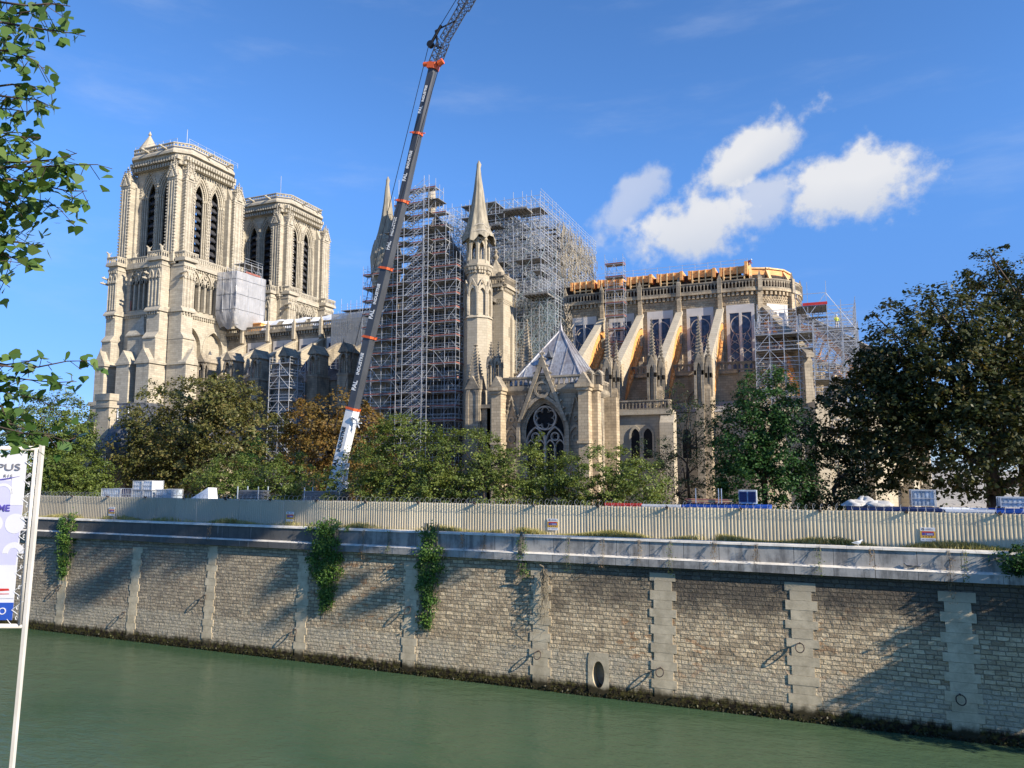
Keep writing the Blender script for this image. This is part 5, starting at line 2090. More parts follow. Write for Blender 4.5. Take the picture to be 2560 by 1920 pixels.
for k in range(1000):
    y = rnd.uniform(-4, 17)
    x, z = 80.8 + rnd.gauss(0, 0.5), rnd.uniform(40, 51)
    bt.tube((x, y, z), (x + rnd.gauss(0, 0.3), y + rnd.gauss(0, 0.35), z - rnd.uniform(0.6, 2.0)), 0.045, 4)
tag(tw.build('twisted_tube', M['steel_dark'], XS), kind='stuff')
tag(bt.build('burnt_tube', M['steel_burnt'], XS), kind='stuff')
b = MB()
for i in range(150):
    x, y = rnd.uniform(63, 80.5), rnd.uniform(-10, 16)
    z = rnd.choice((40.2, 44.3, 46.3, 48.2))
    b.box(x - 0.9, x + 0.9, y - 0.5, y + 0.5, z, z + 0.08)
tag(b.build('charred_board', M['louvre'], XS), kind='stuff')
for (x0, x1, y0, y1, z) in ((75.5, 79.5, -14.6, -11.8, 49.4), (71.5, 74.8, -14.0, -12.0, 47.5), (78.8, 82.6, -14.0, -9.6, 35.9), (81, 83.2, 4, 8, 39)):
    b = MB()
    b.box(x0, x1, y0, y1, z, z + 0.1)
    b.box(x0, x1, y0 - 0.05, y0, z, z + 0.26)
    for q in range(7):
        xq = x0 + (x1 - x0) * q / 6
        b.box(xq - 0.06, xq + 0.06, y0, y1, z - 0.16, z)
    b.build('platform', M['deck'], XS)
# leg of dense props going down in the corner of transept and choir
scaff(XS, lin(76.9, 83.3, 5), lin(-12.6, -8.6, 3), lambda x, y: 38.5, 17.0, 2.0, (M['steel'], M['steel_teal']), decks=False, rails=True, braces=2.2, r=0.04, seed=12, jit=0.05)
b = MB()
for k in range(420):
    x, y, z = rnd.uniform(77, 82.6), rnd.uniform(-12.6, -9), rnd.uniform(18, 36)
    b.tube((x, y, z), (x + rnd.choice((-1, 1)) * rnd.uniform(0.6, 1.3), y, z + rnd.uniform(1.0, 2.2)), 0.035, 4)
tag(b.build('raking_prop', M['steel_teal'], XS), kind='stuff')

# slim stair scaffold in front of the choir
CS = thing('stair_scaffold', (92, -10, 24), 'slim scaffold stair with red edged decks climbing the choir wall between two tall windows', 'scaffold')
scaff(CS, [90.6, 92.0, 93.4], [-10.6, -9.2], lambda x, y: 41.0, 24.2, 2.0, (M['steel'], M['steel']), seed=2, braces=1.6)

# apse scaffold
AS = thing('apse_scaffold', (118, -14, GZ), 'open scaffold with raised platforms wrapped around the rounded apse at the right', 'scaffold')


def az(x, y):
    r = math.hypot(x - 109.8, y)
    if r < 9.0 or x < 112.4:
        return 0
    return 30.5 if y > -15 else (28.0 if x < 119 else 27.0)


scaff(AS, lin(112.6, 124.6, 7), lin(-19.0, -3.0, 7), az, GZ + 0.5, 2.0, (M['steel'], M['steel']), seed=14, toe=False, rails=True, braces=2.0, r=0.05,
      deckf=lambda x, y, k: (k in (10, 11) and y < -12 and x < 118) or (k == 8 and x > 118 and y < -14))
for (x0, x1, y0, y1, z) in ((117.6, 121.2, -18.2, -13.5, 29.9), (118.6, 121.2, -18.4, -17.4, 28.4)):
    b = MB()
    b.box(x0, x1, y0, y1, z, z + 0.09)
    for q in range(8):
        xq = x0 + (x1 - x0) * q / 7
        b.box(xq - 0.05, xq + 0.05, y0, y1, z - 0.15, z)
    b.build('platform', M['deck'], AS)
b = MB()
b.box(118.4, 121.3, -18.3, -18.22, 30.0, 30.35)
b.build('red_toe_board', M['red'], AS)
b = MB()
for (x, y) in ((117.6, -18.2), (119.0, -18.2), (121.2, -18.2), (121.2, -13.6)):
    b.tube((x, y, 26), (x, y, 33.0), 0.04, 4)
for a, c in (((117.6, -18.2, 31.5), (121.2, -18.2, 31.5)), ((121.2, -18.2, 31.5), (121.2, -13.6, 31.5)), ((121.2, -18.2, 31.4), (124.6, -17, 26.6)), ((117.6, -18.2, 31.5), (119.2, -18.2, 28.4)), ((121.2, -18.2, 31.5), (118.9, -18.2, 28.5))):
    b.tube(a, c, 0.045, 4)
tag(b.build('guard_rail', M['steel'], AS), kind='stuff')

# tower against a nave pier, wrapped in grey netting, and the netted bay by the transept
NS = thing('pier_scaffold', (40.5, -21.5, GZ), 'narrow grey netted scaffold tower between the two browning chestnut trees', 'scaffold')
scaff(NS, [38.6, 40.6, 42.6], [-23.4, -21.4, -19.6], lambda x, y: 26.5, GZ + 0.3, 2.0, (M['steel'], M['steel']), seed=6, toe=False, braces=1.8, r=0.045)
b = MB()
b.fbox(S(-21.5), 38.5, 42.6, GZ, 24.6, 0, 0.03)
b.fbox(Ef(42.2), -21.4, -19.4, GZ, 24.4, 0, 0.03)
b.build('netting', M['net_grey'], NS)
NN = thing('netted_scaffold', (46, -10, 30), 'scaffold hung with thin grey netting on the nave wall beside the crane boom', 'scaffold')
scaff(NN, lin(41.2, 56.8, 8), [-11.0, -9.2], lambda x, y: 38.6 if x > 43 else 36.8, 27.0, 2.0, (M['steel'], M['steel']), seed=3, toe=False)
b = MB()
b.fbox(S(-11.0), 41.2, 49, 28.5, 36.6, 0.06, 0.08)
b.build('netting', M['net_grey'], NN)

# scaffold wrapped in white sheeting beside the south tower
WS = thing('wrapped_scaffold', (18.3, -8, 36), 'scaffold box wrapped in white plastic sheeting beside the south tower', 'scaffold')
scaff(WS, [16.9, 18.2, 19.5], [-10.9, -9.2, -7.4, -5.6, -4.4], lambda x, y: 48.6 if y > -9.5 else 47.0, 36.6, 2.0, (M['steel'], M['steel']), seed=8, toe=False)
b = MB()
vs, fs = [], []
rnd = random.Random(31)
loop = []
for (xa, ya), (xb, yb) in zip([(15.4, -11.9), (20.0, -11.7), (20.2, -4.0)], [(20.0, -11.7), (20.2, -4.0), (15.6, -3.9)]):
    for i in range(12):
        loop.append((xa + (xb - xa) * i / 12, ya + (yb - ya) * i / 12))
loop.append((15.6, -3.9))
n = len(loop)
for k in range(23):
    z = 46.5 - k * 0.48
    q = max(0.0, (k - 15) / 7)
    for i, (x, y) in enumerate(loop):
        s = 1 - 0.24 * q * q
        bul = 0.09 * math.sin(i * 0.9 + k * 0.25) + 0.05 * math.sin(i * 2.1 - k * 0.5) + rnd.uniform(-0.03, 0.03)
        cx, cy = 17.0, -8.0
        vs.append((cx + (x - cx) * s + bul, cy + (y - cy) * s - bul * 0.7, z + (0.3 * math.sin(i * 0.7) if k == 22 else 0)))
for k in range(22):
    for i in range(n - 1):
        fs.append((k * n + i, k * n + i + 1, (k + 1) * n + i + 1, (k + 1) * n + i))
b.add(vs, fs)
b.build('plastic_sheeting', M['net_white'], WS, True)
for k in (3, 9, 15):
    b = MB()
    b.path([(vs[k * n + i][0] * 1.0 + 0.05, vs[k * n + i][1] - 0.05, vs[k * n + i][2]) for i in range(n)], 0.03, 4)
    b.build('tie_rope', M['steel_dark'], WS)
for i in (4, 9, 12, 17, 22):
    b = MB()
    b.path([(vs[k * n + i][0] + 0.04, vs[k * n + i][1] - 0.04, vs[k * n + i][2]) for k in range(0, 18, 2)], 0.045, 4)
    b.build('standard', M['steel'], WS)
b = MB()
b.box(18.2, 19.9, -9.3, -5.4, 46.6, 46.7)
b.box(19.9, 19.98, -9.3, -5.4, 46.6, 46.95)
b.build('red_deck', M['toe'], WS)
# sloping handrail along the choir roof
b = MB()
for i in range(13):
    x = 88.0 + i * 1.9
    b.tube((x, -5.5, 38.8), (x, -5.5, 40.4), 0.035, 4)
for z in (39.3, 39.8, 40.3):
    b.tube((88, -5.5, z), (110.8, -5.5, z), 0.028, 4)
tag(b.build('handrail', M['steel'], None, loc=(99, -5.5, 38.8)), 'thin steel handrail running above the timber frames of the choir roof', 'railing')

# ------------------------------------------------------------------ mobile crane
CR = thing('mobile_crane', (76.6, -58, GZ), 'mobile crane with a white and dark grey telescopic boom rising above everything', 'crane')
cp = [(76.15, 4.9), (78.82, 15.1), (80.5, 21.95), (82.2, 28.55), (83.9, 35.0), (85.45, 41.55), (87.05, 47.9)]
bx = Vector((cp[-1][0] - cp[0][0], 0, cp[-1][1] - cp[0][1])).normalized()
nx_ = Vector((bx.z, 0, -bx.x))
vw = (Vector((120.9, -118.78, 20)) - Vector((81, -58, 20))).normalized()


def boom_sec(b, p, q, w0, w1, dep0, dep1):
    P, Q = Vector((p[0], -58, p[1])), Vector((q[0], -58, q[1]))
    vs = []
    for c, w, d in ((P, w0, dep0), (Q, w1, dep1)):
        # flat near side, rounded far side
        prof = [(-0.5, -0.5), (0.28, -0.5), (0.46, -0.28), (0.5, 0.1), (0.36, 0.4), (0.0, 0.5), (-0.36, 0.42), (-0.5, 0.2)]
        for u, v in prof:
            vs.append(tuple(c + nx_ * (u * w) + Vector((0, 1, 0)) * (v * d)))
    k = 8
    b.add(vs, [(i, (i + 1) % k, k + (i + 1) % k, k + i) for i in range(k)] + [tuple(range(k - 1, -1, -1)), tuple(range(k, 2 * k))])


wd = [1.12, 0.98, 0.92, 0.86, 0.80, 0.74]
for k in range(6):
    b = MB()
    boom_sec(b, cp[k], cp[k + 1], wd[k], wd[k] * 0.99, wd[k] * 1.0, wd[k] * 0.98)
    sec = b.build('boom_section', M['white'] if k == 0 else M['boom'], CR)
    if k:
        b = MB()
        e = Vector((cp[k][0], 0, cp[k][1])) + bx * 0.22
        boom_sec(b, cp[k], (e.x, e.z), wd[k] * 1.24, wd[k] * 1.24, wd[k] * 1.2, wd[k] * 1.2)
        b.tube((e.x - nx_.x * 0.45, -58.5, e.z), (e.x - nx_.x * 0.72, -58.5, e.z), 0.06, 4)
        b.tube((e.x + nx_.x * 0.4, -58.2, e.z - 0.15), (e.x + nx_.x * 0.85, -58.2, e.z - 0.22), 0.06, 4)
        b.build('collar', M['orange'], CR)
    # lettering runs up the near face
    f0 = 0.50 if k else 0.62
    c0 = Vector((cp[k][0], 0, cp[k][1]))
    c1 = Vector((cp[k + 1][0], 0, cp[k + 1][1]))
    o_ = c0.lerp(c1, f0) - nx_ * (wd[k] * 0.2)
    big = wd[k] * 0.62
    mt = frame_mtx((o_.x, -58 - wd[k] * 0.51, o_.z), bx, -nx_)
    text_part('lettering', 'FAL', big, M['white'] if k else M['black'], sec, mt @ Matrix.Translation((-1.35 * big / 0.7, 0, 0)), 0.012, 0.02)
    text_part('lettering', 'INDUSTRIE', big * 0.72, M['white'] if k else M['black'], sec, mt @ Matrix.Translation((1.1 * big / 0.7, -0.03, 0)), 0.012, 0.015)
# fittings on the white section
b = MB()
for f, u in ((0.93, 1.1), (0.93, 0.75), (0.62, 0.9), (0.3, -0.9)):
    c = Vector((cp[0][0], 0, cp[0][1])).lerp(Vector((cp[1][0], 0, cp[1][1])), f)
    p = c + nx_ * u
    q = c + nx_ * (u * 0.45)
    b.tube((p.x, -58.6, p.z), (q.x, -58.6, q.z + 0.1), 0.13, 6)
c = Vector((cp[0][0], 0, cp[0][1])).lerp(Vector((cp[1][0], 0, cp[1][1])), 0.9) + nx_ * 1.05
for k in range(6):
    a = k * math.pi / 3
    b.tube((c.x, -58.5, c.z), (c.x + 0.5 * math.cos(a), -58.5, c.z + 0.5 * math.sin(a)), 0.06, 4)
b.build('boom_fitting', M['white'], CR)
for s in (-0.22, 0.22):
    b = MB()
    a = Vector((cp[0][0], 0, cp[0][1])).lerp(Vector((cp[1][0], 0, cp[1][1])), 0.52) + nx_ * 0.62
    b.tube((77.5 + s * 0.6, -58 + s, 4.6), (77.75 + s * 0.6, -58 + s, 8.2), 0.32, 8)
    b.tube((77.75 + s * 0.6, -58 + s, 8.2), (a.x, -58 + s, a.z), 0.17, 8)
    b.build('lift_cylinder', M['white'], CR)
b = MB()     # machine deck and cab mostly hidden by the hoarding
b.box(71.5, 77.4, -59.6, -56.4, 5.1, 6.3)
b.box(69.5, 82.5, -59.5, -56.5, 4.5, 5.2)
for x in (70.4, 72.0, 73.6, 78.2, 79.8, 81.4):
    for y in (-59.7, -56.3):
        b.tube((x, y - 0.2, 4.75), (x, y + 0.2, 4.75), 0.72, 14)
b.box(78.0, 80.2, -59.4, -58.0, 5.2, 6.4)
b.build('carrier', M['white'], CR)
# head, lattice fly jib, ropes
b = MB()
H = Vector((cp[-1][0], -58, cp[-1][1]))
boom_sec(b, cp[-1], (H.x + bx.x * 0.6, H.z + bx.z * 0.6), 1.05, 1.05, 1.0, 1.0)
b.tube((H.x + 0.7, -58.3, H.z + 0.3), (H.x + 1.2, -58.3, H.z + 0.5), 0.3, 8)
b.tube((H.x - 0.9, -58.3, H.z + 0.6), (H.x - 0.3, -58.3, H.z + 0.5), 0.22, 8)
b.build('boom_head', M['orange'], CR)


def lattice(b, p, q, w, n, r=0.06):
    p, q = Vector(p), Vector(q)
    d = (q - p).normalized()
    a = d.cross(Vector((0, 1, 0))).normalized()
    c = Vector((0, 1, 0))
    cs = [a * w + c * w, -a * w + c * w, -a * w - c * w, a * w - c * w]
    for k in cs:
        b.tube(tuple(p + k), tuple(q + k), r, 4)
    for i in range(n):
        u, v = p.lerp(q, i / n), p.lerp(q, (i + 1) / n)
        for j in range(4):
            b.tube(tuple(u + cs[j]), tuple(v + cs[(j + 1) % 4]), r * 0.6, 4)
            b.tube(tuple(u + cs[j]), tuple(u + cs[(j + 1) % 4]), r * 0.6, 4)


b = MB()
k1 = Vector((88.15, -58, 50.6))
lattice(b, H + bx * 0.6, k1, 0.42, 4)
jd = Vector((90.95 - 88.6, 0, 54.25 - 50.9)).normalized()
lattice(b, k1 + jd * 0.1, k1 + jd * 3.6, 0.34, 7, 0.05)
lattice(b, k1 + jd * 3.6, k1 + jd * 17, 0.46, 26, 0.055)
b.build('lattice_jib', M['boom'], CR)
b = MB()
mk = k1 + Vector((-0.9, 0, 1.3))
b.tube(tuple(k1 + Vector((-0.6, 0, -0.6))), tuple(mk), 0.12, 6)
b.tube(tuple(mk), tuple(k1 + jd * 2.2), 0.07, 4)
b.tube(tuple(k1 + Vector((-1.45, -0.2, 0.0))), tuple(k1 + Vector((-1.45, 0.2, 0.0))), 0.34, 12)
b.tube(tuple(k1 + Vector((-1.45, 0, 0.0))), tuple(k1 + Vector((-0.3, 0, 1.7))), 0.15, 6)
b.tube(tuple(k1 + Vector((-1.45, 0, 0.0))), tuple(k1 + Vector((-0.1, 0, -0.7))), 0.09, 6)
b.build('jib_mast', M['black'], CR)
for nme, a, c in (('luffing_rope', (77.0, -58.6, 13.0), tuple(k1 + Vector((-1.5, -0.2, 0)))), ('luffing_rope', tuple(k1 + Vector((-1.45, 0, 0.3))), tuple(k1 + jd * 16.5 + Vector((-0.6, 0, 0.5)))),
                  ('hoist_rope', (82.2, -58.9, 28.9), tuple(H + Vector((0.95, -0.5, 0))))):
    b = MB()
    b.tube(a, c, 0.032, 4)
    b.build(nme, M['black'], CR)


# ------------------------------------------------------------------ workers


def worker(loc, rz, joints, label, top, legs):
    """one continuous skinned body with helmet, vest and trousers as clothing over it"""
    t = thing('person', loc, label, 'person')
    t.rotation_euler = (0, 0, rz)
    bones = [('pelvis', 'waist', .13, .125), ('waist', 'chest', .125, .15), ('chest', 'neck', .15, .06), ('neck', 'chin', .055, .06), ('chin', 'head', .075, .095),
             ('chest', 'sh_l', .12, .07), ('sh_l', 'el_l', .055, .045), ('el_l', 'ha_l', .042, .03), ('ha_l', 'fi_l', .04, .02),
             ('chest', 'sh_r', .12, .07), ('sh_r', 'el_r', .055, .045), ('el_r', 'ha_r', .042, .03), ('ha_r', 'fi_r', .04, .02),
             ('pelvis', 'hip_l', .12, .095), ('hip_l', 'kn_l', .09, .06), ('kn_l', 'an_l', .058, .042), ('an_l', 'to_l', .05, .035),
             ('pelvis', 'hip_r', .12, .095), ('hip_r', 'kn_r', .09, .06), ('kn_r', 'an_r', .058, .042), ('an_r', 'to_r', .05, .035)]
    names = list(joints)
    me = bpy.data.meshes.new('body')
    me.from_pydata([joints[k] for k in names], [(names.index(a), names.index(b)) for a, b, _, _ in bones], [])
    rad = {}
    for a, b_, ra, rb in bones:
        rad[a] = max(rad.get(a, 0), ra)
        rad[b_] = max(rad.get(b_, 0), rb)
    o = bpy.data.objects.new('body', me)
    C.objects.link(o)
    o.parent = t
    md = o.modifiers.new('skin', 'SKIN')
    for i, k in enumerate(names):
        me.skin_vertices[0].data[i].radius = (rad[k], rad[k])
        me.skin_vertices[0].data[i].use_root = k == 'pelvis'
    md.use_smooth_shade = True
    sd = o.modifiers.new('sub', 'SUBSURF')
    sd.levels = sd.render_levels = 1
    me.materials.append(M['skin_tone'])
    base = Vector(loc)

    def cover(name, pts, radii, mat):
        b = MB()
        for i in range(len(pts) - 1):
            b.tube(tuple(Vector(pts[i]) + base), tuple(Vector(pts[i + 1]) + base), radii[i], 10, radii[i + 1])
        b.build(name, mat, t, True)

    J = joints
    cover('jacket', [J['pelvis'], J['waist'], J['chest'], J['neck']], [.165, .155, .185, .085], top)
    for s in 'lr':
        cover('sleeve', [J['sh_' + s], J['el_' + s], J['ha_' + s]], [.082, .064, .05], top)
        cover('trouser_leg', [J['pelvis'], J['hip_' + s], J['kn_' + s], J['an_' + s]], [.13, .115, .08, .07], legs)
        cover('boot', [J['an_' + s], J['to_' + s]], [.065, .05], M['black'])
    h = Vector(J['head']) + base
    b = MB()
    b.lathe(h.x, h.y, [(.15, h.z), (.125, h.z + .01), (.115, h.z + .07), (.07, h.z + .12), (.01, h.z + .135)], 12)
    b.build('helmet', M['white'], t, True)


M['skin_tone'] = m_plain('skin', (0.52, 0.32, 0.22), 0.6, 0.08)
M['jersey'] = m_plain('dark red jersey', (0.22, 0.03, 0.05), 0.8, 0.15)
M['denim'] = m_plain('dark blue work cloth', (0.03, 0.045, 0.10), 0.85, 0.2)
M['hivis'] = m_plain('yellow green vest cloth', (0.55, 0.62, 0.12), 0.8, 0.08)
M['khaki'] = m_plain('pale work cloth', (0.45, 0.42, 0.40), 0.85, 0.12)
stand = {'pelvis': (0, 0, .95), 'waist': (0, 0, 1.12), 'chest': (0, .01, 1.35), 'neck': (0, .02, 1.50), 'chin': (0, -.02, 1.58), 'head': (0, -.01, 1.70),
         'sh_l': (.2, .01, 1.42), 'el_l': (.27, .0, 1.14), 'ha_l': (.24, -.16, .96), 'fi_l': (.23, -.24, .92),
         'sh_r': (-.2, .01, 1.42), 'el_r': (-.27, -.06, 1.16), 'ha_r': (-.2, -.28, 1.10), 'fi_r': (-.18, -.37, 1.10),
         'hip_l': (.1, 0, .88), 'kn_l': (.12, -.04, .48), 'an_l': (.12, .02, .09), 'to_l': (.14, -.16, .05),
         'hip_r': (-.1, 0, .88), 'kn_r': (-.11, -.01, .48), 'an_r': (-.12, .04, .09), 'to_r': (-.15, -.14, .05)}
bend = {'pelvis': (0, .12, .62), 'waist': (0, .0, .78), 'chest': (0, -.17, .93), 'neck': (0, -.31, .99), 'chin': (0, -.40, .99), 'head': (0, -.46, 1.07),
        'sh_l': (.2, -.2, .96), 'el_l': (.24, -.34, .72), 'ha_l': (.16, -.5, .55), 'fi_l': (.14, -.56, .49),
        'sh_r': (-.2, -.2, .96), 'el_r': (-.25, -.36, .74), 'ha_r': (-.17, -.52, .56), 'fi_r': (-.15, -.58, .50),
        'hip_l': (.1, .1, .58), 'kn_l': (.16, -.26, .46), 'an_l': (.15, .02, .09), 'to_l': (.17, -.16, .05),
        'hip_r': (-.1, .1, .58), 'kn_r': (-.16, -.22, .44), 'an_r': (-.15, .08, .09), 'to_r': (-.17, -.1, .05)}
worker((111.0, -6.4, 38.75), 1.2, bend, 'worker in a dark red top and white helmet crouching at the choir roof edge', M['jersey'], M['denim'])
worker((122.3, -15.4, 27.3), 0.3, stand, 'worker in a yellow vest standing on the apse scaffold near the big chestnut tree', M['hivis'], M['khaki'])
b = MB()
b.box(120.6, 124.4, -16.3, -14.2, 27.2, 27.29)
b.build('platform', M['deck'], AS)
# ------------------------------------------------------------------ quay wall
QW = thing('quay_wall', (95, -67, -6), 'long rubble stone river wall with pale quoined piers and a smooth grey parapet', 'wall')
WX0, WX1 = -60.0, 230.0
PX = [42.8, 52.4, 61.8, 70.8, 80.6, 90.75, 101.4, 110.1, 118.75, 127.3, 136, 145]
OX = 105.64
m = MB()
# rubble face (slightly battered), split round the outfall
def wf(z):
    return -67.0 - 0.045 * (2.9 - z)


def wallquad(b, xa, xb, za, zb, off=0.0):
    b.quad((xa, wf(za) - off, za), (xb, wf(za) - off, za), (xb, wf(zb) - off, zb), (xa, wf(zb) - off, zb))


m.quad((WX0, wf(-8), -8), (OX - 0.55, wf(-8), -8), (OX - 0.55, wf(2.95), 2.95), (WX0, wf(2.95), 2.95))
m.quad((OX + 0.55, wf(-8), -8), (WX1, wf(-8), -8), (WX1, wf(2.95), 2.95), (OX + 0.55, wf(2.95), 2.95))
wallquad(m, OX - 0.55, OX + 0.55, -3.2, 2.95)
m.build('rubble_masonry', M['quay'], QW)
m = MB()
# outfall surround and its dark oval mouth
zc, ra, rb = -4.45, 0.42, 0.88
oval = [(OX + ra * math.cos(2 * math.pi * k / 28), zc + rb * math.sin(2 * math.pi * k / 28)) for k in range(28)]
# rectangle ring mapping
def rp(a):
    c, s = math.cos(a), math.sin(a)
    k = max(abs(c) / 0.75, abs(s) / 1.35)
    return (OX + c / k, zc + 0.1 + s / k)


for k in range(28):
    a0, a1 = 2 * math.pi * k / 28, 2 * math.pi * (k + 1) / 28
    p, q = oval[k], oval[(k + 1) % 28]
    r0, r1 = rp(a0), rp(a1)
    y = lambda z: wf(z) - 0.035
    m.add([(p[0], y(p[1]), p[1]), (q[0], y(q[1]), q[1]), (r1[0], y(r1[1]), r1[1]), (r0[0], y(r0[1]), r0[1]), (p[0], -66.0, p[1]), (q[0], -66.0, q[1])], [(0, 1, 2, 3), (0, 1, 5, 4)])
m.box(OX - 0.75, OX + 0.75, wf(-6) - 0.03, wf(-6) + 0.4, -7.5, -5.7)
of = m.build('outfall', M['ashlar'], QW)
m = MB()
m.box(OX - 0.6, OX + 0.6, -66.3, -66.0, -5.9, -3.3)
m.build('outfall_barrel', M['dark'], of)
rnd = random.Random(11)
for x in PX:
    m = MB()
    z = -6.6
    k = 0
    while z < 2.3:
        h = rnd.uniform(0.50, 0.62)
        wl = min(1.0, max(0.0, (x - 80) / 38))
        w = ((0.60 + 0.34 * wl) if k % 2 else (0.45 + 0.21 * wl)) + rnd.uniform(-0.03, 0.03)
        o = 0.028 + rnd.uniform(0, 0.02)
        z1 = min(z + h - 0.015, 2.9)
        sh = rnd.uniform(-0.03, 0.03)
        m.hexa([(x - w + sh, wf(z) - o, z), (x + w + sh, wf(z) - o, z), (x + w + sh, wf(z) + 0.05, z), (x - w + sh, wf(z) + 0.05, z),
                (x - w + sh, wf(z1) - o, z1), (x + w + sh, wf(z1) - o, z1), (x + w + sh, wf(z1) + 0.05, z1), (x - w + sh, wf(z1) + 0.05, z1)])
        z += h
        k += 1
    m.build('quoin_pier', M['ashlar'], QW)


def mooring_ring(x, z):
    b = MB()
    y = wf(z) - 0.10
    b.tube((x, y + 0.05, z + 0.24), (x, y - 0.12, z + 0.24), 0.05, 6)
    pts = [(x + 0.25 * math.cos(t), y - 0.10 - 0.17 * (1 - math.sin(t)), z + 0.25 * math.sin(t)) for t in [i * 2 * math.pi / 18 for i in range(19)]]
    b.path(pts, 0.035, 5)
    b.build('mooring_ring', M['iron'], QW)


for x, z in ((52.3, -1.8), (61.0, -3.7), (70.4, -1.6), (80.2, -3.7), (90.7, -1.2), (101.3, -3.5), (109.9, -3.8), (118.6, -1.5), (127.1, -3.6)):
    mooring_ring(x, z)
# string course, parapet in lengths, coping
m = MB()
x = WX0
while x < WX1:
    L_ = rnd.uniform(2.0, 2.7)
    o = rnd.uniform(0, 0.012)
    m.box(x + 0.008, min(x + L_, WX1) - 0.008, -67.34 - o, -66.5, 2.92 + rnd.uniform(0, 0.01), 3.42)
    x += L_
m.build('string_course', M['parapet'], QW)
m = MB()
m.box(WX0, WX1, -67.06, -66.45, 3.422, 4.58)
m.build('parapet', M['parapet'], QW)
m = MB()
x = WX0
while x < WX1:
    L_ = rnd.uniform(1.8, 3.2)
    o = rnd.uniform(0, 0.03)
    m.hexa([(x + 0.006, -67.13 - o, 4.583), (x + L_ - 0.006, -67.13 - o, 4.583), (x + L_ - 0.006, -66.38, 4.583), (x + 0.006, -66.38, 4.583),
            (x + 0.006, -67.09 - o, 4.70 + o * 0.5), (x + L_ - 0.006, -67.09 - o, 4.70 + o * 0.5), (x + L_ - 0.006, -66.38, 4.73), (x + 0.006, -66.38, 4.73)])
    x += L_
m.build('coping', M['coping'], QW)
m = MB()
x = WX0
while x < WX1:
    L_ = rnd.uniform(2, 3)
    m.hexa([(x + 0.006, -67.36, 3.424), (x + L_ - 0.006, -67.36, 3.424), (x + L_ - 0.006, -67.0, 3.424), (x + 0.006, -67.0, 3.424),
            (x + 0.006, -67.33, 3.46), (x + L_ - 0.006, -67.33, 3.46), (x + L_ - 0.006, -67.0, 3.56), (x + 0.006, -67.0, 3.56)])
    x += L_
m.build('string_course_top', M['coping'], QW)

m = MB()
m.box(-2500, 2500, -66.4, -66.0, -8, 4.35)
tag(m.build('bank_fill', M['gravel'], None, loc=(95, -66.2, 4)), kind='structure')


def m_corr():
    t = NT('beige profiled steel')
    s = t.sep()
    n = t.noise(0.35, 4, 0.6)
    col = t.mix(t.ss(n, 0.3, 0.7), (0.70, 0.585, 0.385), (0.77, 0.655, 0.445))
    left = t.ss(t.math('ADD', s[0], t.math('MULTIPLY', t.noise(0.25, 3, 0.5, off=(5, 5, 5)), 10.0)), 76, 96, 0.62, 0.0)  # left panels darkened: tree shade painted into the steel colour
    col = t.mix(left, col, (0.25, 0.235, 0.20))
    oi = t.N('ShaderNodeObjectInfo')
    col = t.mix(0.8, col, t.mix(oi.outputs['Random'], (0.84, 0.83, 0.82), (1.06, 1.06, 1.05)), 'MULTIPLY')
    gr = t.ss(t.noise(0.8, 6, 0.7, (1.0, 1.0, 0.3), off=(1, 6, 2)), 0.56, 0.74, 0.0, 0.4)
    col = t.mix(gr, col, (0.33, 0.29, 0.21))
    col = t.mix(t.ss(s[2], 5.0, 4.4, 0.0, 0.35), col, (0.30, 0.29, 0.18))
    return t.done(col, 0.5, None, 0.0, 0.35)


M['hoarding'] = m_corr()
HO = thing('site_hoarding', (95, -65.5, 4.3), 'long beige corrugated steel site fence topped with coiled razor wire along the quay', 'fence')
FY = -65.5
prof = [(0.0, 0.0), (0.11, 0.0), (0.13, 0.024), (0.205, 0.024), (0.225, 0.0)]
pp = 0.225
k = 0
x = 30.0
while x < 150.0:
    m = MB()
    vs = []
    x1 = x + pp * 11
    u = x
    zt = 6.83 + rnd.uniform(-0.012, 0.02)
    pts = []
    for j in range(11):
        for a, d in prof[:-1]:
            pts.append((u + a, FY - d + (0.01 if k % 2 else 0.0)))
        u += pp
    pts.append((u - 0.012, FY + (0.01 if k % 2 else 0.0)))
    for a, y in pts:
        vs += [(a, y, 4.2), (a, y, zt)]
    m.add(vs, [(2 * i, 2 * i + 2, 2 * i + 3, 2 * i + 1) for i in range(len(pts) - 1)])
    m.build('panel', M['hoarding'], HO)
    k += 1
    x = x1
x = 31.0
while x < 150:
    m = MB()
    m.tube((x, FY + 0.08, 4.1), (x, FY + 0.08, 6.9), 0.05, 4)
    m.tube((x, FY - 0.02, 6.86), (x, FY - 0.36, 6.98), 0.03, 4)
    m.box(x - 0.09, x + 0.09, FY - 0.2, FY - 0.03, 6.74, 6.88)
    m.build('bracket', M['iron'], HO)
    x += 4.95
m = MB()
a = 0.0
pts = []
while a < 2 * math.pi * 300:
    xx = 40 + a / (2 * math.pi) * 0.46
    if xx > 135:
        break
    j = 0.04 * math.sin(a * 0.37)
    pts.append((xx + 0.05 * math.sin(a) + 0.16 * math.cos(a), FY - 0.1 + 0.24 * math.cos(a), 6.98 + j + 0.25 * math.sin(a)))
    a += 2 * math.pi / 14
m.path(pts, 0.009, 3)
m.build('razor_wire', M['wire'], HO)

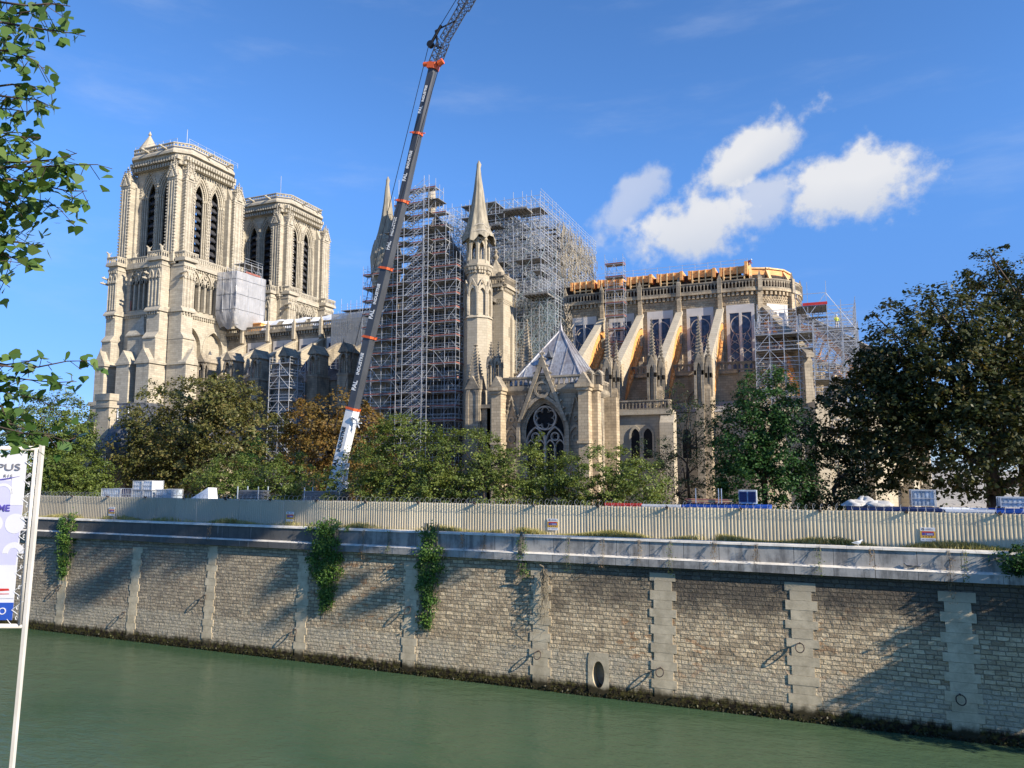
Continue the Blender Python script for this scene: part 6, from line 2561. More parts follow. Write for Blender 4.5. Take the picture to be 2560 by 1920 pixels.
# site notices on the fence
NLAB = ['small site notice on the shaded fence between the two left ivy curtains', 'small site notice on the fence just left of the broad ivy curtain with yellow leaves',
        'orange and blue site notice on the fence, right of the small hanging vine', 'largest looking orange and blue site notice near the right end of the fence']
M['amber'] = m_plain('amber print', (0.72, 0.42, 0.06), 0.5, 0.05)
M['violet'] = m_plain('violet print', (0.08, 0.07, 0.32), 0.5, 0.1)
M['ink'] = m_plain('grey ink', (0.16, 0.18, 0.26), 0.5, 0.1)
M['skin_print'] = m_plain('brown print', (0.25, 0.12, 0.05), 0.5, 0.1)
for k, (x, zc) in enumerate(((56.4, 5.42), (77.8, 5.42), (101.75, 5.42), (126.15, 5.48))):
    t = thing('site_notice', (x, FY - 0.07, zc), NLAB[k], 'notice', 'site notices along the fence')
    F = lambda u, z, d=0.0, x=x, zc=zc: (x + u, FY - 0.06 - d, zc + z)
    b = MB()
    b.fbox(F, -0.41, 0.41, -0.42, 0.42, 0.0, 0.012)
    b.build('board', M['white'], t)
    b = MB()
    b.fbox(F, -0.41, 0.41, -0.22, 0.2, 0.012, 0.016)
    b.build('amber_field', M['amber'], t)
    b = MB()
    b.fbox(F, -0.32, 0.32, 0.11, 0.185, 0.016, 0.02)
    b.build('red_strip', M['red'], t)
    b = MB()
    b.fbox(F, -0.32, -0.15, -0.06, 0.1, 0.016, 0.02)
    b.fbox(F, -0.12, 0.33, -0.06, 0.1, 0.016, 0.02)
    b.build('violet_panel', M['violet'], t)
    b = MB()
    b.fbox(F, -0.06, 0.26, -0.02, 0.0, 0.02, 0.023)
    b.fbox(F, -0.06, 0.28, 0.03, 0.05, 0.02, 0.023)
    b.build('pale_line', M['sheet'], t)
    b = MB()
    b.ring(F, -0.25, 0.31, 0.075, 0.035, 0.016, 0.012, 16)
    b.build('round_emblem', M['black'], t)
    b = MB()
    for (u0, u1, z) in ((-0.05, 0.22, 0.345), (-0.12, 0.3, 0.285), (-0.1, 0.34, -0.31), (-0.32, -0.2, -0.31)):
        b.fbox(F, u0, u1, z - 0.014, z + 0.014, 0.013, 0.016)
    b.build('print_line', M['ink'], t)
    b = MB()
    for q in range(4):
        u = -0.24 + q * 0.15
        b.fprism(F, [(u - 0.05, -0.1), (u + 0.05, -0.1), (u + 0.02, -0.18), (u - 0.02, -0.18)], 0.016, 0.019)
    b.build('pictogram', M['skin_print'], t)

# ------------------------------------------------------------------ builders' stores behind the fence


def crate(x0, x1, y0, y1, z0, z1, label, mat='crate', group='crates behind the fence'):
    t = thing('mesh_crate', ((x0 + x1) / 2, (y0 + y1) / 2, z0), label, 'crate', group)
    b = MB()
    b.box(x0 + 0.05, x1 - 0.05, y0 + 0.05, y1 - 0.05, z0 + 0.08, z1 - 0.06)
    b.build('load', M[mat], t)
    b = MB()
    for x in (x0, x1):
        for y in (y0, y1):
            b.tube((x, y, z0), (x, y, z1), 0.035, 4)
    for z in (z0 + 0.06, (z0 + z1) / 2, z1 - 0.02):
        b.tube((x0, y0, z), (x1, y0, z), 0.028, 4)
        b.tube((x1, y0, z), (x1, y1, z), 0.028, 4)
        b.tube((x0, y1, z), (x1, y1, z), 0.028, 4)
    n = max(2, int((x1 - x0) / 0.22))
    for i in range(n):
        x = x0 + (x1 - x0) * (i + 0.5) / n
        b.tube((x, y0, z0), (x, y0, z1), 0.014, 3)
    b.build('cage', M['steel'], t)
    return t


def container(x0, x1, y0, y1, z1, mat, label):
    t = thing('storage_container', ((x0 + x1) / 2, (y0 + y1) / 2, GZ), label, 'container', 'storage containers behind the fence')
    b = MB()
    n = int((x1 - x0) / 0.3)
    for i in range(n):
        xa = x0 + (x1 - x0) * i / n
        b.box(xa, xa + 0.16, y0 - 0.03, y1 + 0.03, GZ + 0.15, z1 - 0.15)
    b.box(x0, x1, y0, y1, GZ, z1 - 0.05)
    b.box(x0 - 0.02, x1 + 0.02, y0 - 0.06, y0 + 0.1, z1 - 0.16, z1)
    b.box(x0 - 0.02, x1 + 0.02, y1 - 0.1, y1 + 0.06, z1 - 0.16, z1)
    b.build('body', M[mat], t)
    return t


container(50.5, 56.2, -64.4, -61.9, 6.4, 'crate', 'grey storage container at the left end of the fence, under blue-grey crates')
container(56.4, 62.2, -64.4, -61.9, 6.4, 'crate', 'grey storage container under the highest stack of crates at the left')
crate(52.4, 55.0, -63.6, -62.2, 6.4, 7.55, 'low blue-grey crate at the left end of the row behind the fence')
crate(55.1, 56.6, -63.6, -62.2, 6.4, 7.6, 'darker crate beside the leftmost crate of the row', 'navy')
crate(56.7, 58.1, -63.6, -62.2, 6.4, 7.4, 'white crate under the left half of the raised pair')
crate(58.2, 59.4, -63.6, -62.2, 6.4, 7.4, 'white crate under the right half of the raised pair')
crate(56.75, 57.9, -63.6, -62.2, 7.42, 8.35, 'pale crate stacked on top, left one of the raised pair', 'sheet')
crate(58.0, 59.3, -63.6, -62.2, 7.42, 8.35, 'pale crate stacked on top, right one of the raised pair', 'sheet')
crate(59.8, 61.9, -63.6, -62.2, 6.4, 7.55, 'crate of steel parts right of the raised pair, nearest the browning tree')
# folded white sheet
m = MB()
m.add([(64.0, -63.4, 6.6), (66.4, -63.4, 6.6), (66.4, -62.2, 6.6), (64.0, -62.2, 6.6), (64.6, -63.2, 6.95), (66.2, -63.3, 7.75), (66.3, -62.3, 7.7), (64.7, -62.4, 7.0)],
      [(0, 1, 5, 4), (1, 2, 6, 5), (2, 3, 7, 6), (3, 0, 4, 7), (4, 5, 6, 7), (0, 3, 2, 1)])
m.box(64.2, 66.3, -63.3, -62.3, GZ, 6.62)
tag(m.build('covered_stack', M['sheet'], None, loc=(65.2, -62.8, GZ)), 'stack covered by a crumpled white sheet behind the left part of the fence', 'covered stack')


def tube_rack(x0, x1, y0, y1, z0, z1, label, seed):
    t = thing('tube_rack', ((x0 + x1) / 2, (y0 + y1) / 2, z0), label, 'rack', 'racks of scaffold tubes')
    rnd = random.Random(seed)
    b = MB()
    for k in range(120):
        y, z = rnd.uniform(y0 + 0.1, y1 - 0.1), rnd.uniform(z0 + 0.2, z1 - 0.25)
        b.tube((x0 + rnd.uniform(0, 0.4), y, z), (x1 - rnd.uniform(0, 0.4), y, z), 0.03, 4)
    tag(b.build('tube', M['steel_dark'], t), kind='stuff')
    for x in (x0 + 0.4, x1 - 0.5):
        for y in (y0, y1):
            b = MB()
            b.tube((x, y, GZ), (x, y, z1 + 0.1), 0.05, 4)
            b.build('upright', M['crate'], t)
    b = MB()
    b.box(x0 + 0.3, x1 - 0.3, y0, y1, GZ, z0 + 0.1)
    b.build('base', M['steel_dark'], t)


tube_rack(69.7, 73.0, -63.6, -62.3, 6.5, 7.8, 'rack of grey scaffold tubes with white uprights left of the crane', 1)
tube_rack(75.4, 80.2, -61.2, -60.0, 6.3, 7.7, 'rack of dark tubes at the foot of the white crane boom', 2)


def beam(x0, x1, y, z0, z1, mat, label, name='box_beam'):
    b = MB()
    b.box(x0, x1, y - 0.16, y + 0.16, z1 - 0.14, z1)
    b.box(x0, x1, y - 0.14, y + 0.14, z0 + 0.1, z1 - 0.14)
    b.box(x0, x1, y - 0.17, y + 0.17, z0, z0 + 0.1)
    b.box(x0 + 0.1, x0 + 0.3, y - 0.2, y + 0.2, GZ, z0 + 0.02)
    b.box(x1 - 0.3, x1 - 0.1, y - 0.2, y + 0.2, GZ, z0 + 0.02)
    tag(b.build(name, M[mat], None, loc=((x0 + x1) / 2, y, z1)), label, 'beam', 'painted beams behind the fence')


beam(105.5, 108.2, -64.7, 6.7, 7.02, 'red', 'red painted beam showing over the fence right of the bush')
beam(108.25, 111.0, -64.7, 6.65, 6.98, 'white', 'white beam over the fence between the red beam and the blue container')
container(111.1, 116.9, -64.7, -62.3, 6.99, 'blue', 'bright blue container edge showing over the fence under the dark green tree')
container(121.7, 127.2, -64.6, -62.2, 7.0, 'navy', 'navy container edge over the fence below the white bags')
container(127.3, 129.9, -64.6, -62.2, 7.0, 'sheet', 'white container edge over the fence near the right end')
container(130.0, 136.0, -64.6, -62.2, 7.0, 'blue', 'blue container edge over the fence at the far right')
t = thing('cooling_unit', (115.35, -62.2, 7.05), 'grey cooling unit with two slatted panels standing on the blue container', 'machine')
b = MB()
b.box(114.75, 115.95, -62.9, -62.2, 7.05, 8.0)
b.build('case', M['crate'], t)
for s in (115.05, 115.65):
    b = MB()
    b.box(s - 0.25, s + 0.25, -62.93, -62.9, 7.15, 7.9)
    for q in range(6):
        b.box(s - 0.25, s + 0.25, -62.97, -62.93, 7.18 + q * 0.125, 7.23 + q * 0.125)
    b.build('louvre_panel', M['navy'], t)
t = thing('plank_stack', (112.4, -62.6, 7.05), 'loose stack of brown planks on the blue container', 'planks')
rnd = random.Random(3)
for q in range(9):
    b = MB()
    z = 7.06 + q // 3 * 0.1
    x0 = 111.0 + rnd.uniform(0, 0.4)
    y0 = -63.0 + (q % 3) * 0.3
    b.hexa([(x0, y0, z), (x0 + 3, y0 + 0.05, z + 0.0), (x0 + 3, y0 + 0.3, z), (x0, y0 + 0.25, z), (x0, y0, z + 0.07), (x0 + 3, y0 + 0.05, z + 0.07), (x0 + 3, y0 + 0.3, z + 0.07), (x0, y0 + 0.25, z + 0.07)])
    b.build('plank', M['timber_pale'] if q % 2 else M['toe'], t)
for x in (111.8, 113.4, 113.6):
    b = MB()
    b.tube((x, -63.1, 7.05), (x, -63.1, 8.1), 0.04, 4)
    b.build('upright', M['crate'], t)
crate(125.7, 127.1, -61.9, -60.6, 7.0, 8.1, 'tall crate of upright grey panels above the navy container')
crate(130.4, 131.9, -63.8, -62.6, 7.1, 7.75, 'low grey crate on the blue container at the far right', 'crate')
M['bagcloth'] = m_plain('grey white bag cloth', (0.55, 0.53, 0.49), 0.8, 0.2, 2.0)
for k, (x, y, w, h) in enumerate(((122.2, -63.3, 0.8, 0.32), (123.6, -63.3, 0.85, 0.3), (122.8, -62.9, 0.55, 0.5))):
    vs, fs = [], []
    rnd = random.Random(k)
    n = 14
    for j in range(6):
        ph = math.pi / 2 * j / 5
        for i in range(n):
            a = 2 * math.pi * i / n
            r = math.cos(ph) ** 0.7 * (1 + 0.16 * math.sin(3 * a + k) + rnd.uniform(-0.16, 0.16))
            vs.append((x + w * r * math.cos(a), y + 0.5 * r * math.sin(a), 7.05 + h * math.sin(ph) * (1 + 0.3 * math.sin(2 * a + k) + rnd.uniform(-0.15, 0.15))))
    for j in range(5):
        for i in range(n):
            fs.append((j * n + i, j * n + (i + 1) % n, (j + 1) * n + (i + 1) % n, (j + 1) * n + i))
    b = MB()
    b.add(vs, fs)
    tag(b.build('rubble_bag', M['bagcloth'], None, True, loc=(x, y, 7.05)), ['white bag lying on the navy container, leftmost of the pile', 'white bag lying on the navy container, right end of the pile', 'white bag standing highest in the pile on the navy container'][k], 'bag', 'white bags on the container')

# ------------------------------------------------------------------ birds on the wall


def bird(loc, rz, s, label, body, wing):
    t = thing('bird', loc, label, 'bird')
    c, sn_ = math.cos(rz), math.sin(rz)
    P = lambda x, y, z: (loc[0] + s * (x * c - y * sn_), loc[1] + s * (x * sn_ + y * c), loc[2] + s * z)
    vs, fs = [], []
    secs = [(-0.42, 0.24, 0.02), (-0.22, 0.25, 0.09), (0.0, 0.26, 0.13), (0.14, 0.31, 0.12), (0.23, 0.42, 0.075), (0.30, 0.47, 0.07), (0.37, 0.45, 0.02)]
    n = 8
    for x, z, r in secs:
        for i in range(n):
            a = 2 * math.pi * i / n
            vs.append(P(x, r * math.cos(a), z + r * 1.05 * math.sin(a)))
    for k in range(len(secs) - 1):
        for i in range(n):
            fs.append((k * n + i, k * n + (i + 1) % n, (k + 1) * n + (i + 1) % n, (k + 1) * n + i))
    b = MB()
    b.add(vs, fs)
    b.tube(P(0.36, 0, 0.45), P(0.46, 0, 0.43), 0.018 * s, 4, 0.004 * s)
    for q in (-0.05, 0.05):
        b.tube(P(0, q, 0.18), P(0.02, q, 0.0), 0.012 * s, 4)
        b.tube(P(0.02, q, 0.005), P(0.09, q, 0.005), 0.012 * s, 4)
    b.build('body', body, t, True)
    for q in (-1, 1):
        w = MB()
        w.add([P(0.16, q * 0.13, 0.34), P(0.1, q * 0.15, 0.2), P(-0.3, q * 0.09, 0.22), P(-0.5, q * 0.04, 0.26), P(-0.2, q * 0.1, 0.34)], [(0, 1, 2, 3, 4)])
        w.build('wing', wing, t)


bird((122.2, -66.7, 4.73), 0.4, 0.8, 'small white gull standing on the parapet right of the round weed', M['white'], M['crate'])
bird((124.85, -67.2, 3.56), 2.9, 0.62, 'grey pigeon on the ledge of the river wall, left one', M['steel_dark'], M['boom'])
bird((125.4, -67.2, 3.56), 0.3, 0.62, 'grey pigeon on the ledge of the river wall, right one', M['steel_dark'], M['boom'])

# ------------------------------------------------------------------ banner on its mast, near left
BN = thing('banner_mast', (113.26, -113.44, -4.5), 'cream steel mast carrying a laced white and lilac advertising banner, at the left edge', 'banner')
pt, pb = Vector((113.683, -113.663, 9.70)), Vector((113.257, -113.441, 6.456))
pd = (pt - pb).normalized()
ub = Vector((113.283, -113.824, 9.62)) - Vector((113.636, -113.673, 9.60))
ub.z = 0
ub.normalize()      # along the banner, away from the mast
wn = Vector((ub.y, -ub.x, 0))
if wn.dot(Vector((120.9, -118.78, 9.4)) - pt) < 0:
    wn = -wn
foot = pb - pd * 11
b = MB()
for s in (-1,):
    q = []
    for c in (foot, pt):
        for a, d in ((-0.016, -0.022), (0.016, -0.022), (0.016, 0.022), (-0.016, 0.022)):
            q.append(tuple(c + ub * a + wn * d))
    b.hexa(q)
b.build('mast', M['cream'], BN)
off = ub * 0.05
f1, f0 = pt - pd * 0.085 + off, pt - pd * 1.86 + off
b = MB()
b.tube(tuple(f1 - off), tuple(f1 + ub * 2.4), 0.022, 10)
b.tube(tuple(f0 - off), tuple(f0 + ub * 2.4), 0.022, 10)
b.tube(tuple(f1), tuple(f0), 0.022, 10)
b.tube(tuple(f1 + ub * 2.4), tuple(f0 + ub * 2.4), 0.022, 10)
fr = b.build('banner_frame', M['cream'], BN, True)
for s in range(17):
    c = f1.lerp(f0, (s + 0.6) / 17.4) + ub * 0.045
    b = MB()
    b.path([tuple(c + pd * 0.018 * math.cos(a) + ub * 0.009 * math.sin(a)) for a in [i * math.pi / 5 for i in range(11)]], 0.003, 4)
    b.build('lacing_eye', M['white'], fr)
bt1, bt0 = f1 - pd * 0.055 + ub * 0.085, f0 + pd * 0.06 + ub * 0.085
Hh = (bt1 - bt0).length
bw = 2.1
B = lambda u, v, d=0.0: tuple(bt0 + ub * (bw - u) + pd * v + wn * d)     # u to the right as seen, right edge at u = bw
M['lilac'] = m_plain('lilac print', (0.62, 0.62, 0.86), 0.55, 0.03)
M['bannerw'] = m_plain('white banner cloth', (0.80, 0.80, 0.82), 0.55, 0.03)
M['bannerb'] = m_plain('blue banner print', (0.03, 0.10, 0.48), 0.5, 0.05)
M['inkgrey'] = m_plain('grey lettering', (0.22, 0.22, 0.24), 0.5, 0.05)
M['inkviolet'] = m_plain('violet lettering', (0.11, 0.09, 0.42), 0.5, 0.05)
b = MB()
b.quad(B(0, 0), B(bw, 0), B(bw, Hh), B(0, Hh))
bn = b.build('banner', M['bannerw'], BN)
b = MB()
b.fprism(B, [(0, Hh * 0.13), (bw - 0.02, Hh * 0.13), (bw, Hh * 0.72), (bw - 0.10, Hh * 0.84), (0, Hh * 0.84)], 0.002, 0.003)
b.build('lilac_print', M['lilac'], bn)
b = MB()
b.fprism(B, [(0, 0.0), (bw, 0.0), (bw, Hh * 0.105), (0, Hh * 0.105)], 0.002, 0.004)
b.build('blue_band', M['bannerb'], bn)
b = MB()
for (u, v, r) in ((bw - 0.06, 0.58, 0.10), (bw - 0.27, 0.58, 0.09)):
    b.disc(B, u, v * Hh, r, 0.005)
b.fprism(B, [(bw - 0.13, Hh * 0.69), (bw, Hh * 0.69), (bw, Hh * 0.86), (bw - 0.13, Hh * 0.86)], 0.004, 0.005)
b.ring(B, bw - 0.21, Hh * 0.76, 0.10, 0.075, 0.005, 0.003, 20, 0, math.pi)
b.ring(B, bw - 0.05, Hh * 0.40, 0.11, 0.055, 0.005, 0.003, 20, 0, math.pi)
b.fprism(B, [(0, Hh * 0.13), (bw, Hh * 0.13), (bw, Hh * 0.33), (0, Hh * 0.33)], 0.004, 0.005)
b.build('white_shape', M['bannerw'], bn)
b = MB()
b.fprism(B, [(bw - 0.3, Hh * 0.168), (bw - 0.05, Hh * 0.178), (bw - 0.06, Hh * 0.19), (bw - 0.3, Hh * 0.19)], 0.006, 0.007)
b.fprism(B, [(bw - 0.3, Hh * 0.152), (bw - 0.05, Hh * 0.156), (bw - 0.05, Hh * 0.16), (bw - 0.3, Hh * 0.16)], 0.006, 0.007)
b.build('red_stroke', M['red'], bn)
b = MB()
pts = [(bw - 0.42 + 0.38 * i / 10, Hh * 0.835 + 0.055 * (i / 10) ** 2.2) for i in range(11)]
b.fprism(B, pts + [(u, v + 0.012 * math.sin(i / 10 * math.pi)) for i, (u, v) in reversed(list(enumerate(pts)))], 0.006, 0.007)
b.build('swoosh', M['inkviolet'], bn)


def btext(body, u, v, size, mat, bold=0.0, wide=1.0):
    mt = frame_mtx(B(u, v, 0.008), -ub, pd) @ Matrix.Diagonal((wide, 1, 1, 1))
    text_part('lettering', body, size, mat, bn, mt, 0.0015, bold, 'RIGHT')


btext('PUS', bw - 0.05, Hh * 0.918, 0.095, M['inkgrey'], 0.0, 1.5)
btext('R I S', bw - 0.125, Hh * 0.868, 0.036, M['inkgrey'], 0.0, 1.3)
btext('ME', bw - 0.12, Hh * 0.672, 0.092, M['inkviolet'], 0.002)
btext('O', bw - 0.06, Hh * 0.052, 0.10, M['bannerw'])
for s in range(9):
    v = Hh * (1 - (s + 0.45) / 9)
    p = Vector(B(bw - 0.012, v, 0.004))
    q1 = f1 - pd * (0.055 + Hh - v - 0.09) - ub * 0.02 + wn * 0.02
    q2 = f1 - pd * (0.055 + Hh - v + 0.04) + ub * 0.03 + wn * 0.012
    b = MB()
    b.tube(tuple(p), tuple(q1), 0.0035, 4)
    b.tube(tuple(p), tuple(q2), 0.0035, 4)
    b.build('lacing_cord', M['white'], BN)
b = MB()
for s in range(6):
    p = Vector(B(bw - 0.05 - s * 0.28, Hh - 0.01, 0.004))
    b.tube(tuple(p), tuple(p + pd * 0.06 - ub * 0.05), 0.0035, 4)
    b.tube(tuple(p), tuple(p + pd * 0.07 + ub * 0.06), 0.0035, 4)
    p = Vector(B(bw - 0.05 - s * 0.28, 0.01, 0.004))
    b.tube(tuple(p), tuple(p - pd * 0.06 - ub * 0.05), 0.0035, 4)
b.build('lacing_cord', M['white'], BN)
# ------------------------------------------------------------------ plants


def leaf_mesh(name, cen, nor, axis, size, mat, parent, aspect=0.62, fold=0.0, shape='diamond'):
    """one small face pair per leaf; arrays of centres, normals and long axes"""
    n = len(cen)
    nor = nor / np.maximum(np.linalg.norm(nor, axis=1, keepdims=True), 1e-6)
    ax = axis - nor * np.sum(axis * nor, axis=1, keepdims=True)
    ax = ax / np.maximum(np.linalg.norm(ax, axis=1, keepdims=True), 1e-6)
    si = np.cross(nor, ax)
    s = size[:, None]
    if shape == 'diamond':
        off = [(-0.5, 0.0), (-0.05, 0.5 * aspect), (0.5, 0.0), (-0.05, -0.5 * aspect)]
    else:       # broad poplar leaf
        off = [(-0.45, 0.0), (-0.38, 0.30), (-0.08, 0.46), (0.55, 0.0), (-0.08, -0.46), (-0.38, -0.30)]
    k = len(off)
    v = np.zeros((n, k, 3))
    for i, (a, b) in enumerate(off):
        v[:, i] = cen + ax * (a * s) + si * (b * s) + nor * (abs(b) * fold * s)
    me = bpy.data.meshes.new(name)
    me.vertices.add(n * k)
    me.vertices.foreach_set('co', (v.reshape(-1, 3) - np.array(world_loc(parent))).astype(np.float32).ravel())
    me.loops.add(n * k)
    me.loops.foreach_set('vertex_index', np.arange(n * k, dtype=np.int32))
    me.polygons.add(n)
    me.polygons.foreach_set('loop_start', np.arange(0, n * k, k, dtype=np.int32))
    me.update(calc_edges=True)
    me.validate()
    me.materials.append(mat)
    o = bpy.data.objects.new(name, me)
    C.objects.link(o)
    o.parent = parent
    return o


def blob_clumps(rs, blobs, nclump, inner=0.25):
    """clump centres spread over the skins of ellipsoids"""
    ar = np.array([(b[3] * b[4] + b[4] * b[5] + b[3] * b[5]) for b in blobs])
    pick = rs.choice(len(blobs), nclump, p=ar / ar.sum())
    d = rs.normal(size=(nclump, 3))
    d /= np.linalg.norm(d, axis=1, keepdims=True)
    rad = np.where(rs.rand(nclump) < inner, rs.uniform(0.35, 0.8, nclump), rs.uniform(0.82, 1.04, nclump))
    B_ = np.array(blobs)[pick]
    c = B_[:, :3] + d * rad[:, None] * B_[:, 3:6]
    return c, d, pick


def foliage(name, blobs, nclump, per, crad, lsize, mat, parent, seed, flat=0.6, droop=0.0, zmin=None, inner=0.25, up=0.7, aspect=0.62):
    rs = np.random.RandomState(seed)
    c, d, pick = blob_clumps(rs, blobs, nclump, inner)
    n = nclump * per
    idx = np.repeat(np.arange(nclump), per)
    cr = (rs.rand(nclump) ** 1.6 * 1.05 + 0.45)[idx] * crad
    o = rs.normal(size=(n, 3)) * 0.5
    o[:, 2] *= flat
    r2 = o[:, 0] ** 2 + o[:, 1] ** 2
    o[:, 2] -= droop * r2
    p = c[idx] + o * cr[:, None]
    nor = d[idx] * 0.6 + rs.normal(size=(n, 3)) * 0.55 + np.array([0, 0, up])
    ax = rs.normal(size=(n, 3)) + np.array([0, 0, -0.5])
    size = rs.uniform(0.5, 1.45, n) * lsize
    if zmin is not None:
        k = p[:, 2] > zmin
        p, nor, ax, size = p[k], nor[k], ax[k], size[k]
    leaf_mesh(name, p, nor, ax, size, mat, parent, aspect)
    return c


def limbs(parent, base, top, r, targets, mat, seed, fork=0.55, twigs=0):
    rnd = random.Random(seed)
    b = MB()
    base, top = Vector(base), Vector(top)
    mid = base.lerp(top, 0.5) + Vector((rnd.uniform(-0.3, 0.3), rnd.uniform(-0.3, 0.3), 0))
    b.path([tuple(base), tuple(base.lerp(mid, 0.3)), tuple(mid), tuple(top)], r * 1.15, 8, r * 0.55)
    b.build('trunk', mat, parent, True)
    b = MB()
    ns = 6
    subs = []
    for i in range(ns):
        a = 2 * math.pi * i / ns + rnd.uniform(-0.4, 0.4)
        t = targets[rnd.randrange(len(targets))]
        q = base.lerp(top, rnd.uniform(fork, 1.0))
        far = q.lerp(Vector(t), 0.5) + Vector((math.cos(a), math.sin(a), 0.5)) * r * 2.0
        b.path([tuple(q), tuple(q.lerp(far, 0.5) + Vector((0, 0, 0.15 * r))), tuple(far)], r * 0.5, 6, r * 0.26)
        subs.append(far)
    for t in targets:
        s = min(subs + [top], key=lambda v: (v - Vector(t)).length)
        m_ = s.lerp(Vector(t), 0.5) + Vector((rnd.uniform(-0.4, 0.4), rnd.uniform(-0.4, 0.4), rnd.uniform(-0.1, 0.5)))
        b.path([tuple(s), tuple(m_), tuple(t)], r * 0.24, 4, r * 0.06)
    b.build('limbs', mat, parent, True)


def tree(name, label, cat, base, top, r, blobs, nclump, per, crad, lsize, leaf, seed, bark='bark', group=None, nt=40, extra=None, **kw):
    t = thing(name, base, label, cat, group)
    c = foliage('crown', blobs, nclump, per, crad, lsize, M[leaf], t, seed, **kw)
    rs = random.Random(seed)
    tg = [tuple(c[rs.randrange(len(c))]) for _ in range(nt)]
    limbs(t, base, top, r, tg, M[bark], seed)
    if extra:
        foliage('crown', *extra[0], M[extra[1]], t, seed + 50, **kw)
    return t


GR = 'trees and shrubs between the fence and the cathedral'
tree('chestnut_tree', 'broad browning chestnut tree in front of the south tower and nave', 'tree', (46, -45, GZ), (46.3, -45, 12), 0.55,
     [(45.5, -45, 16.2, 9.5, 7.5, 5.6), (40.0, -46, 12.6, 5.4, 6.0, 5.6), (53.5, -45, 13.4, 6.4, 6.0, 5.2), (46, -46.5, 10.5, 9.5, 6, 4.0), (49, -44, 18.6, 5.0, 5, 3.6)],
     640, 62, 1.35, 0.36, 'leaf_chestnut', 11, group=GR, nt=90, droop=0.5, flat=0.45, inner=0.3)
tree('chestnut_tree', 'rust brown chestnut tree behind the lower crane boom', 'tree', (65, -42, GZ), (65, -42, 11), 0.45,
     [(65, -42, 14.6, 6.2, 5.5, 5.0), (62.5, -42.5, 11.5, 4.3, 4.5, 5.0), (68, -42.5, 10.8, 4.8, 4.5, 5.2)],
     330, 60, 1.2, 0.34, 'leaf_rust', 12, group=GR, nt=50, droop=0.5, flat=0.45)
tree('shrub', 'light green rounded shrub under the big browning chestnut', 'shrub', (63.4, -57, GZ), (63.4, -57, 7), 0.14,
     [(63.4, -57, 8.2, 3.9, 2.4, 3.1), (60.4, -57, 7.4, 3.0, 2.2, 2.6), (66.2, -57, 7.2, 2.4, 2.2, 2.6)], 240, 60, 0.62, 0.2, 'leaf_shrub', 13, group=GR, nt=24)
tree('shrub', 'light green rounded shrub just left of the crane foot', 'shrub', (70.8, -57, GZ), (70.8, -57, 7), 0.14,
     [(71.0, -57, 8.2, 3.0, 2.4, 3.0), (69.0, -57, 7.6, 2.4, 2.2, 2.8), (73.3, -57.4, 7.0, 1.9, 2.0, 2.4)], 200, 60, 0.6, 0.2, 'leaf_shrub', 14, group=GR, nt=24)
tree('cypress', 'narrow dark green conifer between the two chestnut trees', 'tree', (57.8, -48, GZ), (57.8, -48, 11), 0.14,
     [(57.8, -48, 9.0, 1.6, 1.6, 5.0)], 90, 60, 0.6, 0.16, 'leaf_deep', 15, group=GR, nt=14)
tree('garden_tree', 'deep green bushy tree beside the presbytery at the left edge', 'tree', (33.5, -55, GZ), (33.5, -55, 11), 0.3,
     [(32.6, -55, 14.6, 4.6, 4.5, 4.4), (34.2, -54, 11.4, 3.4, 4, 4.2), (30, -55, 11, 5, 4.5, 5.0), (40, -56, 7.6, 3.6, 3.2, 3.6), (34.5, -56.5, 8.2, 5.0, 3.0, 4.0)],
     720, 60, 0.95, 0.27, 'leaf_shrub', 16, group=GR, nt=50, inner=0.25)
tree('garden_tree', 'dull green tree partly behind the banner at the far left', 'tree', (40.6, -57, GZ), (40.8, -57, 7.5), 0.2,
     [(41, -57, 8.6, 2.6, 2.2, 2.6), (38.5, -57.5, 7.2, 2.4, 2.0, 2.6), (42.6, -57.6, 6.4, 2.0, 1.8, 2.2)], 190, 56, 0.6, 0.2, 'leaf_bush', 17, group=GR, nt=24, inner=0.15)
tree('hedge_bush', 'wide yellow green bush overhanging the middle of the fence', 'bush', (92, -60.5, GZ), (92, -60.5, 8), 0.25,
     [(86.0, -60.6, 10.2, 5.0, 3.0, 3.6), (82.0, -61, 8.0, 3.8, 2.6, 3.2), (91.6, -60.4, 10.0, 4.6, 3.0, 3.2), (96.6, -60.8, 8.8, 4.0, 2.8, 2.7), (88, -62.2, 7.6, 5.5, 2.4, 2.6), (94.5, -62.4, 7.2, 5.0, 2.3, 2.2), (85.4, -60.2, 12.8, 1.7, 1.4, 1.9), (82.9, -60.2, 12.2, 1.0, 1.0, 2.4)],
     980, 60, 0.62, 0.185, 'leaf_bush', 18, group=GR, nt=110, inner=0.15, zmin=5.2)
tree('hedge_bush', 'yellow green bush at the right of the long fence bush, below the chapter house corner', 'bush', (104.5, -60.5, GZ), (104.5, -60.5, 7.5), 0.2,
     [(103.6, -60.4, 8.9, 4.4, 2.6, 2.4), (107, -60.6, 8.0, 2.6, 2.2, 2.2), (100.6, -60.9, 8.0, 2.8, 2.4, 2.4), (104, -62, 7.0, 5.0, 2.0, 1.8), (98.9, -60.4, 10.8, 0.8, 0.8, 1.7)],
     430, 60, 0.58, 0.18, 'leaf_bush', 19, group=GR, nt=60, inner=0.15, zmin=5.2)
tree('locust_tree', 'thin loose grey green tree in front of the chapels', 'tree', (109, -52, GZ), (109.3, -52, 10), 0.16,
     [(109.3, -52, 14.8, 2.6, 2.2, 2.4), (107.2, -52, 11.0, 2.2, 2, 2.0), (111.2, -51.6, 11.6, 2.6, 2.2, 2.6), (109, -52.4, 8.0, 3.2, 2.2, 2.4)],
     150, 56, 0.8, 0.17, 'leaf_grey', 20, group=GR, nt=60, droop=0.6, flat=0.5, inner=0.5)
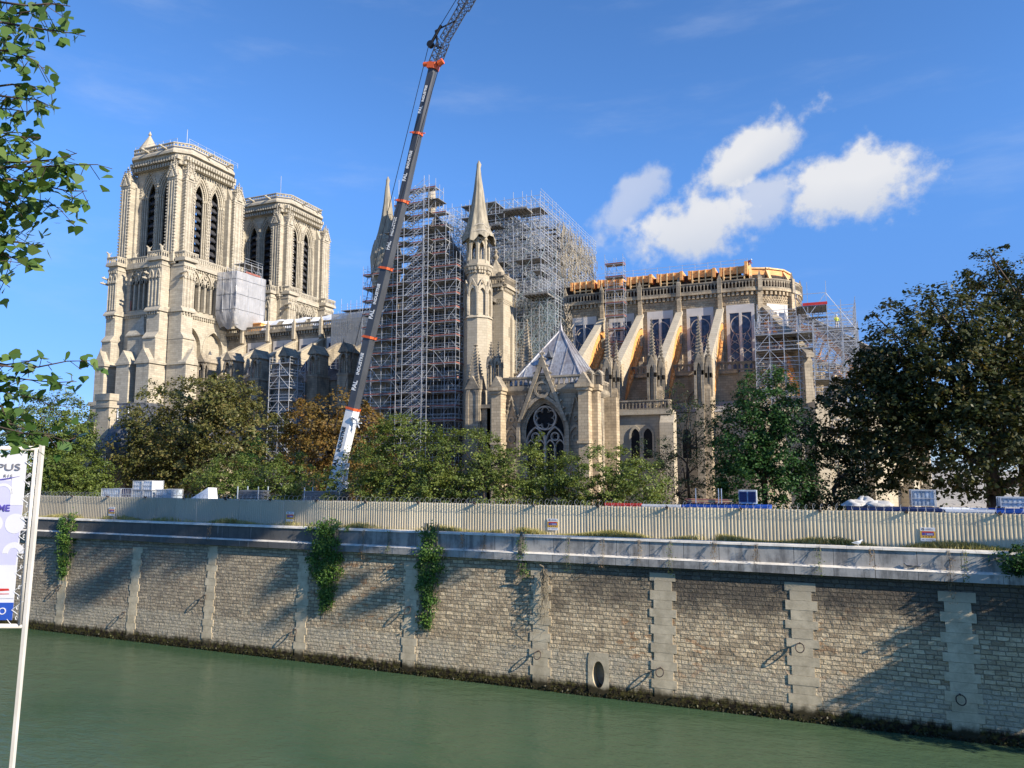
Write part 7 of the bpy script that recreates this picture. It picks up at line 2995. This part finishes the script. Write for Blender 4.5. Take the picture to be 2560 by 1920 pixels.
tree('locust_tree', 'dense deep green tree right of the thin grey green tree', 'tree', (115.8, -52, GZ), (115.8, -52, 11), 0.3,
     [(116.2, -52, 15.0, 2.6, 2.6, 3.2), (114.4, -52, 12.2, 2.9, 2.6, 3.2), (117.6, -52, 11.8, 2.6, 2.6, 3.4), (115.8, -53, 8.6, 4.2, 2.8, 3.2)],
     520, 74, 0.8, 0.22, 'leaf_deep', 21, group=GR, nt=40, droop=0.6, flat=0.5, inner=0.2)
tree('yew', 'small blackish green tree between the deep green tree and the huge chestnut', 'tree', (120.9, -53.5, GZ), (120.9, -53.5, 8), 0.18,
     [(120.6, -53.5, 8.6, 2.4, 2.0, 3.2), (122.6, -54, 7.6, 1.6, 1.6, 2.2)], 150, 60, 0.7, 0.2, 'leaf_night', 22, group=GR, nt=24)
tree('chestnut_tree', 'huge dark chestnut tree filling the right edge in front of the apse', 'tree', (132.3, -50, GZ), (132.2, -50, 11), 0.75,
     [(129.0, -50, 18.0, 5.8, 5.5, 6.2), (124.6, -50, 13.4, 4.6, 4.6, 5.4), (131.5, -51, 12.2, 7.5, 5.0, 4.4), (136, -50, 15, 5.5, 5.5, 6.5), (125.6, -50.5, 17.6, 2.8, 2.8, 2.6)],
     1000, 66, 1.15, 0.33, 'leaf_dark', 23, group=GR, nt=90, droop=0.5, flat=0.45, inner=0.35)
tree('chestnut_tree', 'taller chestnut tree rising behind the huge dark one at the right edge', 'tree', (136.0, -42, GZ), (136.0, -42, 17), 0.55,
     [(136.2, -42, 26.3, 4.0, 3.8, 3.6), (138, -42, 22, 5.4, 4.8, 5.6), (134.2, -42, 22.5, 3.4, 3.2, 3.4), (140, -42, 15, 6, 5, 6)],
     460, 60, 1.0, 0.29, 'leaf_dark', 24, group=GR, nt=60, droop=0.5, flat=0.45, inner=0.3)
# tall plane tree added out of view, its crown shaped to shade the wall
def shade_blob(xw, zw, yw, x, r):
    k = x - xw
    return (x, yw - 0.194 * k, zw + 0.519 * k, r * 1.3, r, r * 0.9)


tree('shade_tree', 'very tall unseen plane tree leaning over the river, added to shade the wall', 'tree', (141, -65.0, GZ), (135.6, -77.5, 30), 0.5,
     [shade_blob(*q) for q in ((56, 3.0, -67, 134, 2.6), (64, 4.2, -67, 134, 2.4), (72, 4.8, -67, 134, 2.0), (66, 1.8, -67, 138, 1.4), (79, 1.6, -67, 133.5, 1.5), (76.5, -3.4, -67, 134, 1.0),
                               (86, -1.2, -67, 134, 1.2), (92, 2.6, -67, 135, 0.9), (70, 6.0, -65.5, 136, 1.8), (60, 6.2, -65.5, 136, 2.0), (51, -3.4, -67, 135, 1.5))],
     330, 60, 0.85, 0.3, 'leaf_dark', 33, nt=40, inner=0.5)

# ------------------------------------------------------------------ ivy, vines, verge
def ivy(label, x0, x1, z0, z1, seed, n, leaf='leaf_ivy', bulge=0.45, taper=0.55, size=0.13, lean=0.0):
    t = thing('ivy', ((x0 + x1) / 2, -67.3, z1), label, 'ivy', 'ivy hanging down the river wall')
    rs = np.random.RandomState(seed)
    nc = max(8, int(n / 45))
    v = rs.rand(nc) ** 0.85
    z = z1 - v * (z1 - z0)
    wid = (x1 - x0) / 2 * (1 - taper * v ** 2.2) * (0.85 + 0.2 * np.sin(v * 11 + seed))
    x = (x0 + x1) / 2 + lean * v + wid * (0.72 + 0.32 * np.sin(z * 5.1 + seed) + 0.2 * np.sin(z * 9.7)) * rs.uniform(-1, 1, nc)
    prot = bulge * np.sqrt(np.maximum(0.05, 1 - ((x - (x0 + x1) / 2 - lean * v) / np.maximum(wid, 0.1)) ** 2))
    yw = np.where(z > 3.4, -67.1, np.where(z > 2.9, -67.36, -67.05))
    y = yw - prot * rs.uniform(0.35, 1.0, nc)
    top = z > z1 - 0.35
    y = np.where(top, y + rs.uniform(0, 0.7, nc), y)
    c = np.stack([x, y, z], 1)
    per = 45
    idx = np.repeat(np.arange(nc), per)
    p = c[idx] + rs.normal(size=(nc * per, 3)) * np.array([0.2, 0.13, 0.2])
    nor = rs.normal(size=(nc * per, 3)) * 0.5 + np.array([0.1, -0.8, 0.65])
    ax = rs.normal(size=(nc * per, 3)) * 0.5 + np.array([0, -0.2, -0.9])
    leaf_mesh('foliage', p, nor, ax, rs.uniform(0.6, 1.4, nc * per) * size, M[leaf], t, 0.8)
    b = MB()
    rnd = random.Random(seed)
    for k in range(14):
        x = rnd.uniform(x0, x1) * 0.6 + 0.4 * (x0 + x1) / 2
        pts = [(x, -67.12, z1 + 0.05), (x + rnd.uniform(-0.1, 0.1), -67.42, z1 - 1.3)]
        zz = z1 - 1.3
        while zz > z0:
            zz -= 0.6
            x += rnd.uniform(-0.14, 0.14) + lean * 0.6 / (z1 - z0)
            pts.append((x, -67.25 - 0.04 * (2.9 - zz), zz))
        b.path(pts, 0.03, 4, 0.008)
    b.build('stem', M['twig'], t)


ivy('narrow green ivy curtain at the far left end of the river wall', 51.2, 53.8, -0.7, 5.0, 1, 3600, size=0.15, taper=0.5)
ivy('broad ivy curtain with yellow patches on the river wall below the crane', 80.7, 84.9, -1.6, 5.3, 2, 7600, taper=0.72, size=0.15, lean=0.2)
ivy('tall narrow green ivy curtain right of the broad yellowing one', 91.3, 93.7, -2.4, 5.3, 3, 4800, taper=0.45, size=0.145, lean=-0.25)
ivy('small thin vine hanging over the parapet at the middle of the wall', 99.7, 100.25, 2.0, 4.9, 4, 620, bulge=0.16, taper=0.3, size=0.10)


def dry_vine(x, z0, z1, seed, label):
    t = thing('dry_vine', (x, -67.2, z1), label, 'vine', 'dry vines hanging on the parapet')
    rnd = random.Random(seed)
    b = MB()
    for k in range(5):
        xx = x + rnd.uniform(-0.12, 0.12)
        pts = [(xx, -67.0, z1 + 0.04), (xx, -67.2, z1 - 0.1)]
        z = z1 - 0.1
        while z > z0 + rnd.uniform(0, 0.8):
            z -= 0.25
            xx += rnd.uniform(-0.07, 0.07)
            pts.append((xx, -67.22 - (0.2 if 2.9 < z < 3.5 else 0.0) - rnd.uniform(0, 0.12), z))
        b.path(pts, 0.012, 3, 0.005)
    b.build('stem', M['twig'], t)
    rs = np.random.RandomState(seed)
    n = 70
    z = rs.uniform(z0, z1, n)
    p = np.stack([x + rs.normal(size=n) * 0.13, -67.3 - rs.rand(n) * 0.2 - np.where((z > 2.8) & (z < 3.5), 0.15, 0), z], 1)
    leaf_mesh('leaves', p, rs.normal(size=(n, 3)) + np.array([0, -0.7, 0.3]), rs.normal(size=(n, 3)), rs.uniform(0.05, 0.12, n), M['leaf_dry'] if seed % 3 else M['leaf_shrub'], t, 0.7)


VX = [(70.6, 3.3), (86.4, 2.3), (88.8, 3.0), (95.2, 3.5), (97.0, 3.2), (103.5, 2.2), (106.0, 2.6), (108.6, 3.1), (110.7, 2.3), (113.6, 3.3), (116.2, 3.4), (119.9, 2.9), (122.9, 3.5), (127.0, 1.6), (127.8, 3.0)]
for k, (x, z0) in enumerate(VX):
    dry_vine(x, z0, 4.7, 40 + k, 'thin dry vine trailing over the grey parapet of the river wall')

# tangle of dead stems on the pier right of the middle vine
t = thing('dead_creeper', (101.7, -67.3, 2.6), 'bare dead creeper clinging to a pale quoined pier at the middle of the wall', 'creeper')
rnd = random.Random(77)
b = MB()
for k in range(16):
    x, z, y = 101.75 + rnd.uniform(-0.2, 0.2), 2.4, -67.35
    pts = [(x, y, z)]
    while z > rnd.uniform(-3.2, 0):
        z -= 0.3
        x += rnd.uniform(-0.16, 0.15)
        pts.append((x, wf(z) - 0.16 - rnd.uniform(0.0, 0.45), z))
    b.path(pts, 0.026, 4, 0.008)
b.path([(101.7, -67.5, 2.0), (101.8, -67.7, 2.6), (101.55, -67.8, 2.75)], 0.07, 6, 0.05)
b.build('stem', M['twig'], t)

# dark shrub spilling over the wall at the right edge
tree('overhanging_shrub', 'dark leafy shrub spilling over the parapet at the right edge', 'shrub', (133, -65.9, GZ), (132.6, -66.3, 5.2), 0.12,
     [(132.2, -67.2, 4.6, 2.9, 1.0, 0.8), (131.2, -67.6, 4.0, 1.9, 0.8, 0.6), (135.2, -67.8, 4.4, 3.0, 1.6, 1.8), (134.2, -68.6, 2.9, 2.2, 1.2, 1.6), (138.5, -69.2, 3.2, 3.6, 2.0, 2.8), (137.0, -70.0, 0.9, 2.6, 1.4, 2.0), (142.5, -69.6, 3.4, 4.2, 2.2, 3.2)], 620, 60, 0.5, 0.18, 'leaf_deep', 60, nt=40, inner=0.4)
tree('weed_clump', 'small round green weed clump growing on top of the parapet', 'weed', (121.2, -66.1, 4.5), (121.2, -66.1, 4.8), 0.03,
     [(121.2, -66.15, 4.85, 0.85, 0.35, 0.38)], 40, 40, 0.2, 0.07, 'leaf_shrub', 61, nt=10)

# grass along the foot of the fence
rs = np.random.RandomState(5)
n = 42000
x = rs.uniform(44, 134, n)
keep = rs.rand(n) < np.clip((0.30 + 0.5 * np.sin(x * 0.55) + 0.4 * np.sin(x * 1.7 + 1)) * np.where(x > 97, 1.3, 0.6) + np.where(x > 97, 0.5, 0), 0.06, 1)
x = x[keep]
n = len(x)
h = rs.uniform(0.16, 0.66, n) * (0.75 + 0.35 * np.sin(x * 0.9))
p = np.stack([x, rs.uniform(-66.4, -65.62, n), 4.66 + h * 0.4], 1)
ax = rs.normal(size=(n, 3)) * 0.32 + np.array([0, 0, 1])
nor = rs.normal(size=(n, 3)) * np.array([1, 1, 0.2])
t = thing('verge_holder', (95, -66, 4.5), 'x', 'x')
g = leaf_mesh('verge_grass', p, nor, ax, np.maximum(h, 0.08), M['grass'], t, 0.10)
g.parent = None
g.location = t.location
bpy.data.objects.remove(t)
tag(g, 'strip of dry yellowish grass growing between the parapet and the fence', 'grass', kind='stuff')
m = MB()
m.box(30, 240, -66.45, -65.3, 4.2, 4.62)
tag(m.build('verge_ground', M['gravel'], None, loc=(95, -66, 4.5)), kind='structure')
# moss and weed at the water line
rs = np.random.RandomState(9)
n = 5200
x = rs.uniform(45, 132, n)
z = -5.9 + np.abs(rs.normal(size=n)) * 0.17
p = np.stack([x, -67.0 - 0.045 * (2.9 - z) - rs.rand(n) * 0.14, z], 1)
t = thing('verge_holder', (95, -67.4, -5.8), 'x', 'x')
M['moss'] = m_leaf('river moss', [(0.0, (0.012, 0.012, 0.005)), (0.7, (0.045, 0.042, 0.012)), (1.0, (0.10, 0.11, 0.025))])
g = leaf_mesh('waterline_moss', p, rs.normal(size=(n, 3)) * 0.5 + np.array([0, -0.8, 0.4]), rs.normal(size=(n, 3)) + np.array([0, 0, -1]), rs.uniform(0.06, 0.2, n), M['moss'], t, 0.7)
g.parent = None
g.location = t.location
bpy.data.objects.remove(t)
tag(g, 'fringe of dark moss along the foot of the river wall', 'moss', kind='stuff')

# ------------------------------------------------------------------ the near poplar, its branches hanging in from the left
PO = thing('poplar_tree', (109.6, -119.6, 7.8), 'poplar branches with broad glossy leaves hanging in at the left edge', 'tree')
CAMV = Vector(cam.location)
yaw, pit, f_ = R(22.835), R(6.509), 26.53 / 36 * 2560
fw = Vector((-math.sin(yaw) * math.cos(pit), math.cos(yaw) * math.cos(pit), math.sin(pit)))
rt = Vector((math.cos(yaw), math.sin(yaw), 0))
upv = rt.cross(fw)


def reach(u, v, dist):
    """a point of the branch survey: bearing measured from the near quay, at a distance in metres"""
    d = (fw * f_ + rt * (u - 1280) - upv * (v - 960)).normalized()
    return CAMV + d * dist


rnd = random.Random(19)
br = MB()
LC, LN, LA, LS = [], [], [], []
trunk_top = Vector((109.4, -119.2, 19.5))
br.path([(109.6, -119.6, 7.6), (109.5, -119.4, 12.0), tuple(trunk_top)], 0.34, 10, 0.16)


def leaf_at(p, s):
    LC.append(tuple(p))
    LN.append((rnd.gauss(0, 0.6), rnd.gauss(-0.35, 0.5), rnd.gauss(0.55, 0.5)))
    LA.append((rnd.gauss(0, 0.4), rnd.gauss(0, 0.4), rnd.gauss(-0.75, 0.3)))
    LS.append(s * rnd.uniform(0.72, 1.2))


def twig(pts, r, nl, spread, ls=0.082):
    br.path([tuple(p) for p in pts], r, 4, 0.003)
    k = len(pts) - 1
    for i in range(nl):
        t = (0.15 + 0.85 * (i + rnd.random()) / nl) * k
        j = min(int(t), k - 1)
        p = pts[j].lerp(pts[j + 1], t - j)
        o = Vector((rnd.gauss(0, 1), rnd.gauss(0, 1), rnd.gauss(-0.35, 0.8))) * spread
        q = p + o
        br.tube(tuple(p), tuple(q), 0.0028, 3)
        for _ in range(rnd.choice((1, 2, 3, 3))):
            leaf_at(q + Vector((rnd.gauss(0, 0.035), rnd.gauss(0, 0.035), rnd.gauss(-0.02, 0.035))), ls)


# (pixel survey of each spray: root, bend, tip, distance, leaves, spread)
SPR = [((-260, -10), (40, 20), (170, 8), 6.6, 22, 0.075), ((-260, 30), (60, 70), (178, 80), 6.5, 26, 0.08), ((-260, 60), (50, 110), (110, 175), 6.3, 16, 0.07),
       ((-250, 20), (30, 40), (120, 35), 6.9, 24, 0.10), ((-250, 80), (0, 110), (60, 150), 6.6, 16, 0.09),
       ((-280, 200), (20, 215), (135, 215), 6.6, 18, 0.06), ((-280, 220), (40, 235), (130, 262), 6.4, 18, 0.06), ((-280, 230), (0, 270), (60, 285), 6.6, 16, 0.06),
       ((-260, 300), (20, 330), (95, 345), 6.3, 18, 0.07), ((-260, 320), (0, 345), (50, 330), 6.5, 16, 0.07), ((-250, 340), (0, 380), (30, 400), 6.5, 12, 0.07),
       ((-300, 380), (60, 430), (190, 385), 6.4, 24, 0.07), ((-300, 400), (90, 440), (240, 410), 6.2, 26, 0.065), ((-300, 410), (90, 460), (220, 480), 6.3, 24, 0.07),
       ((-300, 420), (60, 470), (170, 530), 6.5, 26, 0.075), ((-300, 440), (20, 480), (110, 560), 6.6, 26, 0.09), ((-280, 420), (10, 430), (110, 400), 6.7, 22, 0.09),
       ((-280, 460), (-20, 500), (60, 530), 6.5, 22, 0.10), ((-260, 540), (10, 590), (95, 625), 6.4, 18, 0.07), ((-260, 560), (-10, 620), (70, 670), 6.5, 18, 0.07),
       ((-260, 600), (-20, 660), (15, 710), 6.5, 14, 0.07), ((-260, 480), (-10, 560), (40, 600), 6.6, 16, 0.08), ((-260, 540), (-30, 570), (20, 640), 6.5, 14, 0.07),
       ((-260, 860), (10, 920), (80, 900), 6.3, 16, 0.055), ((-260, 880), (60, 940), (225, 905), 6.1, 20, 0.05), ((-260, 900), (40, 950), (190, 960), 6.2, 20, 0.055),
       ((-260, 920), (10, 980), (120, 1010), 6.3, 20, 0.065), ((-250, 940), (-10, 1000), (60, 1060), 6.3, 22, 0.07), ((-250, 960), (0, 1060), (130, 1090), 6.2, 22, 0.075),
       ((-250, 980), (20, 1080), (175, 1105), 6.1, 14, 0.06), ((-250, 900), (-30, 960), (20, 1040), 6.3, 16, 0.07)]
for a, b_, c, d, nl, sp in SPR:
    p0, p1, p2 = reach(*a, d + 0.6), reach(*b_, d + 0.1), reach(*c, d)
    pts = []
    for i in range(7):
        t = i / 6
        q = p0.lerp(p1, t).lerp(p1.lerp(p2, t), t)
        pts.append(q + Vector((rnd.gauss(0, 0.012), rnd.gauss(0, 0.012), rnd.gauss(0, 0.012))))
    s = trunk_top if a[1] < 350 else Vector((109.5, -119.4, 12.0))
    br.path([tuple(s.lerp(p0, 0.0)), tuple(s.lerp(p0, 0.55) + Vector((0, 0, 0.25))), tuple(p0)], 0.045, 5, 0.014)
    twig(pts, 0.013, nl, sp)
# the rest of the crown above and left of the view
rs = np.random.RandomState(4)
for k in range(420):
    p = Vector((109.0 + rs.normal() * 1.5, -118.6 + rs.normal() * 1.6, rs.uniform(13, 23)))
    d = p - CAMV
    uu = d.dot(rt) / max(0.1, d.dot(fw)) * f_ + 1280
    if d.dot(fw) > 0 and uu > -60:
        continue
    br.tube(tuple(Vector((109.5, -119.4, min(p.z - 1, 19)))), tuple(p), 0.02, 3, 0.006)
    for _ in range(9):
        leaf_at(p + Vector((rs.normal() * 0.3, rs.normal() * 0.3, rs.normal() * 0.3)), 0.075)
br.build('branches', M['bark'], PO, True)
leaf_mesh('leaves', np.array(LC), np.array(LN), np.array(LA), np.array(LS), M['leaf_poplar'], PO, 0.9, 0.18, 'broad')
bpy.context.view_layer.update()
